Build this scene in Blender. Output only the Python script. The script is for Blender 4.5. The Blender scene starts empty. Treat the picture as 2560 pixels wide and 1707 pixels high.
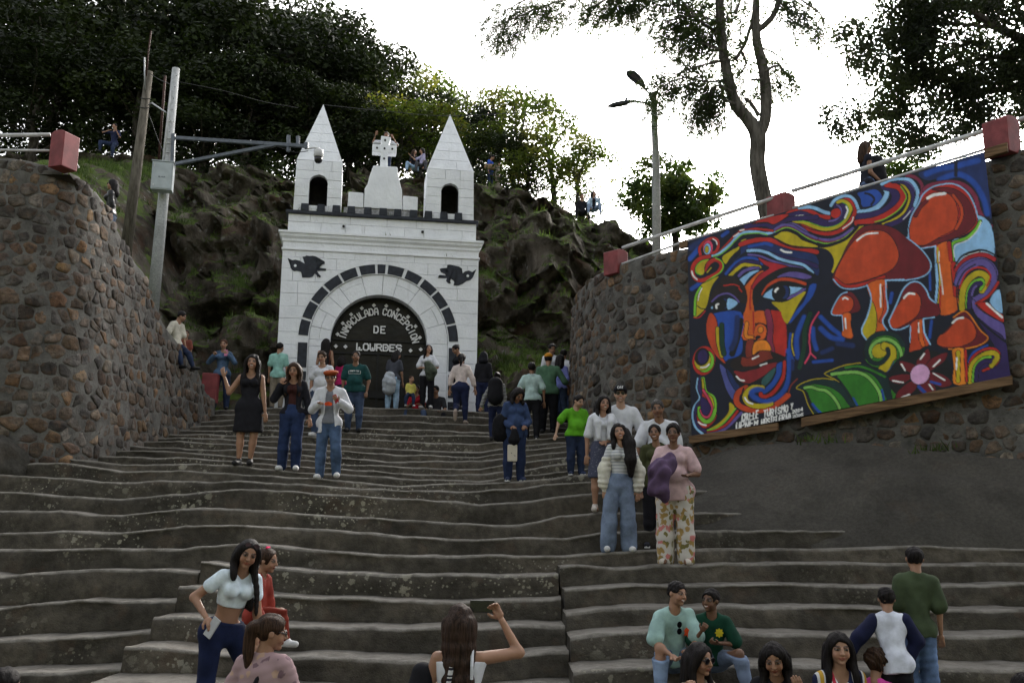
import bpy, bmesh, math, random
import numpy as np
from mathutils import Vector, Matrix, noise as mnoise
from mathutils.bvhtree import BVHTree

scene = bpy.context.scene
COL = scene.collection

# ------------------------------------------------------------------ camera
PITCH, ROLL, FPX = 10.15, 0.6, 2350.0
CAM = np.array([0.0, 0.0, 2.4])
cam_d = bpy.data.cameras.new('camera')
cam_o = bpy.data.objects.new('camera', cam_d)
COL.objects.link(cam_o)
cam_d.sensor_width = 36.0
cam_d.lens = FPX / 2560.0 * 36.0
cam_d.clip_start, cam_d.clip_end = 0.05, 2000.0
cam_o.matrix_world = Matrix.Translation(CAM.tolist()) @ Matrix.Rotation(math.radians(90 + PITCH), 4, 'X') @ Matrix.Rotation(math.radians(ROLL), 4, 'Z')
scene.camera = cam_o
_R = np.array(cam_o.matrix_world.to_3x3())

# ------------------------------------------------------------------ world, sun, exposure
SUN_EL, SUN_AZ = 26.0, 22.0          # sun behind the hill, a little to the right of the view (azimuth from +Y towards +X)
world = bpy.data.worlds.new('World')
scene.world = world
world.use_nodes = True
_nt = world.node_tree
_bg = _nt.nodes['Background']
_sky = _nt.nodes.new('ShaderNodeTexSky')
_sky.sky_type = 'NISHITA'
_sky.sun_disc = False
_sky.sun_elevation = math.radians(SUN_EL)
_sky.sun_rotation = math.radians(SUN_AZ)
_sky.air_density, _sky.dust_density, _sky.ozone_density = 1.0, 6.0, 1.0
_hs = _nt.nodes.new('ShaderNodeHueSaturation')       # overcast: the blue washes out to white
_hs.inputs['Saturation'].default_value = 0.22
_nt.links.new(_sky.outputs[0], _hs.inputs['Color'])
_nt.links.new(_hs.outputs[0], _bg.inputs['Color'])
_bg.inputs['Strength'].default_value = 0.15
sun_d = bpy.data.lights.new('sun', 'SUN')
sun_o = bpy.data.objects.new('sun', sun_d)
COL.objects.link(sun_o)
sun_d.energy, sun_d.angle, sun_d.color = 0.9, math.radians(14), (1.0, 0.93, 0.82)
_sd = Vector((math.sin(math.radians(SUN_AZ)) * math.cos(math.radians(SUN_EL)), math.cos(math.radians(SUN_AZ)) * math.cos(math.radians(SUN_EL)), math.sin(math.radians(SUN_EL))))
sun_o.rotation_euler = _sd.to_track_quat('Z', 'Y').to_euler()
sun_o.location = (20, 60, 40)
scene.view_settings.view_transform = 'Standard'
scene.view_settings.look = 'None'
scene.view_settings.gamma = 1.0
scene.view_settings.exposure = 1.78
scene.cycles.max_bounces = 6
scene.cycles.transparent_max_bounces = 6
scene.cycles.caustics_reflective = scene.cycles.caustics_refractive = False

# ------------------------------------------------------------------ measuring helpers
def ray(x, y):
    return _R @ np.array([(x - 1280.0) / FPX, -(y - 853.5) / FPX, -1.0])
def P(x, y, Y):
    """world point seen at photograph pixel (x, y) that lies Y metres ahead"""
    d = ray(x, y)
    return CAM + d * (Y / d[1])
def PV(x, y, Y): return Vector(P(x, y, Y).tolist())
def proj(p):
    q = _R.T @ (np.asarray(p, float) - CAM)
    return 1280 + FPX * q[0] / -q[2], 853.5 - FPX * q[1] / -q[2]
class Plane:
    """vertical plane through world points a, b (their ground line); uv() reads metres along and height"""
    def __init__(s, a, b):
        s.a = np.array(a, float); u = np.array(b, float) - s.a; u[2] = 0
        s.w = float(np.linalg.norm(u)); s.u = u / s.w; s.n = np.array([s.u[1], -s.u[0], 0.0])
    def uv(s, x, y):
        d = ray(x, y); t = np.dot(s.a - CAM, s.n) / np.dot(d, s.n); p = CAM + d * t
        return float(np.dot(p - s.a, s.u)), float(p[2])
    def at(s, u, z, out=0.0):
        p = s.a + s.u * u + s.n * out; return (float(p[0]), float(p[1]), float(z))

# ------------------------------------------------------------------ building helpers
def newmesh(name, verts, faces, smooth=False):
    me = bpy.data.meshes.new(name)
    verts = np.asarray(verts, np.float32).reshape(-1, 3)
    if isinstance(faces, np.ndarray):
        n, k = faces.shape
        me.vertices.add(len(verts)); me.vertices.foreach_set('co', verts.ravel())
        me.loops.add(n * k); me.loops.foreach_set('vertex_index', faces.astype(np.int32).ravel())
        me.polygons.add(n)
        me.polygons.foreach_set('loop_start', np.arange(0, n * k, k, dtype=np.int32))
        me.update(calc_edges=True)
        me.validate()
    else:
        me.from_pydata(verts.tolist(), [], faces)
    if smooth:
        me.polygons.foreach_set('use_smooth', np.ones(len(me.polygons), bool))
    return me
def setcol(me, cols, name='Col'):
    a = me.color_attributes.new(name, 'FLOAT_COLOR', 'POINT')
    c = np.ones((len(me.vertices), 4), np.float32); c[:, :3] = cols
    a.data.foreach_set('color', c.ravel())
def link(name, me, mat=None, parent=None, loc=None, rot=None):
    o = bpy.data.objects.new(name, me)
    COL.objects.link(o)
    if me is not None and mat is not None:
        for m in (mat if isinstance(mat, (list, tuple)) else [mat]): me.materials.append(m)
    if parent is not None: o.parent = parent
    if loc is not None: o.location = loc
    if rot is not None: o.rotation_euler = rot
    return o
def tag(o, label=None, cat=None, group=None, kind=None):
    if label: o['label'] = label
    if cat: o['category'] = cat
    if group: o['group'] = group
    if kind: o['kind'] = kind
    return o
def empty(name, loc=(0, 0, 0), label=None, cat=None, group=None, rotz=0.0):
    o = bpy.data.objects.new(name, None); COL.objects.link(o)
    o.location = loc; o.rotation_euler = (0, 0, rotz); o.empty_display_size = 0.2
    return tag(o, label, cat, group)
class MB:
    """collects simple shapes into one mesh"""
    def __init__(s): s.v, s.f = [], []
    def add(s, v, f):
        b = len(s.v); s.v += [tuple(map(float, p)) for p in v]; s.f += [tuple(b + i for i in q) for q in f]
    def box(s, a, b):
        x0, y0, z0 = a; x1, y1, z1 = b
        s.add([(x0, y0, z0), (x1, y0, z0), (x1, y1, z0), (x0, y1, z0), (x0, y0, z1), (x1, y0, z1), (x1, y1, z1), (x0, y1, z1)],
              [(0, 3, 2, 1), (4, 5, 6, 7), (0, 1, 5, 4), (1, 2, 6, 5), (2, 3, 7, 6), (3, 0, 4, 7)])
    def tube(s, pts, r, n=8, cap=True):
        pts = [Vector(p) for p in pts]
        rs = r if isinstance(r, (list, tuple)) else [r] * len(pts)
        ref = None; up = Vector((0, 0, 1)); v = []
        for i, p in enumerate(pts):
            t = (pts[min(i + 1, len(pts) - 1)] - pts[max(i - 1, 0)]).normalized()
            a = (ref - t * ref.dot(t)) if ref is not None else (up.cross(t) if abs(t.z) < .95 else Vector((1, 0, 0)).cross(t))
            if a.length < 1e-4: a = Vector((1, 0, 0)).cross(t)
            a.normalize(); ref = a; b = t.cross(a)
            v += [p + (a * math.cos(2 * math.pi * k / n) + b * math.sin(2 * math.pi * k / n)) * rs[i] for k in range(n)]
        f = []
        for i in range(len(pts) - 1):
            for k in range(n):
                f.append((i * n + k, i * n + (k + 1) % n, (i + 1) * n + (k + 1) % n, (i + 1) * n + k))
        if cap:
            f.append(tuple(reversed(range(n)))); f.append(tuple(range((len(pts) - 1) * n, len(pts) * n)))
        s.add(v, f)
    def prism(s, poly, y0, y1, fn=None):
        """polygon in (x, z) extruded from y0 (front) to y1"""
        n = len(poly); v = [(p[0], y0, p[1]) for p in poly] + [(p[0], y1, p[1]) for p in poly]
        ar = sum(poly[i][0] * poly[(i + 1) % n][1] - poly[(i + 1) % n][0] * poly[i][1] for i in range(n))
        f = [tuple(range(n)), tuple(reversed(range(n, 2 * n)))] + [((i + 1) % n, i, n + i, n + (i + 1) % n) for i in range(n)]
        if ar < 0: f = [tuple(reversed(q)) for q in f]
        s.add([fn(p) for p in v] if fn else v, f)
    def mesh(s, name, smooth=False): return newmesh(name, s.v, s.f, smooth)
    def build(s, name, mat, parent=None, smooth=False, bevel=0.0, loc=None, rot=None):
        o = link(name, s.mesh(name, smooth), mat, parent, loc, rot)
        if bevel:
            m = o.modifiers.new('bevel', 'BEVEL'); m.width = bevel; m.segments = 2; m.limit_method = 'ANGLE'
        return o
def lathe(prof, n=16):
    mb = MB(); v = []; f = []
    for (r, z) in prof: v += [(r * math.cos(2 * math.pi * k / n), r * math.sin(2 * math.pi * k / n), z) for k in range(n)]
    for i in range(len(prof) - 1):
        for k in range(n): f.append((i * n + k, i * n + (k + 1) % n, (i + 1) * n + (k + 1) % n, (i + 1) * n + k))
    f.append(tuple(reversed(range(n)))); f.append(tuple(range((len(prof) - 1) * n, len(prof) * n)))
    mb.add(v, f); return mb
def fbm(p, oct=4, lac=2.0, gain=0.5):
    s, a = 0.0, 1.0; v = Vector(p)
    for _ in range(oct):
        s += a * mnoise.noise(v); v = v * lac; a *= gain
    return s
_rs = np.random.RandomState(5)
_PERM = _rs.permutation(256); _GR = _rs.normal(size=(256, 3)); _GR /= np.linalg.norm(_GR, axis=1)[:, None]
def nnoise(p):
    """vectorised gradient noise, p (n,3) -> (n)"""
    p = np.asarray(p, float); i = np.floor(p).astype(int); f = p - i; u = f * f * f * (f * (f * 6 - 15) + 10)
    out = np.zeros(len(p))
    for dx in (0, 1):
        for dy in (0, 1):
            for dz in (0, 1):
                h = _PERM[(_PERM[(_PERM[(i[:, 0] + dx) & 255] + i[:, 1] + dy) & 255] + i[:, 2] + dz) & 255]
                g = _GR[h]; d = f - np.array([dx, dy, dz])
                w = (u[:, 0] if dx else 1 - u[:, 0]) * (u[:, 1] if dy else 1 - u[:, 1]) * (u[:, 2] if dz else 1 - u[:, 2])
                out += w * (g * d).sum(1)
    return out * 1.5
def nfbm(p, oct=4, lac=2.03, gain=0.5):
    p = np.asarray(p, float); s = 0; a = 1.0
    for _ in range(oct):
        s = s + a * nnoise(p); p = p * lac + 7.3; a *= gain
    return s
def catmull(pts, closed=False, n=6):
    pts = [np.array(p, float) for p in pts]; N = len(pts); out = []
    rng = range(N if closed else N - 1)
    for i in rng:
        p1, p2 = pts[i], pts[(i + 1) % N]
        p0 = pts[(i - 1) % N] if closed or i > 0 else p1
        p3 = pts[(i + 2) % N] if closed or i + 2 < N else p2
        for k in range(n):
            t = k / n
            out.append(0.5 * (2 * p1 + (p2 - p0) * t + (2 * p0 - 5 * p1 + 4 * p2 - p3) * t * t + (3 * p1 - p0 - 3 * p2 + p3) * t ** 3))
    if not closed: out.append(pts[-1])
    return np.array(out)

# ------------------------------------------------------------------ materials
def s2l(c):
    return tuple((x / 12.92 if x <= 0.04045 else ((x + 0.055) / 1.055) ** 2.4) for x in c)
def h2l(h):
    return s2l(tuple(int(h[i:i + 2], 16) / 255 for i in (0, 2, 4)))
class NT:
    def __init__(s, name):
        s.m = bpy.data.materials.new(name); s.m.use_nodes = True; s.t = s.m.node_tree; s.b = s.t.nodes['Principled BSDF']
        s.tc = None
    def n(s, typ, **kw):
        q = s.t.nodes.new(typ)
        for k, v in kw.items(): setattr(q, k, v)
        return q
    def l(s, a, b): s.t.links.new(a, b)
    def coord(s, kind='Object', scale=None):
        if s.tc is None: s.tc = s.n('ShaderNodeTexCoord')
        o = s.tc.outputs[kind]
        if scale is not None:
            mp = s.n('ShaderNodeMapping'); mp.inputs['Scale'].default_value = scale if isinstance(scale, tuple) else (scale,) * 3
            s.l(o, mp.inputs[0]); o = mp.outputs[0]
        return o
    def noise(s, scale, detail=4, rough=0.55, co=None, dist=0.0):
        q = s.n('ShaderNodeTexNoise'); q.inputs['Scale'].default_value = scale; q.inputs['Detail'].default_value = detail
        q.inputs['Roughness'].default_value = rough; q.inputs['Distortion'].default_value = dist
        s.l(co if co is not None else s.coord(), q.inputs['Vector'])
        m = s.n('ShaderNodeMath', operation='MULTIPLY_ADD', use_clamp=True); m.inputs[1].default_value = 1.75; m.inputs[2].default_value = -0.375; s.l(q.outputs['Fac'], m.inputs[0]); return m.outputs[0]
    def ramp(s, fac, stops, interp='LINEAR'):
        q = s.n('ShaderNodeValToRGB'); r = q.color_ramp; r.interpolation = interp
        while len(r.elements) < len(stops): r.elements.new(0.5)
        for e, (p, c) in zip(r.elements, stops):
            e.position = p; e.color = (*c, 1) if not isinstance(c, (int, float)) else (c, c, c, 1)
        s.l(fac, q.inputs[0]); return q.outputs[0]
    def mix(s, fac, a, b, mode='MIX'):
        q = s.n('ShaderNodeMix', data_type='RGBA', blend_type=mode)
        for i, v in ((0, fac), (6, a), (7, b)):
            if isinstance(v, (int, float)): q.inputs[i].default_value = v
            elif isinstance(v, tuple): q.inputs[i].default_value = (*v, 1)
            else: s.l(v, q.inputs[i])
        return q.outputs[2]
    def math(s, op, a, b=None):
        q = s.n('ShaderNodeMath', operation=op)
        for i, v in ((0, a), (1, b)):
            if v is None: continue
            if isinstance(v, (int, float)): q.inputs[i].default_value = v
            else: s.l(v, q.inputs[i])
        return q.outputs[0]
    def attr(s, name='Col'):
        q = s.n('ShaderNodeAttribute'); q.attribute_name = name; return q.outputs['Color']
    def set(s, color=None, rough=None, spec=None, metal=None):
        for k, v in (('Base Color', color), ('Roughness', rough), ('Specular IOR Level', spec), ('Metallic', metal)):
            if v is None: continue
            if isinstance(v, tuple): s.b.inputs[k].default_value = (*v, 1)
            elif isinstance(v, (int, float)): s.b.inputs[k].default_value = v
            else: s.l(v, s.b.inputs[k])
        return s
    def bump(s, h, strength=0.3, dist=0.02):
        q = s.n('ShaderNodeBump'); q.inputs['Strength'].default_value = strength; q.inputs['Distance'].default_value = dist
        s.l(h, q.inputs['Height']); s.l(q.outputs[0], s.b.inputs['Normal']); return s
def mul(c, k): return tuple(min(1.0, x * k) for x in c)
_mc = {}
def plain(name, col, rough=0.75, var=0.2, scale=6.0, bump=0.15, bscale=60.0, bdist=0.005, spec=0.3, metal=0.0, attr=False):
    """one colour with mottling and fine relief"""
    key = (name,)
    if key in _mc: return _mc[key]
    t = NT(name)
    if attr:
        base = t.attr(); c = t.mix(1.0, base, t.ramp(t.noise(scale), [(0.3, 1 - var), (0.7, 1 + 0 * var)]), 'MULTIPLY')
    else:
        c = t.ramp(t.noise(scale), [(0.3, mul(col, 1 - var)), (0.72, mul(col, 1 + var * 0.6))])
    t.set(c, rough, spec, metal)
    if bump: t.bump(t.noise(bscale, 3), bump, bdist)
    _mc[key] = t.m
    return t.m

# ================================================================== SETTING
# ---- materials of the setting
def mat_steps():
    t = NT('worn_stone_steps'); co = t.coord('Object')
    n1 = t.noise(1.1, 6, 0.6, co); n2 = t.noise(9, 5, 0.65, co)
    base = t.ramp(n1, [(0.28, (0.041, 0.0365, 0.029)), (0.5, (0.062, 0.055, 0.044)), (0.72, (0.09, 0.078, 0.061))])
    base = t.mix(0.55, base, t.ramp(n2, [(0.3, 0.45), (0.7, 1.25)]), 'MULTIPLY')
    rust = t.ramp(t.noise(2.3, 4, 0.6, co, 0.4), [(0.62, 0.0), (0.75, 1.0)])
    base = t.mix(t.math('MULTIPLY', rust, 0.22), base, (0.10, 0.062, 0.04))
    wear = t.n('ShaderNodeSeparateColor'); t.l(t.attr(), wear.inputs[0])
    wn = t.math('MULTIPLY', wear.outputs[0], t.ramp(t.noise(3.5, 5, 0.6, co), [(0.25, 0.45), (0.6, 1.0)]))
    base = t.mix(wn, base, t.mix(t.noise(14, 4, 0.6, co), (0.135, 0.125, 0.108), (0.205, 0.192, 0.17)))
    # lichen: round pale crusts gathered in patches
    mask = t.ramp(t.noise(0.6, 3, 0.55, co), [(0.5, 0.0), (0.72, 1.0)])
    mask = t.math('MULTIPLY', mask, wear.outputs[1])
    lich = None
    for sc, r0 in ((3.6, 0.15), (7.0, 0.2), (19.0, 0.22)):
        v = t.n('ShaderNodeTexVoronoi'); v.inputs['Scale'].default_value = sc
        dn = t.mix(0.08, co, t.n('ShaderNodeTexNoise').outputs['Color'], 'ADD'); t.l(dn, v.inputs['Vector'])
        d = t.math('ADD', v.outputs['Distance'], t.math('MULTIPLY', t.noise(30, 3, 0.6, co), 0.22))
        rnd = t.n('ShaderNodeSeparateColor'); t.l(v.outputs['Color'], rnd.inputs[0])
        d = t.math('SUBTRACT', d, t.math('MULTIPLY', rnd.outputs[0], 0.16))
        k = t.ramp(d, [(r0, 1.0), (r0 + 0.05, 0.0)])
        lich = k if lich is None else t.math('MAXIMUM', lich, k)
    lich = t.math('MULTIPLY', lich, mask)
    base = t.mix(t.math('MULTIPLY', lich, 0.8), base, t.mix(t.noise(4, 2, 0.5, co), (0.22, 0.215, 0.185), (0.31, 0.29, 0.215)))
    t.set(base, 0.9, 0.2)
    h = t.math('ADD', t.math('MULTIPLY', n2, 1.0), t.math('MULTIPLY', t.noise(55, 4, 0.6, co), 0.4))
    t.bump(h, 0.6, 0.02)
    return t.m
def mat_stone():
    t = NT('field_stone'); co = t.coord('Object')
    v = t.mix(1.0, t.attr(), t.ramp(t.noise(7, 6, 0.65, co, 0.3), [(0.25, 0.45), (0.5, 0.95), (0.75, 1.45)]), 'MULTIPLY')
    v = t.mix(t.math('MULTIPLY', t.ramp(t.noise(2.6, 4, 0.6, co), [(0.55, 0.0), (0.7, 1.0)]), 0.35), v, (0.16, 0.155, 0.14))
    v = t.mix(t.math('MULTIPLY', t.ramp(t.noise(4.5, 4, 0.6, co, 0.5), [(0.5, 0.0), (0.75, 1.0)]), 0.45), v, (0.10, 0.052, 0.024))
    v = t.mix(t.math('MULTIPLY', t.ramp(t.noise(17, 3, 0.6, co), [(0.62, 0.0), (0.7, 1.0)]), 0.5), v, (0.035, 0.033, 0.03))
    t.set(v, 0.85, 0.25)
    t.bump(t.math('ADD', t.noise(16, 6, 0.7, co), t.math('MULTIPLY', t.noise(60, 3, 0.6, co), 0.4)), 0.7, 0.025)
    return t.m
def mat_mortar():
    t = NT('mortar'); co = t.coord('Object')
    c = t.ramp(t.noise(3.0, 6, 0.65, co), [(0.2, (0.06, 0.058, 0.053)), (0.5, (0.108, 0.104, 0.095)), (0.8, (0.155, 0.15, 0.138))])
    t.set(c, 0.95, 0.15); t.bump(t.noise(28, 5, 0.7, co), 0.7, 0.02); return t.m
def mat_concrete(name, a, b, streak=True):
    t = NT(name); co = t.coord('Object')
    c = t.ramp(t.noise(0.8, 6, 0.62, co, 0.3), [(0.3, a), (0.7, b)])
    if streak:
        sm = t.coord('Object', (1.6, 1.6, 0.22))
        c = t.mix(t.math('MULTIPLY', t.ramp(t.noise(1.0, 5, 0.65, sm), [(0.5, 0.0), (0.72, 1.0)]), 0.45), c, mul(a, 0.5))
        c = t.mix(t.math('MULTIPLY', t.ramp(t.noise(1.7, 4, 0.6, co), [(0.7, 0.0), (0.85, 1.0)]), 0.3), c, (0.065, 0.05, 0.036))
    c = t.mix(0.5, c, t.ramp(t.noise(24, 5, 0.7, co), [(0.3, 0.6), (0.7, 1.25)]), 'MULTIPLY')
    t.set(c, 0.92, 0.2); t.bump(t.math('ADD', t.noise(9, 5, 0.6, co), t.math('MULTIPLY', t.noise(60, 4, 0.7, co), 0.5)), 0.5, 0.02); return t.m
def mat_hill():
    t = NT('rock_and_grass'); co = t.coord('Object')
    sm = t.coord('Object', (1, 1, 0.45))
    rock = t.ramp(t.noise(0.9, 7, 0.66, sm, 0.6), [(0.25, (0.03, 0.026, 0.02)), (0.45, (0.075, 0.064, 0.05)), (0.6, (0.12, 0.102, 0.08)), (0.8, (0.19, 0.172, 0.14))])
    rust = t.ramp(t.noise(0.7, 4, 0.6, co), [(0.56, 0.0), (0.7, 1.0)])
    rock = t.mix(t.math('MULTIPLY', rust, 0.45), rock, (0.1, 0.05, 0.028))
    v = t.n('ShaderNodeTexVoronoi'); v.inputs['Scale'].default_value = 3.2; t.l(co, v.inputs['Vector'])
    li = t.math('MULTIPLY', t.ramp(t.math('ADD', v.outputs['Distance'], t.math('MULTIPLY', t.noise(9, 4, 0.7, co), 0.5)), [(0.42, 1.0), (0.52, 0.0)]),
                t.ramp(t.noise(0.5, 3, 0.5, co), [(0.48, 0.0), (0.6, 1.0)]))
    rock = t.mix(t.math('MULTIPLY', li, 0.75), rock, (0.24, 0.235, 0.215))
    geo = t.n('ShaderNodeNewGeometry'); sp = t.n('ShaderNodeSeparateXYZ'); t.l(geo.outputs['True Normal'], sp.inputs[0])
    g = t.math('ADD', sp.outputs[2], t.math('MULTIPLY', t.math('SUBTRACT', t.noise(1.3, 5, 0.65, co), 0.5), 0.7))
    gm = t.ramp(g, [(0.52, 0.0), (0.7, 1.0)])
    grass = t.ramp(t.noise(2.2, 5, 0.65, co), [(0.2, (0.04, 0.058, 0.014)), (0.5, (0.085, 0.128, 0.026)), (0.8, (0.12, 0.16, 0.042))])
    t.set(t.mix(gm, rock, grass), 0.95, 0.15)
    t.bump(t.math('ADD', t.noise(3.5, 8, 0.72, co, 0.4), t.math('MULTIPLY', t.noise(16, 5, 0.7, co), 0.35)), 1.0, 0.12)
    return t.m
M_STEP = mat_steps(); M_STONE = mat_stone(); M_MORTAR = mat_mortar(); M_HILL = mat_hill()
M_CONC = mat_concrete('old_render_coat', (0.044, 0.041, 0.035), (0.066, 0.061, 0.052))
M_GROUND = mat_concrete('ground_paving', (0.09, 0.085, 0.075), (0.14, 0.13, 0.115), False)

# ---- ground: one sheet to the horizon (it opens onto the foot of the stairs)
gm = MB()
gm.add([(-900, -900, 0), (900, -900, 0), (900, 900, 0), (-900, 900, 0)], [(0, 1, 2, 3)])
tag(gm.build('ground', M_GROUND), kind='structure')

# ---- the staircase: every step is a stone course of its own, nose lines read off the photograph
RUN = 0.656
def stepY(i): return 22.6 - RUN * i
XT = [-100, 0, 150, 300, 450, 600, 800, 1000, 1200, 1300, 1400, 1500, 1700, 2000, 2300, 2700]
def fill(vals):
    k = [(x, v) for x, v in zip(XT, vals) if v is not None]
    return np.array([a for a, _ in k], float), np.array([b for _, b in k], float)
_ = None
EDGES = [
    [_, _, _, _, 1033, 1025, 1020, 1022, 1032, 1036, 1034, _, _, _, _, _],
    [_, _, _, _, 1046, 1037, 1037, 1041, 1048, 1050, 1046, _, _, _, _, _],
    [_, _, _, _, 1058, 1049, 1052, 1056, 1063, 1064, 1058, _, _, _, _, _],
    [_, _, _, _, 1070, 1063, 1069, 1077, 1082, 1080, 1072, _, _, _, _, _],
    [_, _, _, 1080, 1079, 1076, 1082, 1089, 1092, 1091, 1085, _, _, _, _, _],
    [_, _, _, 1090, 1088, 1089, 1096, 1106, 1112, 1104, 1096, _, _, _, _, _],
    [_, _, _, 1100, 1096, 1102, 1113, 1126, 1134, 1117, 1108, _, _, _, _, _],
    [_, _, _, 1108, 1106, 1116, 1128, 1141, 1145, 1131, 1121, 1112, _, _, _, _],
    [_, _, 1120, 1117, 1122, 1130, 1144, 1157, 1153, 1143, 1133, 1124, _, _, _, _],
    [_, _, 1132, 1128, 1133, 1144, 1158, 1172, 1176, 1160, 1146, 1138, _, _, _, _],
    [_, _, 1143, 1146, 1148, 1157, 1172, 1187, 1190, 1176, 1165, 1152, _, _, _, _],
    [_, 1155, 1150, 1164, 1163, 1171, 1186, 1200, 1204, 1192, 1182, 1170, _, _, _, _],
    [1160, 1166, 1158, 1181, 1180, 1187, 1202, 1217, 1212, 1206, 1195, 1187, _, _, _, _],
    [1185, 1191, 1200, 1208, 1204, 1205, 1217, 1229, 1228, 1222, 1214, 1206, _, _, _, _],
    [1230, 1234, 1243, 1251, 1240, 1226, 1238, 1249, 1262, 1256, 1246, 1232, 1230, _, _, _],
    [1278, 1281, 1280, 1293, 1277, 1276, 1291, 1303, 1312, 1318, 1296, 1286, 1284, _, _, _],
    [1335, 1337, 1336, 1338, 1322, 1316, 1330, 1346, 1352, 1346, 1350, 1338, 1331, 1330, _, _],
    [1381, 1380, 1377, 1376, 1374, 1362, 1379, 1394, 1397, 1397, 1394, 1388, 1380, 1376, 1372, _],
]
CEN = [[(500, 1404), (560, 1414), (700, 1428), (850, 1438), (1000, 1443), (1150, 1440), (1300, 1447), (1400, 1440)],
       [(480, 1470), (560, 1483), (700, 1494), (850, 1503), (1000, 1508), (1200, 1509), (1420, 1502)],
       [(450, 1545), (560, 1560), (700, 1568), (1000, 1577), (1200, 1574), (1300, 1569), (1430, 1566)],
       [(420, 1622), (560, 1640), (700, 1653), (1000, 1659), (1200, 1654), (1300, 1646), (1450, 1636)],
       [(400, 1712), (560, 1728), (1000, 1748), (1450, 1728)]]
LEF = [[(-100, 1440), (0, 1446), (150, 1432), (300, 1427), (420, 1430), (520, 1440)],
       [(-100, 1528), (0, 1524), (150, 1511), (300, 1508), (440, 1505), (500, 1512)],
       [(-100, 1616), (0, 1610), (150, 1602), (300, 1594), (440, 1587)],
       [(-100, 1702), (0, 1694), (150, 1686), (300, 1679), (420, 1674)],
       [(-100, 1795), (0, 1788), (400, 1765)]]
RIG = [[(1380, 1424), (1440, 1417), (1600, 1421), (1800, 1417), (2000, 1414), (2300, 1412), (2700, 1414)],
       [(1380, 1480), (1500, 1472), (1700, 1466), (2000, 1466), (2200, 1470), (2400, 1468), (2700, 1470)],
       [(1390, 1540), (1500, 1527), (1700, 1522), (2000, 1524), (2300, 1530), (2700, 1532)],
       [(1400, 1612), (1440, 1600), (1600, 1590), (1800, 1590), (2000, 1591), (2300, 1596), (2700, 1600)],
       [(1420, 1690), (1460, 1682), (1600, 1672), (1900, 1672), (2200, 1675), (2700, 1682)]]
SEAM_L, SEAM_R = -3.45, 0.56
def nose(pts, i):
    """traced nose line of step i -> world X, Z samples"""
    w = np.array([P(x, y, stepY(i)) for x, y in pts]); return w[:, 0], w[:, 2]
steps_root = empty('stairs'); tag(steps_root, kind='structure')
BV, BF = [], []
def build_step(i, X, Z, Zbelow, key, y_back=None, wob=1.0, capn='step'):
    """course i along world X, nose height Z; Zbelow: nose height of the course below"""
    n = len(X); Y0 = stepY(i)
    q = np.stack([X * 0.9, np.full(n, i * 3.7 + key * 11.0), np.zeros(n)], 1)
    zn = Z + wob * (0.026 * nnoise(q * 0.9) + 0.018 * nnoise(q * 2.3 + 5) + 0.007 * nnoise(q * 7 + 2))
    yn = Y0 + 0.09 * nnoise(q * 0.6 + 9) + 0.035 * nnoise(q * 2.1 + 3) + 0.012 * nnoise(q * 6 + 1)
    ris = np.maximum(0.05, zn - Zbelow)
    prof = [(RUN + 0.1, 0.058, 0.35, 0), (0.5, 0.048, 0.55, 0), (0.3, 0.043, 0.75, 0), (0.16, 0.038, 0.9, 0.2), (0.085, 0.034, 1.0, 0.5), (0.035, 0.027, 1.0, 0.8), (0.012, 0.017, 1.0, 1),
            (0.003, 0.006, 0.85, 1), (-0.001, -0.006, 0.05, 1), (-0.012, None, 0.0, 1), (-0.022, None, 0.0, 1), (-0.036, None, 0.0, 0.7), (-0.05, None, 0.0, 0.4)]
    fr = {9: 0.35, 10: 0.62, 11: 0.88, 12: 1.4}
    V, W = [], []
    sl_ = float(np.clip(1 - (i - 5) / 7.0, -1.0, 1.0)); sl_ = sl_ * 0.9 if sl_ < 0 else sl_
    for k, (dy, dz, we, li) in enumerate(prof):
        if k < 5: dz = 0.026 + (dz - 0.026) * sl_
        y = yn + (dy if not (k == 0 and y_back is not None) else 0.0)
        if k == 0 and y_back is not None: y = np.full(n, y_back)
        z = zn + dz if dz is not None else zn - fr[k] * ris
        r = np.stack([X, y, z], 1)
        if 2 < k < 12:
            g = nnoise(r * np.array([6, 11, 11]) + i) * 0.016 + nnoise(r * np.array([14, 22, 22]) + i) * 0.008 + nnoise(r * np.array([1.6, 3, 3]) + i) * 0.03 * (k > 7)
            y = y + g
        if 0 <= k < 7: z = z + 0.008 * nnoise(np.stack([X * 3, y * 3, np.full(n, i * 1.0)], 1)) * (k > 0)
        V.append(np.stack([X, y, z], 1)); W.append(np.stack([np.full(n, we), li * np.interp(X, [-3, 0.5, 2], [1, .75, .3]), np.zeros(n)], 1))
    K = len(prof)
    V.append(np.stack([X, V[0][:, 1], zn - 1.6 * ris - 0.05], 1)); W.append(np.zeros((n, 3)))
    Vv = np.stack(V, 1).reshape(-1, 3); Ww = np.stack(W, 1).reshape(-1, 3); K += 1
    a = np.arange(n - 1)[:, None] * K + np.arange(K)[None, :]
    b = np.arange(n - 1)[:, None] * K + (np.arange(K)[None, :] + 1) % K
    F_ = np.stack([a, b, b + K, a + K], 2).reshape(-1, 4)
    faces = F_.tolist() + [list(range(K)), list(reversed(range((n - 1) * K, n * K)))]
    me = newmesh(capn, Vv, faces, True); setcol(me, Ww)
    link(capn, me, M_STEP, steps_root)
    BF.extend([[q + len(BV) for q in f] for f in F_.tolist()]); BV.extend(Vv.tolist())
noses = []
Xg = np.arange(-13.0, 12.0, 0.05)
for i, ev in enumerate(EDGES):
    x, y = fill(ev); xs, zs = nose(list(zip(x, y)), i); noses.append((xs, zs))
for i, c in enumerate(CEN): noses.append(nose(c, 18 + i))
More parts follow.
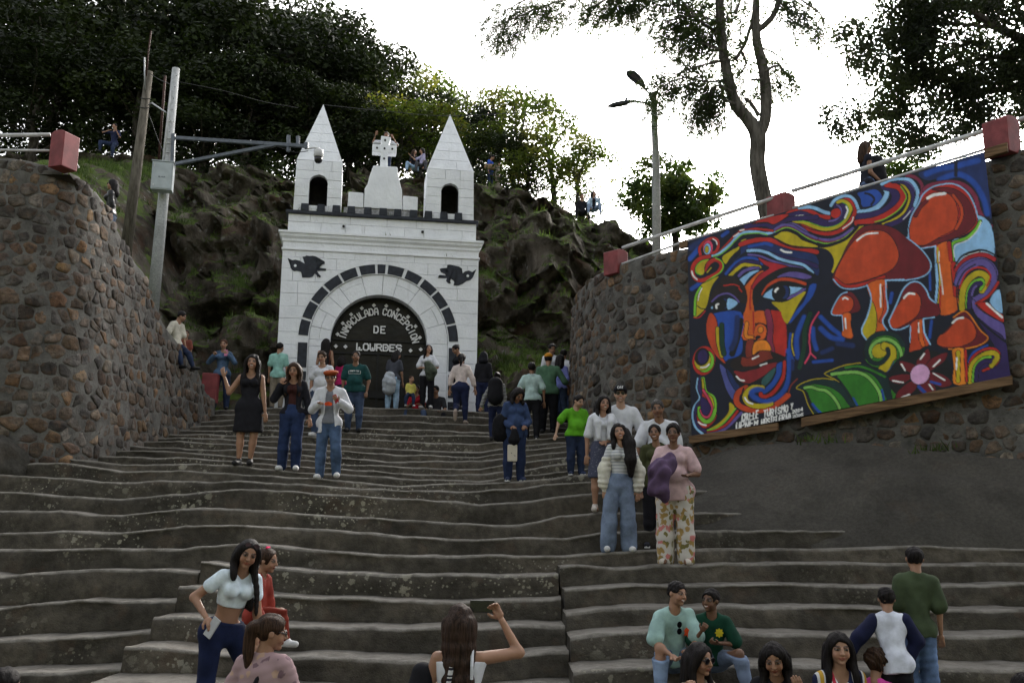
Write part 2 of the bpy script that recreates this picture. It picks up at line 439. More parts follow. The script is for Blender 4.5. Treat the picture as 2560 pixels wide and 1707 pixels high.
nl = [nose(c, 18 + i) for i, c in enumerate(LEF)]; nr = [nose(c, 18 + i) for i, c in enumerate(RIG)]
def zat(ns, X): return np.interp(X, ns[0], ns[1])
for i in range(18):
    Xi = Xg if i > 0 else np.arange(-13, 12, 0.05)
    zb = zat(noses[i + 1], Xi)
    if i == 17:
        zb = np.where(Xi < SEAM_L, zat(nl[0], Xi), np.where(Xi > SEAM_R, zat(nr[0], Xi), zb))
    build_step(i, Xi, zat(noses[i], Xi), zb - 0.0, 0, y_back=31.0 if i == 0 else None)
for sec, (ns, lo, hi) in enumerate(((nl, -13.0, SEAM_L), ([noses[18 + k] for k in range(5)], SEAM_L - 0.01, SEAM_R + 0.01), (nr, SEAM_R, 12.0))):
    for k in range(8):
        i = 18 + k
        Xi = np.arange(lo, hi + 1e-6, 0.045) + (0.05 if sec == 2 else -0.05 if sec == 0 else 0) * nnoise(np.array([[k * 1.7, sec, 0.3]]))[0]
        Xi[0 if sec else -1] += 0
        if k < 5: z = zat(ns[k], Xi)
        else: z = zat(ns[4], Xi) * 0 + (zat(ns[4], Xi).mean() - 0.2 * (k - 4))
        if k >= 5 and z.mean() < 0.03: continue
        zb = zat(ns[k + 1], Xi) if k < 4 else z - 0.2
        build_step(i, Xi, z, zb, 1 + sec)
STAIR = BVHTree.FromPolygons([Vector(v) for v in BV], BF)
def ground_z(x, y, default=0.0):
    h = STAIR.ray_cast(Vector((x, y, 30)), Vector((0, 0, -1)))
    return h[0].z if h[0] is not None else default

# ---- hillside behind the gate: cliff, ledges and the plateau with the wood
def smooth(a, b, x):
    t = np.clip((x - a) / (b - a), 0, 1); return t * t * (3 - 2 * t)
CLX = np.array([-40, -22, -14, -12, -8, -5, -1.3, 1.5, 3.5, 5.5, 7.5, 10, 16, 40.])
CLZ = np.array([13.8, 13.8, 13.5, 13.1, 12.9, 12.7, 12.4, 11.7, 10.9, 9.6, 7.6, 6.6, 6.2, 6.0])
nx, nt = 560, 220
u = np.linspace(-46, 32, nx)
prof_t = np.linspace(0, 1, nt)
XX, TT = np.meshgrid(u, prof_t, indexing='ij')
HS = 1.26
topz = 2.4 + (np.interp(XX / HS, CLX, CLZ) - 2.4) * HS
cl = np.clip(TT / 0.62, 0, 1)                      # the cliff itself
clz = np.interp(cl + 0.03 * nnoise(np.stack([XX.ravel() * .35, TT.ravel() * 4, XX.ravel() * 0], 1)).reshape(XX.shape), [0, .2, .34, .56, .68, 1], [0, .33, .39, .70, .75, 1]); zz = 3.9 + (topz - 3.9) * clz
left = smooth(-4.5, -8.0, XX)
yy = 26.6 + 9.2 * cl ** 1.15 + left * 0.5 * cl
back = np.clip((TT - 0.62) / 0.38, 0, 1)
yy = yy + back ** 1.5 * 70; zz = zz + (back ** 1.3) * 12 * smooth(11.0, 1.5, XX) - back ** 1.2 * 5 * smooth(2.5, 11, XX)
pp = np.stack([XX.ravel(), yy.ravel(), zz.ravel()], 1)
rk = cl.ravel() * (1 - smooth(0.05, 0.5, back.ravel()))
colm = np.abs(nnoise(pp * np.array([0.55, 0.4, 0.22]) + 3)) * 1.9
n_l = nfbm(pp * np.array([0.45, 0.45, 0.35]), 4)
n_s = nfbm(pp * np.array([1.7, 1.7, 1.1]) + 4, 4)
led = nnoise(pp * np.array([0.16, 0.1, 0.6]) + 8)
dy = -(0.9 * n_l + 0.2 * n_s) + 0.9 * colm + 1.0 * smooth(0.1, 0.4, led)
wx = pp[:, 0] * 0.62 + 0.7 * nnoise(pp * 0.5 + 2); wz = pp[:, 2] * 0.5 + 0.8 * nnoise(pp * 0.4 + 6)
ci, cj = np.floor(wx).astype(int), np.floor(wz + 0.37 * np.floor(wx)).astype(int)
hsh = _PERM[(_PERM[ci & 255] + cj) & 255] / 255.0
wx2 = pp[:, 0] * 1.7 + 0.8 * nnoise(pp * 1.1 + 4); wz2 = pp[:, 2] * 1.2 + 0.8 * nnoise(pp * 0.9 + 1); hs2 = _PERM[(_PERM[np.floor(wx2).astype(int) & 255] + np.floor(wz2).astype(int)) & 255] / 255.0
wx3 = pp[:, 0] * 3.9 + 0.7 * nnoise(pp * 2.1 + 4); wz3 = pp[:, 2] * 2.8 + 0.7 * nnoise(pp * 1.9 + 1); hs3 = _PERM[(_PERM[np.floor(wx3).astype(int) & 255] + np.floor(wz3).astype(int)) & 255] / 255.0
dy = dy + (hsh - 0.5) * 1.5 + (hs2 - 0.5) * 0.9 + (hs3 - 0.5) * 0.3 + 0.05 * nfbm(pp * np.array([3.6, 3.6, 2.6]) + 9, 3)
pp[:, 1] += dy * (0.25 + 0.75 * np.clip(rk * 3, 0, 1)) - 0.4
pp[:, 2] += 0.4 * n_l * (0.3 + 0.7 * (1 - np.clip(rk, 0, 1))) + 0.06 * n_s
a = (np.arange(nx - 1)[:, None] * nt + np.arange(nt - 1)[None, :]).ravel()
hill_me = newmesh('hillside', pp, np.stack([a, a + nt, a + nt + 1, a + 1], 1), False)
tag(link('hillside', hill_me, M_HILL), kind='structure')
HILL = BVHTree.FromPolygons([Vector(v) for v in pp.tolist()], np.stack([a, a + nt, a + nt + 1, a + 1], 1).tolist())

# ---- bank behind the left wall
LWX = -7.0
LW_Y = np.array([15.0, 16.25, 16.9, 18.0, 18.6, 19.1, 20.85, 21.7, 22.6, 32.0])
LW_Z = np.array([8.05, 7.75, 7.28, 6.9, 6.4, 6.08, 5.62, 5.0, 4.85, 4.85])
bx = np.linspace(-26, LWX - 0.5, 90); by = np.linspace(15.15, 37, 90)
BX, BY = np.meshgrid(bx, by, indexing='ij')
zt = np.interp(BY, LW_Y, LW_Z) - 0.12
zh = np.interp(BY, [15, 18, 22, 26, 30, 37], [8.0, 8.8, 10.2, 11.8, 13.5, 16.2])
kk = smooth(0.7, 7.5, LWX - BX) * smooth(15.1, 17.5, BY)
q = np.stack([BX.ravel(), BY.ravel(), np.zeros(BX.size)], 1)
bz = zt + (zh - zt) * kk + (0.35 * nfbm(q * 0.5, 3) + 0.18 * nfbm(q * 1.9, 3)).reshape(BX.shape) * smooth(0.3, 1.6, LWX - BX) * smooth(15.2, 16.4, BY)
bp = np.stack([BX.ravel(), BY.ravel(), bz.ravel()], 1)
nb = 90; a = (np.arange(nb - 1)[:, None] * nb + np.arange(nb - 1)[None, :]).ravel()
bf = np.stack([a, a + nb, a + nb + 1, a + 1], 1)
tag(link('grass_bank', newmesh('grass_bank', bp, bf, True), M_HILL), kind='structure')
BANK = BVHTree.FromPolygons([Vector(v) for v in bp.tolist()], bf.tolist())
# ---- walkway behind the right wall
RW = [(9.6, 11.4), (7.9, 12.55), (6.97, 13.2), (5.0, 14.45), (3.05, 15.7), (2.2, 16.45), (1.62, 17.4), (1.34, 18.6), (1.26, 20.0), (1.34, 22.0), (1.6, 25.5)]
wk = MB(); rwp = catmull(RW, False, 6)
rim = [(float(p[0]) + 0.15, float(p[1]) + 0.12) for p in rwp]
def rw_top(x): return float(np.interp(x, [1.2, 3.05, 6.97, 9.6], [6.9, 6.92, 7.6, 8.05]))
def rw_floor(x): return rw_top(x) - 0.12
n = len(rim)
v = [(x, y, rw_floor(x)) for x, y in rim] + [(30 if i < n * 0.75 else 12, max(y + 6, 24), rw_floor(x) - 0.2) for i, (x, y) in enumerate(rim)]
wk.add(v, [(i, i + 1, n + i + 1, n + i) for i in range(n - 1)])
tag(wk.build('walkway', M_GROUND), kind='structure')

# ---- added unseen hill behind the camera, blocks low sky to darken the lower stairs
ox_ = np.linspace(-90, 90, 91); oy_ = np.linspace(-14, -70, 40)
OX, OY = np.meshgrid(ox_, oy_, indexing='ij')
oz = 25.0 * smooth(-13, -36, OY) + 0.0
oz = oz + nfbm(np.stack([OX.ravel() * .09, OY.ravel() * .09, OX.ravel() * 0], 1), 4).reshape(OX.shape) * 2.2 * smooth(-15, -28, OY)
a = (np.arange(90)[:, None] * 40 + np.arange(39)[None, :]).ravel()
tag(link('sky_block_hill', newmesh('sky_block_hill', np.stack([OX.ravel(), OY.ravel(), oz.ravel()], 1), np.stack([a, a + 1, a + 41, a + 40], 1), True), M_HILL), kind='structure')

# ================================================================== STONE WALLS
PAL = [h2l(c) for c in ('73655a', '6b5f54', '7a6a58', '5f564e', '86684a', '94704a', '7c6248', '6f5d4a', '6c6054', '625850', '7f7060', '9a784e', '745640', '5a524c', '8a7a66', '8c6844', '665242', '6a6058')]
def clip_poly(poly, mx, my, nx_, ny_):
    """keep the side of the line through m with normal n where dot <= 0"""
    out = []; N = len(poly)
    for i in range(N):
        a, b = poly[i], poly[(i + 1) % N]
        da = (a[0] - mx) * nx_ + (a[1] - my) * ny_; db = (b[0] - mx) * nx_ + (b[1] - my) * ny_
        if da <= 0: out.append(a)
        if (da < 0 < db) or (db < 0 < da):
            t = da / (da - db); out.append((a[0] + (b[0] - a[0]) * t, a[1] + (b[1] - a[1]) * t))
    return out
def stone_wall(name, label, path, ztop, zbot, cw, ch, seed, side, skip=None, thick=0.7, batter=0.0):
    rnd = random.Random(seed)
    pc = catmull(path, False, 12); seg = np.linalg.norm(np.diff(pc, axis=0), axis=1); S = np.concatenate([[0], np.cumsum(seg)])
    L = float(S[-1])
    def base(s):
        x = float(np.interp(s, S, pc[:, 0])); y = float(np.interp(s, S, pc[:, 1]))
        e = 0.12; dx = float(np.interp(s + e, S, pc[:, 0]) - np.interp(s - e, S, pc[:, 0])); dy_ = float(np.interp(s + e, S, pc[:, 1]) - np.interp(s - e, S, pc[:, 1]))
        l = math.hypot(dx, dy_) or 1.0
        return x, y, side * dy_ / l, -side * dx / l
    def W(s, z, d):
        d = d - batter * (z - 3.3); x, y, nx_, ny_ = base(s); return (x + nx_ * d, y + ny_ * d, z)
    root = tag(empty(name, W(L * 0.5, zbot(L * 0.5), 0), label, 'wall'), kind='thing')
    inv = root.location.copy()
    def loc(p): return (p[0] - inv.x, p[1] - inv.y, p[2] - inv.z)
    # mortar body: face sheet, top and back
    ns, nz = int(L / 0.09), 46
    V = []
    for i in range(ns + 1):
        s = L * i / ns; zb, zt_ = zbot(s), ztop(s)
        zt_ += 0.05 * mnoise.noise((s * 2.3, seed, 0)) + 0.03 * mnoise.noise((s * 6, seed, 3))
        for k in range(nz + 1):
            z = zb + (zt_ - zb) * k / nz
            V.append(loc(W(s, z, 0.026 + 0.02 * mnoise.noise((s * 3.1, z * 3.1, seed)) + 0.012 * mnoise.noise((s * 9, z * 9, seed)) - 0.05 * (k == nz))))
        V.append(loc(W(s, zt_ + 0.03, -0.25))); V.append(loc(W(s, zt_ + 0.0, -thick))); V.append(loc(W(s, zb, -thick)))
    K = nz + 4; Fq = []
    for i in range(ns):
        for k in range(K - 1): Fq.append((i * K + k, (i + 1) * K + k, (i + 1) * K + k + 1, i * K + k + 1) if side > 0 else (i * K + k, i * K + k + 1, (i + 1) * K + k + 1, (i + 1) * K + k))
    Fq.append(tuple(range(K))); Fq.append(tuple(reversed(range(ns * K, (ns + 1) * K))))
    link('mortar', newmesh('mortar', V, Fq, True), M_MORTAR, root)
    # stones: cells of a jittered lattice
    pts = []
    z0 = min(zbot(L * k / 20) for k in range(21)); z1 = max(ztop(L * k / 20) for k in range(21))
    r = 0; z = z0
    while z < z1 + ch:
        h = ch * rnd.uniform(0.75, 1.3); s = -cw * rnd.random()
        while s < L + cw:
            w = cw * rnd.choice([0.45, 0.6, 0.8, 1.0, 1.15, 1.45])
            pts.append((s + w / 2 + rnd.uniform(-.16, .16) * cw, z + h / 2 + rnd.uniform(-.32, .32) * ch)); s += w
        z += h
    A = np.array(pts); asp = cw / ch
    stones = []
    for i, (s, z) in enumerate(pts):
        if s < 0.02 or s > L - 0.02: continue
        zt_ = ztop(s); zb = zbot(s)
        if z > zt_ - 0.06 or z < zb: continue
        if skip and skip(s, z): continue
        d2 = (A[:, 0] - s) ** 2 + ((A[:, 1] - z) * asp) ** 2
        near = np.argsort(d2)[1:16]
        poly = [(s - cw * 1.1, z - ch * 1.1), (s + cw * 1.1, z - ch * 1.1), (s + cw * 1.1, z + ch * 1.1), (s - cw * 1.1, z + ch * 1.1)]
        for j in near:
            px, pz = pts[j]; nx_, nz_ = px - s, (pz - z) * asp * asp
            poly = clip_poly(poly, (px + s) / 2, (pz + z) / 2, nx_, nz_)
            if len(poly) < 3: break
        if len(poly) < 3: continue
        poly = clip_poly(poly, 0, zt_ - 0.0, 0, 1)
        if len(poly) < 3: continue
        cx = sum(p[0] for p in poly) / len(poly); cz = sum(p[1] for p in poly) / len(poly)
        ar = abs(sum(poly[k][0] * poly[(k + 1) % len(poly)][1] - poly[(k + 1) % len(poly)][0] * poly[k][1] for k in range(len(poly)))) / 2
        if ar < 0.006: continue
        rad = math.sqrt(ar / math.pi); gap = rnd.uniform(0.004, 0.017) if batter > .05 else rnd.uniform(0.008, 0.028); sc = max(0.5, 1 - gap / rad)
        poly = [(cx + (p[0] - cx) * sc, cz + (p[1] - cz) * sc) for p in poly]
        q = []
        for k in range(len(poly)):       # round the corners off
            a, b = poly[k], poly[(k + 1) % len(poly)]
            q += [(a[0] * .83 + b[0] * .17, a[1] * .83 + b[1] * .17), (a[0] * .2 + b[0] * .8, a[1] * .2 + b[1] * .8)]
        q = [(p[0] + rnd.uniform(-1, 1) * rad * .09, p[1] + rnd.uniform(-1, 1) * rad * .09) for p in q]
        hgt = rnd.uniform(0.3, 1.0) * min(0.045, rad * 0.36); tx, tz = rnd.uniform(-.12, .12), rnd.uniform(-.12, .12)
        rings = [(1.0, -0.035), (0.98, 0.012 + hgt * 0.3), (0.88, 0.012 + hgt * 0.72), (0.5, 0.012 + hgt * 0.95)]
        vs, fs = [], []
        m = len(q)
        for (k_, dd) in rings:
            for p in q:
                dx, dz = (p[0] - cx) * k_, (p[1] - cz) * k_
                d_ = dd + (dx * tx + dz * tz) * (dd > 0) + (rnd.uniform(-1, 1) * hgt * 0.22 if dd > 0 else 0)
                vs.append((cx + dx, cz + dz, d_))
        vs.append((cx, cz, 0.012 + hgt * rnd.uniform(0.8, 1.1)))
        for j in range(len(rings) - 1):
            for k in range(m): fs.append((j * m + k, j * m + (k + 1) % m, (j + 1) * m + (k + 1) % m, (j + 1) * m + k))
        for k in range(m): fs.append(((len(rings) - 1) * m + k, (len(rings) - 1) * m + (k + 1) % m, len(vs) - 1))
        area2 = sum(q[k][0] * q[(k + 1) % m][1] - q[(k + 1) % m][0] * q[k][1] for k in range(m))
        if (area2 > 0) != (side > 0): fs = [tuple(reversed(f)) for f in fs]
        wv = [loc(W(*v)) for v in vs]
        c0 = W(cx, cz, 0.02); x, y, nx_, ny_ = base(cx)
        dv = np.array(c0) - CAM; dist = np.linalg.norm(dv); facing = max(0.0, -(dv[0] * nx_ + dv[1] * ny_) / dist)
        px, py = proj(c0)
        seen = ar * facing / dist ** 2 * (1 if -20 < px < 2580 and -20 < py < 1720 else 0.001)
        col = np.array(rnd.choice(PAL)) * rnd.uniform(0.28, 0.8)
        g = col.mean(); col = g + (col - g) * rnd.uniform(0.35, 0.9)
        stones.append((seen, wv, fs, col))
    stones.sort(key=lambda t: -t[0])
    for (sn, wv, fs, col) in stones[:300]:
        me = newmesh('stone', wv, fs, True); setcol(me, np.tile(col, (len(wv), 1))); link('stone', me, M_STONE, root)
    mb = MB(); cc = []
    for (sn, wv, fs, col) in stones[300:]:
        mb.add(wv, fs); cc += [col] * len(wv)
    if cc:
        me = mb.mesh('rubble', True); setcol(me, np.array(cc)); tag(link('rubble', me, M_STONE, root), kind='stuff')
    return root, W, L
# left wall: faces the camera, then turns the corner and runs back to the landing
LP = [(-11.5, 14.35), (-9.6, 14.55), (-8.3, 14.75), (-7.55, 15.05), (-7.12, 15.6), (LWX, 16.4), (LWX, 18.0), (LWX, 20.0), (LWX + 0.02, 21.6), (LWX + 0.03, 22.3)]
lpc = catmull(LP, False, 12); _ls = np.concatenate([[0], np.cumsum(np.linalg.norm(np.diff(lpc, axis=0), axis=1))])
def lw_top(s):
    x, y = float(np.interp(s, _ls, lpc[:, 0])), float(np.interp(s, _ls, lpc[:, 1]))
    if x < -7.2 and y < 15.6: return float(np.interp(x, [-11.5, -8.5, -7.5, -7.15], [8.25, 8.15, 8.08, 7.98]))
    return float(np.interp(y, LW_Y, LW_Z))
def lw_bot(s):
    x, y = float(np.interp(s, _ls, lpc[:, 0])), float(np.interp(s, _ls, lpc[:, 1]))
    return max(ground_z(x + 0.1, y - 0.15, 2.0) - 0.25, 2.0)
stone_wall('stone_wall', 'tall rubble stone wall curving back along the left of the stairs', LP, lw_top, lw_bot, 0.30, 0.205, 11, 1, batter=0.075)
# right wall: the bastion that carries the mural
def rw_topS(s):
    return rw_top(float(np.interp(s, _rs_, rpc[:, 0])))
rpc = catmull(RW[::-1], False, 12); _rs_ = np.concatenate([[0], np.cumsum(np.linalg.norm(np.diff(rpc, axis=0), axis=1))])
def rw_bot(s):
    x, y = float(np.interp(s, _rs_, rpc[:, 0])), float(np.interp(s, _rs_, rpc[:, 1]))
    return ground_z(x - 0.1, y - 0.2, 2.4) - 0.2
MUR = Plane((3.05, 15.7, 0), (6.97, 13.2, 0))
def in_mural(s, z):
    x, y = float(np.interp(s, _rs_, rpc[:, 0])), float(np.interp(s, _rs_, rpc[:, 1]))
    return 3.4 < x < 6.8 and z > 4.45 + (x - 3.05) * 0.14 and z < 6.5
stone_wall('stone_wall', 'round cornered rubble stone wall behind the painted banner', RW[::-1], rw_topS, rw_bot, 0.28, 0.205, 23, 1, skip=in_mural, batter=0.03)

# rendered retaining wall under the mural, battered back
rb = MB()
bpx = [(1560, 1306, 14.2), (1640, 1318, 13.6), (1720, 1333, 12.6), (1900, 1336, 12.25), (2050, 1378, 11.95), (2176, 1384, 11.75), (2400, 1420, 11.5), (2620, 1430, 11.3), (2900, 1430, 11.1)]
tpx = [(1560, 1240, 14.9), (1640, 1195, 14.6), (1725, 1160, 14.55), (1830, 1122, 14.5), (2000, 1104, 14.0), (2150, 1108, 13.4), (2350, 1128, 12.9), (2560, 1146, 12.5), (2900, 1160, 11.9)]
B_ = catmull([P(*t) for t in bpx], False, 14); T_ = catmull([P(*t) for t in tpx], False, 14)
rows = 26; V = []
for i in range(len(B_)):
    for k in range(rows + 1):
        f = k / rows; p = B_[i] * (1 - f) + T_[i] * f
        if k == 0: p = p + np.array([0, 0, -0.5])
        p[1] -= 0.12 * math.sin(math.pi * min(1, f * 1.0)) * 1.0
        p[1] += 0.10 * fbm((p[0] * 0.8, p[2] * 0.8, 1.0), 4) + 0.03 * fbm((p[0] * 4, p[2] * 4, 1.0), 3)
        if f > 0.72: p[1] += 0.14 * smooth(0.72, 0.76, f)
        V.append(p)
    V.append(T_[i] + np.array([0.25, 1.3, 0.05]))
K = rows + 2
Fq = [(i * K + k, (i + 1) * K + k, (i + 1) * K + k + 1, i * K + k + 1) for i in range(len(B_) - 1) for k in range(K - 1)]
tag(link('retaining_wall', newmesh('retaining_wall', np.array(V), Fq, True), M_CONC), 'stained dark concrete retaining wall below the banner wall', 'wall', kind='thing')
# lump of old render at the foot of the left wall
mb = MB(); V = []; Fq = []
for i in range(25):
    for k in range(15):
        a_, b_ = math.pi * i / 24, math.pi * k / 14
        p = Vector((-math.cos(a_) * math.sin(b_), -math.sin(a_) * math.sin(b_), math.cos(b_)))
        p = p * (1 + 0.22 * fbm((p.x * 2, p.y * 2, p.z * 2), 3))
        V.append((-8.35 + p.x * 0.85, 14.75 + p.y * 0.45, 2.95 + p.z * 0.55))
for i in range(24):
    for k in range(14): Fq.append((i * 15 + k, i * 15 + k + 1, (i + 1) * 15 + k + 1, (i + 1) * 15 + k))
mb.add(V, Fq)
tag(mb.build('concrete_lump', M_CONC, smooth=True), 'rough dark lump of old concrete at the foot of the left stone wall', 'concrete')

# ================================================================== THE WHITE GATE
def mat_white():
    t = NT('white_wall_paint'); co = t.coord('Object')
    c = t.ramp(t.noise(1.6, 6, 0.62, co), [(0.2, (0.70, 0.72, 0.75)), (0.6, (0.79, 0.81, 0.84))])
    dirt = t.ramp(t.noise(5.5, 6, 0.72, co, 0.5), [(0.62, 0.0), (0.74, 1.0)])
    c = t.mix(t.math('MULTIPLY', dirt, 0.16), c, (0.36, 0.36, 0.35))
    sm = t.coord('Object', (5, 5, 0.5))
    c = t.mix(t.math('MULTIPLY', t.ramp(t.noise(1.3, 5, 0.65, sm), [(0.68, 0.0), (0.85, 1.0)]), 0.16), c, (0.33, 0.32, 0.3))
    t.set(c, 0.7, 0.3); t.bump(t.math('ADD', t.noise(14, 5, 0.65, co), t.math('MULTIPLY', t.noise(70, 3, 0.6, co), 0.3)), 0.45, 0.02)
    return t.m
M_WHITE = mat_white()
M_NAVY = plain('navy_black_paint', (0.022, 0.026, 0.036), 0.6, 0.35, 7, 0.3, 50)
M_IRON = plain('black_iron', (0.007, 0.007, 0.007), 0.6, 0.3, 9, 0.1)
M_NICHESHADE = plain('niche_shade_colour', (0.03, 0.027, 0.024), 0.9, 0.4, 6)  # shade inside the spire niches, given as a dark colour
M_LETTER = plain('white_sign_paint', (0.72, 0.72, 0.73), 0.6, 0.12, 20, 0)
t_ = NT('dark_smoked_sheet'); t_.set(t_.ramp(t_.noise(2.2, 5, 0.6), [(0.3, (0.006, 0.0055, 0.005)), (0.75, (0.018, 0.016, 0.013))]), 0.35, 0.22)
t_.bump(t_.noise(4, 3, 0.5), 0.25, 0.03); M_SHEET = t_.m
M_JOINT = plain('joint_grime', (0.45, 0.45, 0.46), 0.9, 0.4, 12)

GZ = 4.78
ga, gb = P(697, 1022, 23.6), P(1192, 1032, 24.42)
GP = Plane(ga, gb)
GYAW = math.atan2(GP.u[1], GP.u[0])
GC = 2.44
gate = empty('gate', GP.at(GC, GZ), 'white painted stone gate with two spires and a cross at the head of the stairs', 'gate', None, GYAW)
def gl(x, y):
    u, z = GP.uv(x, y); return u - GC, z - GZ
def gput(mb, name, mat, parent=None, **k): return mb.build(name, mat, parent or gate, **k)
rg = random.Random(4)
def block_row(z0, z1, left, right, y0, y1, wmin, wmax, mat, name='block', parent=None, gap=0.004, k=4):
    """one course of blocks between boundary functions left(z), right(z)"""
    zs = [z0 + gap + (z1 - z0 - 2 * gap) * j / k for j in range(k + 1)]
    xl = max(left(z) for z in zs); xr = min(right(z) for z in zs)
    cuts = []
    x = xl + rg.uniform(wmin, wmax) * 0.8
    while x < xr - wmin * 0.6: cuts.append(x); x += rg.uniform(wmin, wmax)
    bnd = [left] + [lambda z, c=c: c for c in cuts] + [right]
    for i in range(len(bnd) - 1):
        a, b = bnd[i], bnd[i + 1]
        if i == 0 and i == len(bnd) - 2 and xr - xl < -0.4: continue
        L = [(a(z) + (gap if i else 0.0), z) for z in zs]; R = [(b(z) - (gap if i < len(bnd) - 2 else 0.0), z) for z in zs]
        if max(r[0] - l[0] for l, r in zip(L, R)) < 0.03: continue
        L2 = [(l[0], l[1]) for l, r in zip(L, R) if r[0] - l[0] > 0.001]; R2 = [(r[0], r[1]) for l, r in zip(L, R) if r[0] - l[0] > 0.001]
        if len(L2) < 2: continue
        poly = L2[::-1] + R2 if False else R2[:] + L2[::-1]
        pr = rg.uniform(-0.006, 0.006)
        mb = MB(); mb.prism(poly, y0 + pr, y1)
        mb.build(name, mat, parent or gate)
HW = 2.56; CZ = 1.88; RO, RI, RD = 2.06, 1.79, 1.25
# core behind the facing (gives the gate its depth); niche for the door left open
mb = MB()
mb.box((-HW + .03, 0.10, 0), (-RD - .02, 1.6, CZ)); mb.box((RD + .02, 0.10, 0), (HW - .03, 1.6, CZ))
arc = [(RD * math.cos(math.pi * k / 28) * 1.016, CZ + RD * math.sin(math.pi * k / 28) * 1.016) for k in range(29)]
for k in range(28):
    (xa, za), (xb, zb) = arc[k], arc[k + 1]
    mb.prism([(xa, za), (xa, 4.35), (xb, 4.35), (xb, zb)][::-1], 0.10, 1.6)
mb.prism([(RD * 1.016, CZ), (HW - .03, CZ), (HW - .03, 4.35), (RD * 1.016, 4.35)], 0.10, 1.6)
mb.prism([(-HW + .03, CZ), (-RD * 1.016, CZ), (-RD * 1.016, 4.35), (-HW + .03, 4.35)], 0.10, 1.6)
mb.box((-HW + .1, 0.12, 4.352), (HW - .1, 1.5, 5.15))
gput(mb, 'core', M_JOINT)
# facing courses left and right of the arch
zc = [0, .36, .70, 1.05, 1.38, 1.72, 2.05, 2.40, 2.72, 3.06, 3.38, 3.72, 4.02, 4.2]
def arcx(R, z, cz=CZ): return R if z <= cz else (math.sqrt(R * R - (z - cz) ** 2) if z - cz < R else -1.0)
for z0, z1 in zip(zc[:-1], zc[1:]):
    if z0 - CZ >= RO:
        block_row(z0, z1, lambda z: -HW, lambda z: HW, 0.0, 0.11, 0.4, 0.85, M_WHITE)
    else:
        for sgn in (-1, 1):
            f = (lambda z, s=sgn: (-HW, -max(0.0, arcx(RO, z))) if s < 0 else (max(0.0, arcx(RO, z)), HW))
            block_row(z0, z1, lambda z: f(z)[0], lambda z: f(z)[1], 0.0, 0.11, 0.34, 0.72, M_WHITE)
# dark dashes of the arch on their white ring
def ringseg(a0, a1, r0, r1, n=6):
    o = [(r1 * math.sin(a0 + (a1 - a0) * k / n), CZ + r1 * math.cos(a0 + (a1 - a0) * k / n)) for k in range(n + 1)]
    i = [(r0 * math.sin(a0 + (a1 - a0) * k / n), CZ + r0 * math.cos(a0 + (a1 - a0) * k / n)) for k in range(n + 1)]
    return o + i[::-1]
D = math.radians
for k in range(24):
    mb = MB(); mb.prism(ringseg(D(-90 + 7.5 * k), D(-82.5 + 7.5 * k), RI, RO, 3)[::-1], 0.012, 0.12); gput(mb, 'arch_band', M_WHITE)
for s in (-1, 1):
    mb = MB(); mb.box((min(s * RI, s * RO), 0.012, 0.0), (max(s * RI, s * RO), 0.12, CZ - 0.001)); gput(mb, 'arch_band', M_WHITE)
dash = [(-3.1, 3.1)] + [(s * (5.0 + 14.1 * k), s * (17.2 + 14.1 * k)) for k in range(6) for s in (-1, 1)]
for a0, a1 in dash:
    a0, a1 = sorted((a0 + rg.uniform(-.4, .4), a1 + rg.uniform(-.4, .4)))
    mb = MB(); mb.prism(ringseg(D(a0), D(a1), RI + .025, RO - .005)[::-1], -0.010, 0.05); gput(mb, 'dark_voussoir', M_NAVY, bevel=0.006)
for s in (-1, 1):
    z = CZ - 0.1
    while z > 0.2:
        h = rg.uniform(.58, .66); mb = MB(); x0, x1 = sorted((s * (RI + .025), s * (RO - .01)))
        mb.box((x0, -0.010, max(0.02, z - h)), (x1, 0.05, z)); gput(mb, 'dark_voussoir', M_NAVY, bevel=0.006); z -= h + 0.1
# inner white ring of long voussoirs
a = -90.0
while a < 89.9:
    b = min(90.0, a + rg.uniform(11, 21))
    if 90 - b < 6: b = 90.0
    mid = RD + (RI - RD) * rg.uniform(.45, .7) if rg.random() < .45 else None
    rr = [(RD, mid - .004), (mid + .004, RI - .012)] if mid else [(RD, RI - .012)]
    for r0, r1 in rr:
        mb = MB(); mb.prism(ringseg(D(a + .22), D(b - .22), r0, r1, 6)[::-1], 0.05 + rg.uniform(-.004, .004), 0.5); gput(mb, 'voussoir', M_WHITE)
    a = b
for s in (-1, 1):
    z = 0
    while z < CZ - .01:
        h = min(CZ - z, rg.uniform(.3, .55)); mb = MB(); x0, x1 = sorted((s * RD, s * (RI - .012)))
        if CZ - z - h < .15: h = CZ - z
        mb.box((x0, 0.05, z + .004), (x1, 0.5, z + h - .004)); gput(mb, 'block', M_WHITE); z += h
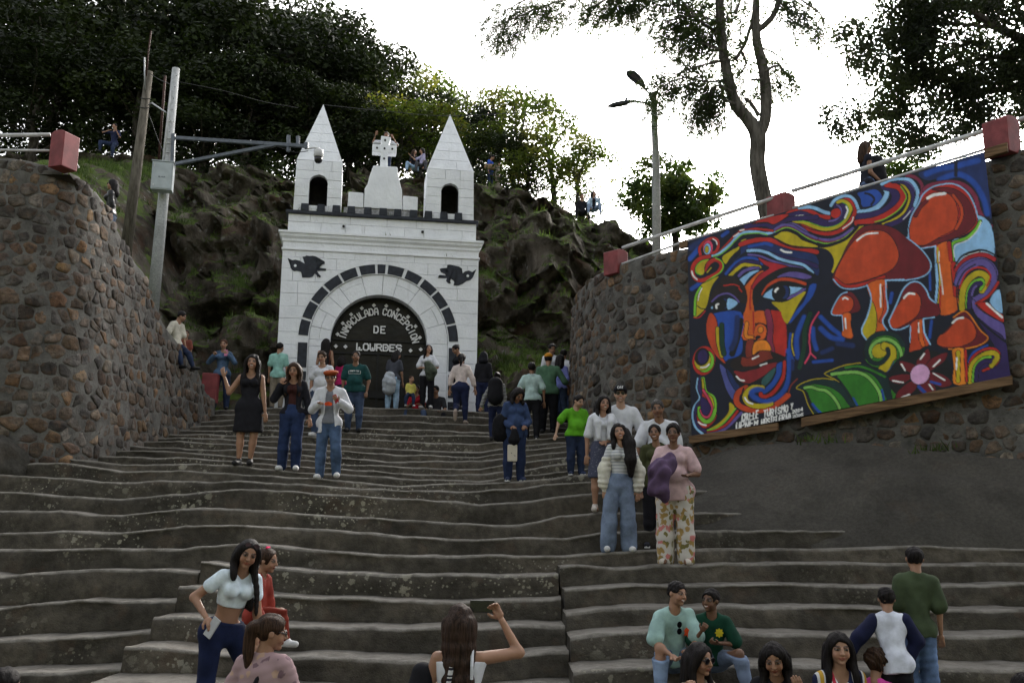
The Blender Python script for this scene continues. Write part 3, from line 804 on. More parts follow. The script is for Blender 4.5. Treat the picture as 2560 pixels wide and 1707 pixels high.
# string course, cornice, attic, dark ledge
mb = MB(); mb.box((-HW - .03, -0.035, 4.2), (HW + .03, 0.3, 4.26)); gput(mb, 'string_course', M_WHITE, bevel=.012)
mb = MB()
pr = [(0.0, 4.262), (0.0, 4.40), (-0.03, 4.44), (-0.035, 4.50), (-0.08, 4.56), (-0.09, 4.63), (-0.12, 4.64), (-0.12, 4.70), (0.10, 4.73)]
n = len(pr); V = []
for x, e in ((-HW, -1), (HW, 1)):
    V += [(x - e * min(0, p[0]) , p[0], p[1]) for p in pr]
V2 = [(-HW + min(0, p[0]), p[0], p[1]) for p in pr] + [(HW - min(0, p[0]), p[0], p[1]) for p in pr]
V2 += [(-HW + min(0, p[0]), 1.5, p[1]) for p in pr] + [(HW - min(0, p[0]), 1.5, p[1]) for p in pr]
Fc = [(i, n + i, n + i + 1, i + 1) for i in range(n - 1)] + [(2 * n + i, i, i + 1, 2 * n + i + 1) for i in range(n - 1)] + [(n + i, 3 * n + i, 3 * n + i + 1, n + i + 1) for i in range(n - 1)] + [(n - 1, 2 * n - 1, 4 * n - 1, 3 * n - 1)]
mb.add(V2, Fc); gput(mb, 'cornice', M_WHITE)
for z0, z1 in ((4.735, 4.98), (4.98, 5.19)):
    block_row(z0, z1, lambda z: -HW + .1, lambda z: HW - .08, 0.03, 0.13, 0.5, 1.1, M_WHITE)
mb = MB(); mb.box((-HW + .03, -0.05, 5.19), (HW - .02, 1.5, 5.275)); gput(mb, 'ledge', M_NAVY, bevel=.01)
for k in range(11):
    if True:
        x = -2.05 + .405 * k + rg.uniform(-.015, .015); mb = MB()
        mb.prism([(x - .105, 5.277), (x + .105, 5.277), (x + .095, 5.47), (x - .095, 5.47)], -0.04, 0.17); gput(mb, 'merlon', M_NAVY, bevel=.012)
# small bolts that carried lamps
for x, y in ((859, 566), (1056, 580)):
    u, z = gl(x, y); mb = MB(); mb.tube([(u, 0.02, z), (u, -0.05, z - .01)], 0.035, 8); gput(mb, 'bolt', M_IRON)
# spires
def spire(cx, hw, parent_name):
    sp = empty(parent_name); sp.parent = gate; sp.location = (cx, 0, 5.277)
    nh, nz0, nzs = 0.24, 0.18, 0.80            # niche half width, sill, spring height (local)
    SH, TIP, DP = 1.42, 3.26, 1.15
    def half(z): return hw * (1.04 - 0.04 * z / SH) if z <= SH else max(0.004, hw * (TIP - z) / (TIP - SH))
    zs = [0.0, .18, .42, .66, .90, 1.14, 1.42, 1.72, 2.02, 2.3, 2.58, 2.84, 3.08, 3.255]
    def nich(z):
        if z < nz0 + .001: return 0.0
        if z <= nzs: return nh
        return math.sqrt(max(0.0, nh * nh - (z - nzs) ** 2))
    for z0, z1 in zip(zs[:-1], zs[1:]):
        d0 = 0.14 if z0 < SH - .01 else 0.14
        yo = lambda z: 0.0
        if z0 >= nz0 and z0 < nzs + nh:
            block_row(z0, z1, lambda z: -half(z), lambda z: -nich(z), 0.06, 0.22, 0.3, 0.6, M_WHITE, parent=sp, k=5)
            block_row(z0, z1, lambda z: nich(z), lambda z: half(z), 0.06, 0.22, 0.3, 0.6, M_WHITE, parent=sp, k=5)
        elif z0 < SH - .01:
            block_row(z0, z1, lambda z: -half(z), lambda z: half(z), 0.06, 0.22, 0.35, 0.75, M_WHITE, parent=sp)
    mb = MB()                                   # sides, back and roof of the hollow body
    for s in (-1, 1):
        x0, x1 = sorted((s * nh * 1.03, s * (half(.6) - .012))); mb.box((x0, .2205, 0), (x1, DP, SH - .02))
    mb.box((-nh * 1.03, DP - .2, 0), (nh * 1.03, DP - .005, SH - .02)); mb.box((-nh * 1.03, .2205, 1.06), (nh * 1.03, DP - .2, SH - .02)); mb.box((-nh * 1.03, .2205, 0), (nh * 1.03, DP - .2, .16))
    mb.build('body', M_WHITE, sp)
    mb = MB(); mb.box((-nh * 1.0, .30, .165), (nh * 1.0, DP - .21, 1.055)); mb.f = [q[::-1] for k_, q in enumerate(mb.f) if k_ != 2]; mb.build('niche_shade_box', M_NICHESHADE, sp)  # added dark box: the hollow's shade is put into its colour
    # pyramid in courses
    for z0, z1 in zip(zs[:-1], zs[1:]):
        if z0 < SH - .01: continue
        g = .006; a_, b_ = half(z0 + g), half(z1 - g); fy0 = 0.06 + (DP - .06) / 2 * (z0 + g - SH) / (TIP - SH); fy1 = 0.06 + (DP - .06) / 2 * (z1 - g - SH) / (TIP - SH)
        by0 = DP - (fy0 - .06); by1 = DP - (fy1 - .06)
        cuts = [-1, rg.uniform(-.35, .35), 1] if a_ > .22 else [-1, 1]
        for c0, c1 in zip(cuts[:-1], cuts[1:]):
            e0 = .006 / a_ if c0 > -1 else 0; e1 = .006 / a_ if c1 < 1 else 0
            mb = MB(); mb.add([((c0 + e0) * a_, fy0, z0 + g), ((c1 - e1) * a_, fy0, z0 + g), ((c1 - e1) * a_, by0, z0 + g), ((c0 + e0) * a_, by0, z0 + g),
                               ((c0 + e0) * b_, fy1, z1 - g), ((c1 - e1) * b_, fy1, z1 - g), ((c1 - e1) * b_, by1, z1 - g), ((c0 + e0) * b_, by1, z1 - g)],
                              [(0, 3, 2, 1), (4, 5, 6, 7), (0, 1, 5, 4), (1, 2, 6, 5), (2, 3, 7, 6), (3, 0, 4, 7)])
            mb.build('block', M_WHITE, sp)
    mb = MB(); mb.add([(-hw * .97, .09, SH), (hw * .97, .09, SH), (hw * .97, DP - .02, SH), (-hw * .97, DP - .02, SH), (0, DP / 2, TIP - .1)], [(0, 1, 4), (1, 2, 4), (2, 3, 4), (3, 0, 4), (3, 2, 1, 0)]); mb.build('spire_core', M_WHITE, sp)
    return sp
spire(-1.735, 0.595, 'spire'); spire(1.76, 0.63, 'spire')
# pedestal and cross
ped = empty('pedestal'); ped.parent = gate; ped.location = (0, 0, 5.277); ped.scale = (1, 1, 1.07)
def gp2(x, y): u, z = gl(x, y); return u, z - 5.277
def tracep(pts, ox, oy, sc): return [gp2(ox + p[0] / sc, oy + p[1] / sc) for p in pts]
C2 = (640, 220, 3.5636)
body = tracep([(962, 1040), (968, 900), (995, 860), (1010, 800), (1030, 750), (1045, 708), (1260, 720), (1268, 790), (1285, 860), (1302, 915), (1305, 1056)], *C2)
body = [(x, max(z, 0.2) if z > 0.3 else 0.2) for x, z in body]
mb = MB(); mb.prism(body[::-1], 0.1, 0.75); mb.build('plinth', M_WHITE, ped, bevel=.02)
for pts in ([(815, 1030), (825, 925), (958, 935), (958, 1040)], [(1312, 1056), (1312, 960), (1445, 972), (1442, 1062)]):
    q_ = [(x, z if z > 0.3 else 0.2) for x, z in tracep(pts, *C2)]
    mb = MB(); mb.prism(q_[::-1] if sum(q_[i][0] * q_[(i + 1) % 4][1] - q_[(i + 1) % 4][0] * q_[i][1] for i in range(4)) > 0 else q_, 0.11, 0.55); mb.build('low_wall', M_WHITE, ped, bevel=.02)
mb = MB(); mb.box((-1.05, .15, 0), (.85, .7, .199)); mb.build('footing', M_JOINT, ped)
cu, cz0 = gp2(640 + 1140 / 3.5636, 220 + 712 / 3.5636)
_, cz1 = gp2(640 + 1160 / 3.5636, 220 + 455 / 3.5636)
_, ca0 = gp2(640 + 1145 / 3.5636, 220 + 585 / 3.5636); _, ca1 = gp2(640 + 1145 / 3.5636, 220 + 522 / 3.5636)
cr = MB()
cr.prism([(cu - .105, cz0 - .02), (cu + .105, cz0 - .02), (cu + .09, ca0), (cu + .325, ca0), (cu + .325, ca1), (cu + .11, ca1), (cu + .165, cz1), (cu - .10, cz1 + .02), (cu - .09, ca1), (cu - .325, ca1), (cu - .325, ca0), (cu - .09, ca0)], 0.22, 0.52)
cross = cr.build('cross', M_WHITE, ped, bevel=.012)
for dx, dz in ((0, (ca0 + ca1) / 2), (-.2, (ca0 + ca1) / 2), (.21, (ca0 + ca1) / 2), (0.01, ca1 + .12), (0, ca0 - .17)):
    mb = MB(); mb.tube([(cu + dx, .225, dz), (cu + dx, .205, dz)], .028, 10); mb.build('socket', M_IRON, cross)
# painted birds of the spandrels
C3 = (640, 560, 3.1364)
bird1 = [(248, 268), (285, 285), (310, 281), (345, 290), (382, 312), (365, 258), (385, 256), (395, 248), (420, 252), (445, 250), (470, 256), (475, 262), (466, 300), (490, 297), (512, 286), (520, 285), (538, 295), (535, 305), (540, 312), (515, 318), (490, 318), (470, 327), (465, 340), (500, 343), (552, 352), (520, 358), (548, 366), (500, 368), (478, 370), (490, 390), (510, 412), (498, 421), (490, 405), (480, 420), (478, 405), (462, 388), (450, 395), (443, 415), (420, 420), (362, 420), (360, 395), (352, 375), (340, 370), (320, 367), (298, 370), (280, 358), (270, 338), (267, 312), (276, 296)]
bird2 = [(1728, 355), (1695, 378), (1670, 366), (1640, 372), (1620, 388), (1600, 374), (1614, 350), (1590, 335), (1560, 328), (1520, 319), (1500, 322), (1497, 345), (1513, 387), (1490, 380), (1470, 370), (1455, 348), (1440, 354), (1445, 366), (1450, 378), (1480, 392), (1505, 398), (1490, 405), (1440, 400), (1430, 410), (1460, 412), (1425, 422), (1470, 425), (1497, 424), (1490, 445), (1500, 460), (1515, 468), (1530, 460), (1508, 442), (1530, 430), (1550, 445), (1560, 470), (1548, 482), (1585, 484), (1620, 470), (1650, 448), (1680, 440), (1698, 422), (1706, 398), (1700, 380)]
for bd, eye, lb in ((bird1, (308, 328), None), (bird2, (1660, 408), None)):
    poly = [gl(C3[0] + p[0] / C3[2], C3[1] + p[1] / C3[2]) for p in bd]
    bm = bmesh.new(); vs = [bm.verts.new((x, -0.016, z)) for x, z in poly]; fc = bm.faces.new(vs)
    bmesh.ops.triangulate(bm, faces=[fc]); r = bmesh.ops.extrude_face_region(bm, geom=bm.faces[:])
    for e in r['geom']:
        if isinstance(e, bmesh.types.BMVert): e.co.y = 0.03
    bmesh.ops.recalc_face_normals(bm, faces=bm.faces[:])
    me = bpy.data.meshes.new('bird_emblem'); bm.to_mesh(me); bm.free(); ob = link('bird_emblem', me, M_NAVY, gate)
    ex, ez = gl(C3[0] + eye[0] / C3[2], C3[1] + eye[1] / C3[2])
    mb = MB(); mb.tube([(ex, -0.01, ez), (ex, -0.022, ez)], .036, 12); mb.build('eye', M_WHITE, ob)
# ---- the door with its lettering
FONT = {
 'I': [[(.5, 0), (.5, 1.5)]], 'N': [[(0, 0), (0, 1.5), (1, 0), (1, 1.5)]], 'M': [[(0, 0), (0, 1.5), (.5, .75), (1, 1.5), (1, 0)]],
 'A': [[(0, 0), (0, .9), (.25, 1.5), (.75, 1.5), (1, .9), (1, 0)], [(0, .6), (1, .6)]], 'C': [[(1, 1.2), (.75, 1.5), (.25, 1.5), (0, 1.2), (0, .3), (.25, 0), (.75, 0), (1, .3)]],
 'U': [[(0, 1.5), (0, .3), (.25, 0), (.75, 0), (1, .3), (1, 1.5)]], 'L': [[(0, 1.5), (0, 0), (1, 0)]], 'D': [[(0, 0), (0, 1.5), (.65, 1.5), (1, 1.15), (1, .35), (.65, 0), (0, 0)]],
 'O': [[(.25, 0), (0, .3), (0, 1.2), (.25, 1.5), (.75, 1.5), (1, 1.2), (1, .3), (.75, 0), (.25, 0)]], 'E': [[(1, 1.5), (0, 1.5), (0, 0), (1, 0)], [(0, .78), (.75, .78)]],
 'P': [[(0, 0), (0, 1.5), (.75, 1.5), (1, 1.25), (1, .9), (.75, .65), (0, .65)]], 'R': [[(0, 0), (0, 1.5), (.75, 1.5), (1, 1.25), (1, .95), (.75, .7), (0, .7)], [(.55, .7), (1, 0)]],
 'S': [[(1, 1.25), (.8, 1.5), (.2, 1.5), (0, 1.25), (0, 1.0), (.2, .78), (.8, .72), (1, .5), (1, .25), (.8, 0), (.2, 0), (0, .25)]], 'T': [[(0, 1.5), (1, 1.5)], [(.5, 1.5), (.5, 0)]],
 'B': [[(0, 0), (0, 1.5), (.75, 1.5), (1, 1.2), (.75, .8), (0, .8)], [(.75, .8), (1, .4), (.75, 0), (0, 0)]], 'F': [[(1, 1.5), (0, 1.5), (0, 0)], [(0, .78), (.75, .78)]],
 'H': [[(0, 0), (0, 1.5)], [(1, 0), (1, 1.5)], [(0, .75), (1, .75)]], 'K': [[(0, 0), (0, 1.5)], [(1, 1.5), (0, .7), (1, 0)]], 'Y': [[(0, 1.5), (.5, .75), (1, 1.5)], [(.5, .75), (.5, 0)]],
 'W': [[(0, 1.5), (.25, 0), (.5, .8), (.75, 0), (1, 1.5)]], 'G': [[(1, 1.2), (.75, 1.5), (.25, 1.5), (0, 1.2), (0, .3), (.25, 0), (.75, 0), (1, .3), (1, .75), (.55, .75)]], 'V': [[(0, 1.5), (.5, 0), (1, 1.5)]],
 '2': [[(0, 1.2), (.25, 1.5), (.75, 1.5), (1, 1.2), (1, .95), (0, 0), (1, 0)]], '0': [[(.25, 0), (0, .3), (0, 1.2), (.25, 1.5), (.75, 1.5), (1, 1.2), (1, .3), (.75, 0), (.25, 0)]], '4': [[(.8, 0), (.8, 1.5), (0, .5), (1, .5)]],
 '6': [[(.9, 1.4), (.4, 1.5), (0, .9), (0, .3), (.25, 0), (.75, 0), (1, .3), (1, .6), (.7, .85), (0, .6)]], '-': [[(.1, .7), (.9, .7)]], '+': [[(.1, .7), (.9, .7)], [(.5, .3), (.5, 1.1)]], ' ': []}
def strokes(ch, w, h):
    return [[(p[0] * w, p[1] / 1.5 * h) for p in s] for s in FONT[ch]]
def flatstroke(mb, pts, wd, fn, y0=0.0, th=0.012):
    """thick line through 2-D points; fn maps (x, z) -> (x, z)"""
    for k in range(len(pts) - 1):
        (ax, az), (bx_, bz_) = pts[k], pts[k + 1]; l = math.hypot(bx_ - ax, bz_ - az)
        if l < 1e-6: continue
        dx, dz = (bx_ - ax) / l, (bz_ - az) / l; e = wd * .45
        ax, az, bx2, bz2 = ax - dx * e, az - dz * e, bx_ + dx * e, bz_ + dz * e; px, pz = -dz * wd / 2, dx * wd / 2
        poly = [fn((ax - px, az - pz)), fn((bx2 - px, bz2 - pz)), fn((bx2 + px, bz2 + pz)), fn((ax + px, az + pz))]
        mb.prism(poly, y0 - .0006 * (k % 3), y0 + th)
door = empty('door'); door.parent = gate; door.location = (0, 0.42, 0)
mb = MB(); mb.prism([(-RD * 1.01, 0), (RD * 1.01, 0), (RD * 1.01, CZ)] + [(RD * 1.01 * math.cos(math.pi * k / 28), CZ + RD * 1.01 * math.sin(math.pi * k / 28)) for k in range(1, 28)] + [(-RD * 1.01, CZ)], 0.05, 0.09)
mb.build('sheet', M_SHEET, door)
for z, w in ((1.60, .05), (1.95, .03), (0.55, .04), (0.03, .05)):
    mb = MB(); mb.box((-RD, 0.0, z), (RD, 0.055, z + w)); mb.build('rail', M_IRON, door)
for x in (-.035, -RD + .0, RD - .05, -.62, .62):
    mb = MB(); mb.box((x, -0.004, 0), (x + .05, 0.052, 1.60)); mb.build('stile', M_IRON, door)
mb = MB(); mb.box((-.22, -.012, .45), (.26, .045, .62)); mb.build('lock_plate', M_IRON, door)
for k in range(14):
    a0, a1 = math.pi * k / 14, math.pi * (k + 1) / 14
    if k == 0:
        mb = MB()
        for j in range(28):
            b0, b1 = math.pi * j / 28, math.pi * (j + 1) / 28
            mb.prism([(RD * math.cos(b0), CZ + RD * math.sin(b0)), (RD * math.cos(b1), CZ + RD * math.sin(b1)), ((RD - .05) * math.cos(b1), CZ + (RD - .05) * math.sin(b1)), ((RD - .05) * math.cos(b0), CZ + (RD - .05) * math.sin(b0))], 0.0, 0.05)
        mb.build('arch_frame', M_IRON, door)
txt = 'INMACULADA CONCEPCION'; ACZ, AR, LH, LWd = 1.78, 0.90, 0.165, 0.088
for i, ch in enumerate(txt):
    if ch == ' ': continue
    ang = D(-76.5 + 153.0 * i / (len(txt) - 1) + (2.0 if i < 10 else 0)); mb = MB()
    def fn(p, ang=ang):
        x, z = p[0] - LWd / 2, p[1] + AR
        return x * math.cos(ang) + z * math.sin(ang), ACZ - x * math.sin(ang) + z * math.cos(ang)
    for s in strokes(ch, LWd, LH): flatstroke(mb, s, .032, fn, -0.012, .02)
    mb.build('letter', M_LETTER, door)
def word(w, x0, z0, lw, lh, gap, wd, parent, mat, y0=-0.012, name='letter'):
    for i, ch in enumerate(w):
        mb = MB(); xo = x0 + i * (lw + gap)
        for s in strokes(ch, lw, lh): flatstroke(mb, s, wd, lambda p: (p[0] + xo, p[1] + z0), y0, .02)
        if mb.v: mb.build(name, mat, parent)
word('DE', -.135, 2.18, .105, .175, .075, .034, door, M_LETTER)
word('LOURDES', -.565, 1.71, .125, .165, .047, .036, door, M_LETTER)
def diamond(x, z, r, parent=door):
    mb = MB(); mb.prism([(x - r, z), (x, z - r), (x + r, z), (x, z + r)], -0.016, 0.0); mb.build('diamond', M_LETTER, parent)
for k in range(12): 
    a = D(-93 + 186.0 * k / 11); diamond(1.11 * math.sin(a), 1.84 + 1.09 * math.cos(a), .056)
diamond(-.86, 1.78, .056); diamond(.84, 1.74, .056)
for k, dz in ((0, .05), (2, .05), (4, .085), (6, .06)): diamond(-.5 + .172 * k, 1.71 + dz, .036)

# ================================================================== THE PAINTED BANNER
KOL = dict(k=(14, 16, 20), n=(14, 20, 40), y=(172, 154, 22), o=(196, 88, 28), R=(176, 62, 28), r=(168, 36, 28), d=(98, 20, 30), b=(28, 68, 152), B=(22, 40, 88), l=(134, 178, 222),
           p=(90, 76, 140), P=(42, 28, 80), g=(44, 112, 30), G=(118, 172, 82), L=(112, 176, 48), w=(218, 222, 226), m=(120, 36, 64), K=(196, 60, 92), t=(12, 38, 40), T=(44, 84, 84),
           e=(12, 52, 36), s=(30, 22, 22), q=(118, 42, 30), Q=(122, 30, 36), f=(200, 152, 192), u=(210, 122, 30), c=(160, 28, 40), j=(72, 78, 142))
FR = dict(A=(1700, 540, 6.029), B=(1700, 780, 4.611), C=(1960, 380, 5.228), D=(2220, 360, 4.356), E=(1980, 660, 5.6), F=(2200, 660, 4.3556), G=(1960, 840, 6.533), M=(1680, 340, 1.96))
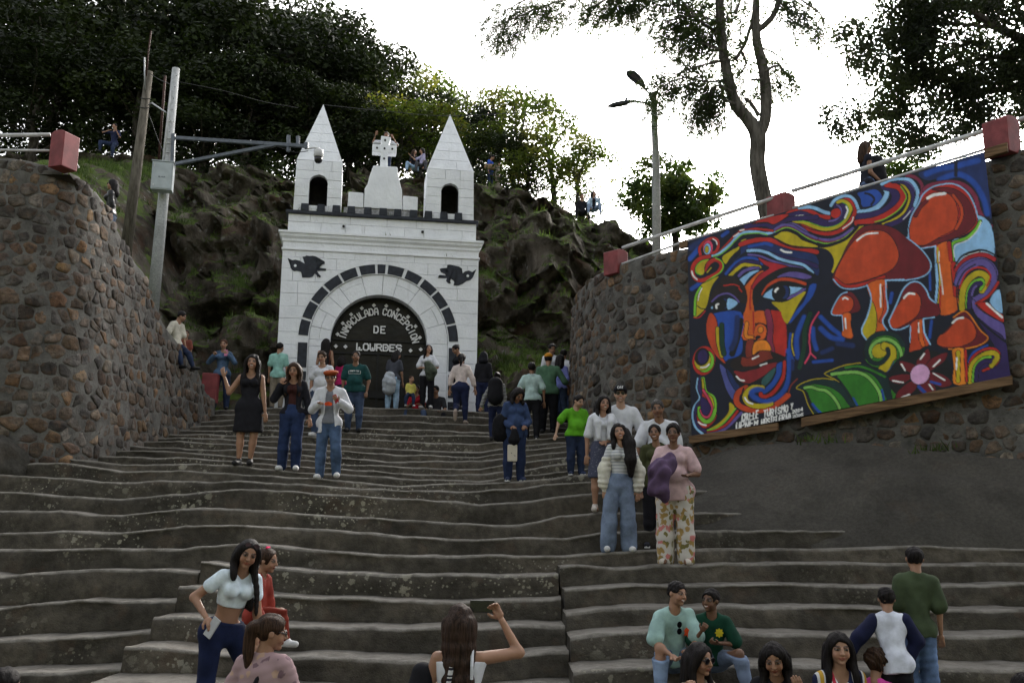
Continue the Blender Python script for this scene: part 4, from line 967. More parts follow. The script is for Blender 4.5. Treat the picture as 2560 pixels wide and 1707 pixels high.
# painted in order; 'f' closed fill, 's' brush stroke (last number: width), 'e' ellipse, in the units of the named sketch frame
ART = """
D f B 340 310 700 230 1070 60 1130 800 1040 640 960 460 830 340 700 310 450 400
D s b 60 420 330 560 270 750 240 980 180
D s b 60 560 390 760 330 930 420 1040 600 1080 760
D s n 40 740 200 740 340
A s b 50 640 300 720 240
A s b 70 150 650 260 520 300 420
A s B 90 170 480 260 420 420 330
A s b 60 180 1100 320 1000
C f r 0 835 80 765 250 738 380 768 480 818 600 830 580 890 450 860 300 800 150 795 0 860
C s l 44 200 728 330 720 430 745 520 785 585 800
C s P 92 -40 900 150 830 250 825 400 885 560 935 700 900 800 820 815 740 760 685 690 705
C s p 26 590 905 680 880 745 800 735 730 690 690
C e r 675 800 66 62
C s r 70 160 935 300 985 440 1040 600 1055 760 1000 880 880 918 760 890 670 800 620 710 645
C s y 42 130 905 260 922 400 980 540 1010 690 980 810 890 875 770 845 685 770 640 700 655
C s L 10 140 900 300 915 420 955 540 985 690 955 800 870 850 770 820 690 760 655
C s k 12 200 945 320 1000 440 1030 560 1040 700 1010 830 900 895 770
C s p 34 0 955 120 945 240 1005 340 1085 460 1135 620 1148 760 1098 900 1000
C s m 20 0 978 120 972 260 1055 380 1125 520 1168 640 1168 800 1112 930 1000
C s L 13 0 992 120 990 240 1045 380 1145 520 1192 640 1184 800 1116 940 985
C f y 0 1050 60 1050 160 1090 260 1170 380 1228 520 1252 700 1205 850 1125 960 985 1060 970 960 1050 880 1150 800 1290 730 1450 690 1568 620 1568 650 1480 640 1370 560 1275 420 1245 250 1235 120 1205 0 1175
C s k 40 0 1030 90 1030 200 1090 300 1180 420 1215 520 1222 640 1205 800 1140 900 1050 960 980
C s w 22 150 845 250 835 360 865
C s w 22 812 715 830 770 795 862
C s w 14 905 850 880 920 770 1000
C s l 38 612 700 660 630 760 578 860 582 930 645 968 740 985 778
C f b 960 540 1060 515 1200 490 1285 590 1220 680 1080 715 1020 705 1000 610
C s n 30 1060 540 1130 560 1180 620 1140 690
C s l 62 985 785 1100 775 1230 715 1320 610 1345 525 1300 465
C s P 112 990 860 1150 840 1330 780 1440 670 1460 560 1410 470 1320 445
C s r 78 955 925 1130 905 1300 850 1450 755 1545 645 1555 540 1490 455 1340 425
C s L 14 1190 915 1330 872 1500 755 1592 620 1592 555 1530 455
C s k 26 960 955 1200 945 1350 890 1510 780 1610 630 1610 545 1545 445 1480 410
C s y 27 1290 945 1420 892 1560 792 1632 645 1632 540 1570 450 1530 412
C s P 58 1340 965 1500 905 1625 800 1690 655 1690 540 1640 445 1560 390 1420 378
C s p 26 1650 790 1728 650 1726 540 1664 425 1545 370 1380 385
C s l 46 1280 420 1380 372 1520 348 1640 365 1722 455 1748 560 1712 700
C s w 10 1560 880 1620 815 1650 770
C s k 22 1500 330 1640 330 1750 410 1785 540 1740 700 1660 830
C s m 42 1600 305 1705 330 1785 400 1812 490 1790 570
D s m 46 395 500 480 445 680 418 830 452 940 560 990 720 1060 850 1125 900
D f l 980 780 1125 895 1155 1240 1000 1165 850 1205 750 1300 700 1060 850 1020 960 920
D s L 30 1005 842 960 925 860 1022 705 1085 700 1200 722 1345
D s w 10 1015 850 970 945 870 1045 730 1110 725 1230
D f r 225 1030 230 900 260 780 330 660 380 560 480 480 600 445 700 440 800 480 880 560 940 680 970 800 960 880 880 960 760 1020 660 1050 520 1112 400 1124 330 1104
D s l 15 222 1020 228 900 258 780 330 655 380 552 480 472 600 438 700 434 800 474 884 554 946 680 978 800
D f d 480 492 640 477 760 512 860 592 930 722 955 840 880 940 760 1010 600 1060 450 1100 340 1105 560 1030 700 970 790 870 810 760 780 640 700 550 620 520
D f R 240 1020 237 900 300 740 400 590 500 535 620 530 712 600 757 720 750 850 700 940 560 1010 420 1090 330 1100 270 1070
D s R 30 710 560 792 680 802 800 742 925
D s d 34 300 780 350 690 420 620
D s w 32 432 592 500 556 618 540
D f o 530 1110 660 1070 680 1250 720 1400 740 1600 560 1600 545 1400 525 1200
D s r 40 665 1080 690 1300 722 1580
D s y 20 537 1130 552 1400 565 1590
D s l 17 514 1110 520 1350 542 1590
D s l 14 340 1140 520 1112
D s w 12 555 1170 560 1330 600 1560
F f o 620 0 790 0 830 280 850 490 665 555 650 400
F s r 50 800 0 815 200 825 330
F s y 20 630 0 650 150 630 420
F s r 20 655 250 650 500
F s l 26 610 0 622 200 605 420
F s w 12 645 0 672 200 685 330
D s k 20 722 1350 800 1225 950 1162 1060 1162 1155 1205
D s w 16 748 1325 850 1224 980 1184 1080 1194 1155 1236
D s c 44 745 1370 830 1270 950 1216 1060 1212 1155 1256
D s k 14 735 1420 820 1300 960 1245 1060 1240 1160 1290
D s p 66 748 1520 800 1370 900 1292 1020 1268 1120 1322 1170 1410
F s p 70 842 200 900 90 1020 2 1130 -15 1215 60 1238 180 1180 290 1080 370 1010 405
F f p 985 370 1050 420 1150 520 1335 640 1365 830 1180 700 1060 570 1005 470
F s y 64 892 480 902 300 962 175 1060 105 1140 122 1170 185 1110 290
F s r 20 868 260 930 112 1040 42 1150 58 1204 140 1165 240
F s L 28 945 470 952 320 1002 212 1090 168 1130 205 1095 280
F s P 46 972 470 985 310 1040 225 1095 215
F s p 24 1000 340 1020 270 1050 240
F s k 14 850 490 834 280 860 180 930 70 1040 5
F s r 26 1050 432 1190 342 1290 200
F f r 1050 440 1180 425 1342 560 1342 632 1150 535
F s w 26 1165 432 1240 500 1330 580
F f l 1195 412 1300 280 1335 535
F s k 12 1050 440 1150 530 1335 640
F f P 1060 590 1200 700 1362 835 1432 1225 1020 1280 1010 1170 1100 1000 1250 920 1190 800
F s k 18 1000 480 1060 590 1190 710 1365 850
F s b 24 960 1075 1020 960 1170 885
F s r 24 955 1180 1000 1025 1120 935 1240 922 1302 990 1262 1090 1120 1162
F s y 52 982 1285 1000 1105 1100 1005 1220 965 1280 1012 1215 1105
F s L 24 1010 1275 1032 1115 1120 1025 1205 1012
F s P 40 1045 1260 1060 1130 1130 1060 1200 1060
F s b 30 560 620 540 800
F s b 22 540 60 545 280
F s b 36 130 320 110 420
M f d 788 690 830 600 870 520 930 450 1010 435 1090 455 1150 500 1220 560 1265 630 1240 680 1150 705 1040 710 960 730 880 750 810 735
M f R 796 690 830 610 880 530 950 470 1040 470 1090 520 1110 590 1080 650 1000 690 900 718 820 724
M s r 14 800 700 850 735 930 728 1040 690
M s l 6 790 702 830 742 890 749 960 733 1050 709 1150 706 1240 682 1269 630 1226 560 1150 497
M s w 9 906 512 950 482 1008 476
E f o 1060 290 1310 225 1320 480 1340 640 1260 800 1305 925 1160 950 1040 1050 980 930 1060 740 1110 520
E f y 1112 520 1180 700 1165 950 1040 1050 982 930 1062 745
E s R 44 1295 330 1305 640 1245 800
E s l 20 1050 295 1110 480 1060 720 975 930 1042 1058
E s l 20 1312 228 1322 450 1342 640 1270 800 1335 925
E s l 18 1310 228 1568 215
E s w 24 1240 290 1242 600
E s b 60 400 740 560 900 720 1020
E s b 70 400 900 540 1020 700 1060
E s b 60 290 900 300 1050 340 1190
E s B 70 640 1110 850 1140
E s b 44 300 1370 560 1345
E s B 60 420 1240 560 1180
E f d 555 680 600 560 680 440 770 390 850 410 920 500 955 600 930 660 820 690 700 712 600 716
E f R 562 680 602 570 680 462 760 442 838 482 860 560 820 650 720 704 600 714
E s l 16 770 394 682 430 592 566 550 680 592 716 702 716
E f o 710 705 820 695 820 850 846 1030 700 1000 722 870
E s l 14 702 722 716 930
E s w 22 745 760 756 900
E s w 22 710 490 740 470 782 492
F f d 100 620 130 540 220 390 260 270 340 205 430 210 490 270 530 370 620 430 650 540 560 570 440 585 320 650 200 705 130 690
F f R 104 620 142 530 240 390 310 320 390 312 440 380 430 500 380 580 260 660 170 698 122 680
F s l 16 96 620 180 440 250 280 340 198 430 202 502 280 542 372 605 420
F s l 14 96 622 132 702 220 712 322 666
F s w 22 260 372 310 322 376 326
F f R 330 660 460 590 470 730 540 862 430 930 372 1042 320 960 340 800
F s o 40 440 620 440 780 470 880
F s l 18 472 602 482 740 546 872
F s l 13 470 596 590 578
F s l 12 332 680 326 850
F s w 14 420 640 422 745
F f d 615 850 640 780 700 740 780 650 820 560 900 515 970 550 1030 640 1090 720 1172 800 1172 842 1050 892 900 922 740 922 640 890
F f R 620 850 650 780 720 740 800 650 870 576 950 590 1010 650 1045 740 1020 820 920 880 780 905 660 890
F s u 14 800 580 900 514 972 548 1092 720 1176 806 1080 884 900 922 750 924
F s w 22 790 640 840 596 906 584
F f u 790 928 930 928 930 1050 952 1285 800 1294 805 1100
F s r 24 928 940 944 1270
F s y 40 850 960 850 1270
F s w 18 836 1020 830 1142
E e g 1290 1200 290 250
E s t 54 1045 1300 1040 1180 1100 1050 1220 980 1350 970 1480 1020 1560 1130
E s G 46 1112 1300 1104 1180 1190 1085 1330 1052 1450 1110 1520 1210 1535 1340
E e y 1230 1215 108 100
E s y 110 1300 1150 1395 1200 1405 1300 1350 1420 1270 1470
E s t 46 1340 1190 1352 1262 1292 1350 1200 1392 1100 1362 1042 1250
G f g 1720 600 1790 420 1850 400 1850 570
G s b 8 1690 580 1770 480 1795 410
G f t 680 612 850 530 1050 470 1250 442 1450 510 1650 600 1720 750 1770 900 1770 1060 1150 1190 1050 980 940 790 860 690
G f g 870 640 1050 580 1250 570 1450 640 1580 800 1640 950 1640 1090 1200 1180 1120 1020 1040 880 930 730
G s G 50 780 622 1000 594 1200 592 1360 662 1480 790 1560 930 1592 1090
G s g 36 1000 512 1200 492 1400 545 1650 665
G s y 14 892 752 820 700 682 632 672 602 800 542 1000 472 1250 436
G f t 230 840 400 730 600 700 800 720 920 790 1040 960 1140 1190 560 1300 440 1100 370 920
G f g 330 850 450 790 600 800 780 850 920 950 1010 1070 1060 1205 640 1295 520 1180 440 1050 390 920
G s G 45 342 846 450 832 560 870 680 890 790 980 880 1110 925 1235
G s b 40 470 1110 540 1200 630 1280
G s b 30 1130 1010 1190 1120 1220 1170
G s b 34 1600 880 1625 1000 1630 1070
G s y 14 510 1310 400 1130 330 930 280 882 206 850 280 780 450 714 650 690 800 712
G f g 1755 850 1850 850 1790 1040
F e k 435 1205 340 270
F f d 435 1200 330 1180 240 1130 215 1060 300 1070 390 1110
F f d 420 1150 400 1060 470 980 520 920 545 1010 530 1100
F f d 480 1150 540 1050 640 990 730 965 700 1050 610 1120 520 1180
F f d 520 1180 640 1190 740 1240 775 1310 680 1340 580 1300 500 1250
F f d 520 1250 600 1340 590 1400 500 1420 440 1390 420 1300
F f d 350 1280 400 1340 300 1440 180 1470 190 1400 270 1320
F f d 360 1220 250 1300 150 1290 98 1245 180 1210 300 1200
F e f 436 1200 104 108
F s w 17 235 1090 275 1160
F s w 17 440 1035 482 974
F s w 17 580 1116 652 1045
F s w 17 582 1190 702 1262
F s w 17 536 1310 576 1366
F s w 17 142 1270 255 1290
F s w 17 240 1452 320 1420
F s b 36 425 1335 490 1400
F s b 26 555 1282 655 1308
A f B 670 860 760 740 900 600 920 470 1050 420 1250 390 1450 430 1700 520 2050 600 2080 900 1900 740 1650 690 1500 665 1300 570 1150 520 980 540 830 660
A s b 40 1040 460 1200 430 1330 400
A s b 50 1270 400 1380 440
A s P 56 1340 570 1600 640 1900 700 2060 760
A s b 40 690 870 800 740 950 640 1130 640 1240 720
A s P 40 760 860 860 750 960 690 1180 700
A s y 50 750 900 860 800 960 735 1100 752 1200 772
A s p 46 890 900 960 835 1080 790 1180 792
A f l 890 970 1000 880 1090 830 1195 820 1070 900 1000 980 952 1055
A s k 14 880 960 990 865 1090 815 1200 805
A f y 640 620 760 530 880 460 920 370 1000 348 1000 400 910 445 880 505 760 620 684 722
A s r 64 910 430 1050 385 1300 350 1500 415 1700 475 1900 505 2060 545
A f y 1400 300 1500 250 1620 240 1750 290 1850 370 2050 440 2060 470 1850 460 1650 430 1500 360
A s k 34 920 310 1100 300 1300 310 1420 290 1560 210 1680 215 1850 320 2060 420
A s k 22 1390 310 1560 420 1750 475 2060 480
A s l 42 1020 525 1180 520 1330 560 1480 640 1650 690 1850 735 1960 815 2000 855
A s p 30 1030 582 1200 602 1400 682 1620 742 1850 792
A s w 30 1525 512 1590 545 1680 550
A s r 40 480 570 600 540 700 440 800 330 880 255
A s l 40 440 590 560 588 700 480 820 360 900 270 1000 238 1150 240 1300 265 1420 232
A s L 17 500 612 620 572 760 452 900 302 1000 268 1200 258 1310 282
A s r 32 890 232 1000 195 1200 198 1400 222
A s w 20 900 218 960 205
A s w 16 810 315 880 255
A s P 62 990 160 1150 135 1300 130 1390 165 1500 120 1650 50 2060 20
A f r 1090 115 1300 30 1560 -20 1640 0 1500 85 1405 128 1300 98
A s k 14 1080 110 1300 95 1405 130 1520 80 1640 0
A s p 36 1430 200 1550 138 1700 152 1850 240 2060 335
A s m 20 1440 222 1570 168 1720 195 1850 285 2060 370
A s L 14 1440 242 1600 178 1750 222 1900 322 2060 395
A s r 40 312 600 300 480 380 382 480 335 560 362 580 450 540 540 470 560
A e K 420 480 74 112
A e l 412 500 50 84
A e y 404 505 26 52
A s w 14 495 345 545 380 560 430
A f y 430 655 330 678 245 760 245 850 310 885 360 865 375 740
A s L 16 430 655 330 680 245 760 245 850 310 885
A s r 56 440 612 310 640 215 730 190 840 230 940 320 972 430 932 560 862 622 765 600 690 520 662 430 722 402 820
A s L 18 540 636 622 680 652 760 602 852 480 932 380 1002 310 1062
A f k 400 840 450 760 510 730 520 780 460 850 390 870
A s y 16 410 850 470 780
A s w 24 180 835 200 900 255 955
A f y 580 910 500 1020 450 1150 410 1330 350 1430 230 1530 210 1500 230 1250 300 1060 420 985
A s L 32 310 1075 236 1230 224 1490
A s w 14 332 1090 290 1180 275 1272
A s k 16 265 1355 320 1395 405 1400
A s r 16 212 1530 290 1528 380 1430
A f o 960 1100 1050 980 1180 850 1260 830 1200 950 1110 1080 1105 1300 1120 1600 945 1600 1000 1350 1000 1200
A s r 26 1075 1050 1055 1300 1080 1580
A f c 1180 630 1330 690 1630 765 1500 805 1340 885 1200 1000 1112 1105 1090 1050 1200 885 1350 790 1260 720
A f k 1110 1330 1105 1130 1200 1000 1380 870 1600 780 1850 800 2015 880 1980 905 1700 830 1540 870 1440 950 1300 1060 1230 1200 1150 1330
A f p 1460 930 1560 870 1700 840 1850 860 1985 912 1900 950 1750 930 1600 912
A s R 46 1250 1180 1330 1052 1480 965 1620 955 1760 982 1885 1022
A f k 1250 1210 1380 1060 1520 1000 1700 1010 1900 1080 1700 1090 1500 1060
A f l 1248 1205 1400 1092 1500 1052 1700 1068 1885 1092 1780 1175 1620 1255 1480 1275 1350 1245
A s p 42 1620 1240 1780 1170 1880 1095
A e k 1526 1152 134 134
A e B 1580 1150 66 100
A e k 1510 1150 78 90
A s w 36 1475 1095 1445 1120 1440 1140
A s k 22 1240 1232 1380 1272 1540 1302 1740 1240 1895 1120
A s k 26 1250 1200 1340 1080 1480 1020 1640 1025 1880 1080
A f y 1385 1300 1600 1292 1892 1132 1780 1335 1640 1600 1590 1600 1500 1420
A f b 1960 1040 2055 1030 2000 1200 1900 1330 1780 1480 1680 1600 1645 1600 1750 1430 1860 1300 1920 1160
A f s 600 1000 650 920 780 910 880 960 980 1100 1000 1300 900 1290 780 1160 640 1160 520 1230 430 1350 500 1130
A s r 20 660 1050 800 1030 890 1062
A s r 22 890 1090 930 1140
A e k 610 1335 134 118
A e B 670 1320 44 80
A e k 600 1335 92 84
A f l 722 1240 872 1310 722 1412
A f l 464 1385 490 1358 490 1402
A s p 24 480 1290 580 1200 700 1165 800 1202 885 1292
A s w 32 575 1325 545 1345 550 1385
B f b 340 30 700 0 722 300 702 480 560 540 500 560 440 300 400 120
B s k 70 600 480 660 300 700 100
B s B 60 590 420 640 300 660 60
B f R 350 10 420 100 430 300 450 450 522 592 400 480 320 300 305 150
B s y 40 430 190 440 350 480 505
B s e 50 480 150 482 350 505 480
B f o 740 0 860 0 865 250 905 300 860 322 740 322 710 280 735 150
B s r 18 845 0 850 240
B s u 40 770 130 760 270 830 295
B f r 980 0 1170 0 1222 130 1218 505 1060 462 1030 420 1000 330 1010 180
B f o 862 0 985 0 1002 140 880 142
B s m 66 1010 0 1042 150 1034 330 1062 440
B e o 930 230 76 98
B e u 930 205 30 36
B s k 16 870 142 920 130 985 155 1006 220 980 310 890 352
B e k 900 290 26 16
B s k 14 712 290 740 330 860 325 900 300
B f q 770 340 850 330 830 510 760 510
B f u 862 352 990 330 1050 440 920 442 840 492
B f y 1170 0 1280 0 1222 125
B f j 455 600 530 660 640 820 620 1012 540 900 490 750
B f B 540 650 680 850 640 900 560 760
B f q 580 600 640 540 720 520 790 530 900 480 930 450 1050 460 1200 520 1215 560 1100 570 1000 590 900 620 760 640 640 660
B f s 580 600 620 545 700 520 690 590 720 640 640 665
B f s 1060 465 1200 520 1215 560 1100 545
B f Q 620 680 740 690 880 640 1000 600 1120 582 1100 640 980 722 880 782 780 822 680 802
B s s 44 600 620 700 645 860 640 960 595 1080 555 1205 550
B s k 44 620 720 680 815 800 845 920 795
B s w 18 835 540 905 506
B s w 18 925 615 1000 590
B s w 20 650 740 690 780 738 790
B f T 950 770 1100 640 1062 760 960 862
B f b 1120 600 1202 580 1172 700 1130 800 1040 900 960 942 970 890 1060 800 1110 700
B s R 62 760 870 670 930 650 1030 720 1100 860 1132 1010 1112 1130 1052 1245 960
B s k 20 730 880 715 960 740 1040 840 1095 960 1095 1080 1060
B s y 56 950 872 830 872 752 950 765 1030 850 1078 960 1080 1050 1052
B s w 20 745 985 780 1035 835 1055
B s b 62 1252 450 1252 650 1222 850 1130 970 1000 1020 870 990 822 930 880 892 950 902
B s r 42 1208 580 1200 720 1150 830 1080 920 1000 972 932 962 930 940
B s k 10 1182 590 1170 720 1110 830 1040 910
B s k 14 1225 480 1226 700 1190 850 1100 950 1000 995
B s b 56 1432 60 1370 200 1342 330 1358 520
B s e 50 1500 20 1440 200 1432 400 1380 640
B s K 18 1600 0 1512 150 1490 330 1500 470 1440 590
B s K 18 1500 470 1565 530
B s y 14 1302 250 1290 380 1318 500
B s b 26 1275 250 1262 420 1310 560
B s B 36 1300 560 1300 660
B s q 14 1355 770 1280 850 1250 940
B e r 275 560 128 166
B e L 292 570 100 122
B e y 262 560 92 110
B e k 255 515 80 98
B e P 262 515 56 80
B s w 17 240 640 300 632 335 602
B s l 30 212 770 202 880 236 990 170 1090 150 1200 180 1320 270 1410
B s P 34 240 750 226 880 262 1000 202 1080 180 1200 222 1320 330 1392
B s p 32 330 1392 450 1382 560 1312 705 1160
B s r 26 662 1140 540 1290 420 1352 320 1372
B f y 570 1040 630 1110 540 1240 430 1330 310 1365 460 1270 560 1150
B s L 16 640 1110 520 1260 420 1335 320 1360
B f r 262 760 282 900 390 1000 425 1120 402 1250 300 1335 220 1290 195 1180 240 1040 262 960
B s L 44 265 770 292 920 382 985 402 1100 372 1222 300 1262 232 1200 226 1110
B s y 22 262 780 284 920 366 995 384 1100
B s K 26 270 900 340 1020 366 1110 336 1200 280 1202 240 1130
B f P 240 990 292 1000 352 1092 330 1172 280 1182 248 1122
B s w 19 215 1265 250 1292 300 1302
"""
TEXT = [('CRU-LE', 712, 1258, 905, 1215, 78), ('UPNEM', 648, 1352, 905, 1312, 78), ('TURISMO', 962, 1208, 1255, 1142, 74), ('Y', 1280, 1120, 1305, 1112, 62), ('HOSTELERIA', 936, 1306, 1280, 1228, 70), ('2024', 1296, 1168, 1424, 1134, 34), ('2026', 1300, 1222, 1430, 1196, 34)]
RX0, RY0, RS = 1700, 360, 1.3
RWd, RHt = int(850 * RS), int(760 * RS)
IMG = np.zeros((RHt, RWd, 3), np.float32); IMG[:] = np.array([s2l(tuple(c / 255 for c in KOL['n']))])
_yy, _xx = np.mgrid[0:RHt, 0:RWd].astype(np.float32)
_brush = (0.5 + 0.5 * np.sin(_xx * 0.9 + 3 * np.sin(_yy * 0.05))) * 0.12
def _blend(x0, y0, cov, col):
    h, w = cov.shape; reg = IMG[y0:y0 + h, x0:x0 + w]
    reg += (np.array(col, np.float32) - reg) * cov[..., None]
def _bbox(p, pad):
    x0 = max(0, int(p[:, 0].min() - pad)); x1 = min(RWd, int(p[:, 0].max() + pad) + 1); y0 = max(0, int(p[:, 1].min() - pad)); y1 = min(RHt, int(p[:, 1].max() + pad) + 1)
    return x0, y0, x1, y1
def _edge_dist(p, x0, y0, x1, y1, closed):
    gx, gy = _xx[y0:y1, x0:x1], _yy[y0:y1, x0:x1]; best = np.full(gx.shape, 1e9, np.float32); ins = np.zeros(gx.shape, bool); N = len(p)
    for i in range(N if closed else N - 1):
        ax, ay = p[i]; bx_, by_ = p[(i + 1) % N]; dx, dy_ = bx_ - ax, by_ - ay; L2 = dx * dx + dy_ * dy_ + 1e-9
        t = np.clip(((gx - ax) * dx + (gy - ay) * dy_) / L2, 0, 1); d = (gx - ax - t * dx) ** 2 + (gy - ay - t * dy_) ** 2
        np.minimum(best, d, out=best)
        if closed:
            c = ((ay > gy) != (by_ > gy)); xi = ax + (gy - ay) * dx / (dy_ if abs(dy_) > 1e-9 else 1e-9); ins ^= c & (gx < xi)
    return np.sqrt(best), ins
def paint_fill(p, col, soft=0.7, outline=0.0):
    b = _bbox(p, 4 + outline)
    if b[2] <= b[0] or b[3] <= b[1]: return
    d, ins = _edge_dist(p, *b, True); sd = np.where(ins, -d, d)
    if outline: _blend(b[0], b[1], np.clip((outline - np.abs(sd)) / soft + .5, 0, 1) * (sd > -1), KL['k'])
    _blend(b[0], b[1], np.clip(-sd / soft + .5, 0, 1), col)
def paint_stroke(p, w, col, taper=True, soft=0.7):
    b = _bbox(p, w / 2 + 3)
    if b[2] <= b[0] or b[3] <= b[1]: return
    d, _i = _edge_dist(p, *b, False); _blend(b[0], b[1], np.clip((w / 2 - d) / soft + .5, 0, 1), col)
KL = {k: tuple(min(.85, 1.22 * x) for x in s2l(tuple(c / 255 for c in v))) for k, v in KOL.items()}
for ln in ART.strip().splitlines():
    q = ln.split(); ox, oy, sc = FR[q[0]]; col = KL[q[2]]; num = [float(x) for x in q[3:]]
    k_ = RS / sc
    def tr(a): a = np.array(a, float).reshape(-1, 2); return np.stack([(ox - RX0) * RS + a[:, 0] * k_, (oy - RY0) * RS + a[:, 1] * k_], 1)
    if q[1] == 's':
        wd = num[0] * k_; pts = tr(num[1:]); pts = catmull(pts, False, 5) if len(pts) > 2 else pts
        if q[2] not in 'kbBnws' and wd > 6: paint_stroke(pts, wd + 4.2, KL['k'])
        paint_stroke(pts, wd, col, soft=0.7 if q[2] not in 'bB' else max(1.5, wd * .35))
    elif q[1] == 'f':
        pts = catmull(tr(num), True, 4); paint_fill(pts, col, outline=0.0 if (q[0] == 'B' and 0 in num[1::2]) or (q[0] == 'A' and max(num[1::2]) >= 1568) or (q[0] == 'F' and 0 in num[1::2]) else 2.4)
    else:
        c = tr(num[:2])[0]; a_ = np.linspace(0, 2 * math.pi, 40, endpoint=False); rx, ry = num[2] * k_, num[3] * k_
        paint_fill(np.stack([c[0] + rx * np.cos(a_), c[1] + ry * np.sin(a_) - 0.12 * rx * np.cos(a_)], 1), col, outline=1.6)
ox, oy, sc = FR['B']; k_ = RS / sc
for w, x0, y0, x1, y1, h in TEXT:
    adv = (x1 - x0) / len(w); ang = math.atan2(y1 - y0, x1 - x0)
    for i, ch in enumerate(w):
        bx0, by0 = x0 + adv * i, y0 + (y1 - y0) * i / len(w)
        for s in strokes(ch, adv * .68, h * (1 + .12 * math.sin(i * 2.7))):
            pts = np.array([[bx0 + px * math.cos(ang) + pz * .08, by0 + px * math.sin(ang) - pz] for px, pz in s])
            pts = np.stack([(ox - RX0) * RS + pts[:, 0] * k_, (oy - RY0) * RS + pts[:, 1] * k_], 1); paint_stroke(pts, (13 if h > 50 else 8) * k_ * 1.1, KL['w'])
IMG *= (1.0 + 0.16 * nfbm(np.stack([_xx.ravel() * .05, _yy.ravel() * .012, _xx.ravel() * 0], 1), 3).reshape(_xx.shape))[..., None]
# canvas: rays through the traced corners meet the wall's plane, a hand's breadth proud of the stones
MPL = Plane((3.05 - 0.087, 15.7 - 0.137, 0), (6.97 - 0.087, 13.2 - 0.137, 0))
QD = np.array([(1719, 604), (2461, 379), (2526, 941), (1729, 1093)], float)       # TL TR BR BL in the photograph
def homog(dst):
    A = []
    for (u_, v_), (x, y) in zip(((0, 0), (1, 0), (1, 1), (0, 1)), dst):
        A.append([u_, v_, 1, 0, 0, 0, -u_ * x, -v_ * x, -x]); A.append([0, 0, 0, u_, v_, 1, -u_ * y, -v_ * y, -y])
    return np.linalg.svd(np.array(A))[2][-1].reshape(3, 3)
HM = homog(QD)
cols_, rows_ = 380, 280
U, Vv = np.meshgrid(np.linspace(0, 1, cols_), np.linspace(0, 1, rows_), indexing='xy')
h_ = HM @ np.stack([U.ravel(), Vv.ravel(), np.ones(U.size)]); px_, py_ = h_[0] / h_[2], h_[1] / h_[2]
dirs = (_R @ np.stack([(px_ - 1280) / FPX, -(py_ - 853.5) / FPX, -np.ones(U.size)])).T
tt = np.dot(MPL.a - CAM, MPL.n) / (dirs @ MPL.n); wp = CAM + dirs * tt[:, None]
uu, vv = U.ravel(), Vv.ravel()
wr = 0.010 * np.sin(uu * 19 + 2 * np.sin(vv * 3)) * (0.4 + 0.6 * vv) + 0.018 * np.exp(-((uu - .175 - .012 * vv) / .006) ** 2) * np.exp(-vv * 3) + 0.006 * np.sin(uu * 55 + vv * 9) * np.exp(-vv * 4) + 0.004 * nnoise(np.stack([uu * 9, vv * 7, uu * 0], 1))
wp = wp + MPL.n * wr[:, None]
sx = np.clip((px_ - RX0) * RS, 1, RWd - 2); sy = np.clip((py_ - RY0) * RS, 1, RHt - 2)
ix, iy = sx.astype(int), sy.astype(int); fx, fy = (sx - ix)[:, None], (sy - iy)[:, None]
cv = IMG[iy, ix] * (1 - fx) * (1 - fy) + IMG[iy, ix + 1] * fx * (1 - fy) + IMG[iy + 1, ix] * (1 - fx) * fy + IMG[iy + 1, ix + 1] * fx * fy
a = (np.arange(rows_ - 1)[:, None] * cols_ + np.arange(cols_ - 1)[None, :]).ravel()
me = newmesh('canvas', wp, np.stack([a, a + cols_, a + cols_ + 1, a + 1], 1), True); setcol(me, cv)
t_ = NT('painted_canvas'); t_.set(t_.mix(0.35, t_.attr(), t_.mix(1.0, t_.attr(), t_.ramp(t_.noise(5, 6, 0.65), [(0.3, 0.6), (0.7, 1.25)]), 'MULTIPLY')), 0.55, 0.35)
t_.bump(t_.noise(120, 3, 0.6), 0.15, 0.004)
banner = empty('banner', MPL.at(2.3, 5.4), 'large colourful painted banner of a face, mushrooms and leaves on the stone wall', 'banner')
def bch(name, me_or_mb, mat):
    if isinstance(me_or_mb, MB): me_or_mb = me_or_mb.mesh(name)
    o = link(name, me_or_mb, mat, banner); o.matrix_parent_inverse = Matrix.Translation(-banner.location); return o
bch('canvas', me, t_.m)
def wood():
    t = NT('raw_wood_batten'); sm = t.coord('Object', (1.2, 1.2, 14))
    t.set(t.ramp(t.noise(2.0, 5, 0.6, sm), [(0.3, (0.09, 0.052, 0.026)), (0.7, (0.19, 0.115, 0.06))]), 0.75, 0.25); t.bump(t.noise(6, 4, 0.6, sm), 0.3, 0.01); return t.m
M_WOOD = wood()
def batten(p0, p1, hpx, out0, out1):
    """board nailed along the photograph line p0-p1 (its top edge), hpx tall there"""
    mb = MB(); P4 = [p0, p1, (p1[0] + (1 if hpx > 0 else 0), p1[1] + hpx), (p0[0], p0[1] + hpx)]
    uvs = [MPL.uv(*p) for p in P4]
    mb.add([MPL.at(u_, z_, out1) for u_, z_ in uvs] + [MPL.at(u_, z_, out0) for u_, z_ in uvs], [(3, 2, 1, 0), (4, 5, 6, 7), (0, 1, 5, 4), (1, 2, 6, 5), (2, 3, 7, 6), (3, 0, 4, 7)])
    o = bch('batten', mb, M_WOOD)
    m = o.modifiers.new('bevel', 'BEVEL'); m.width = .006; m.segments = 2
batten((1725, 1090), (1946, 1057), 19, -0.02, 0.05)
batten((2005, 1045), (2531, 939), 23, -0.02, 0.05)
batten((1700, 606), (1719, 601), 16, -0.06, 0.04)
batten((2462, 375), (2519, 357), 23, -0.06, 0.04)

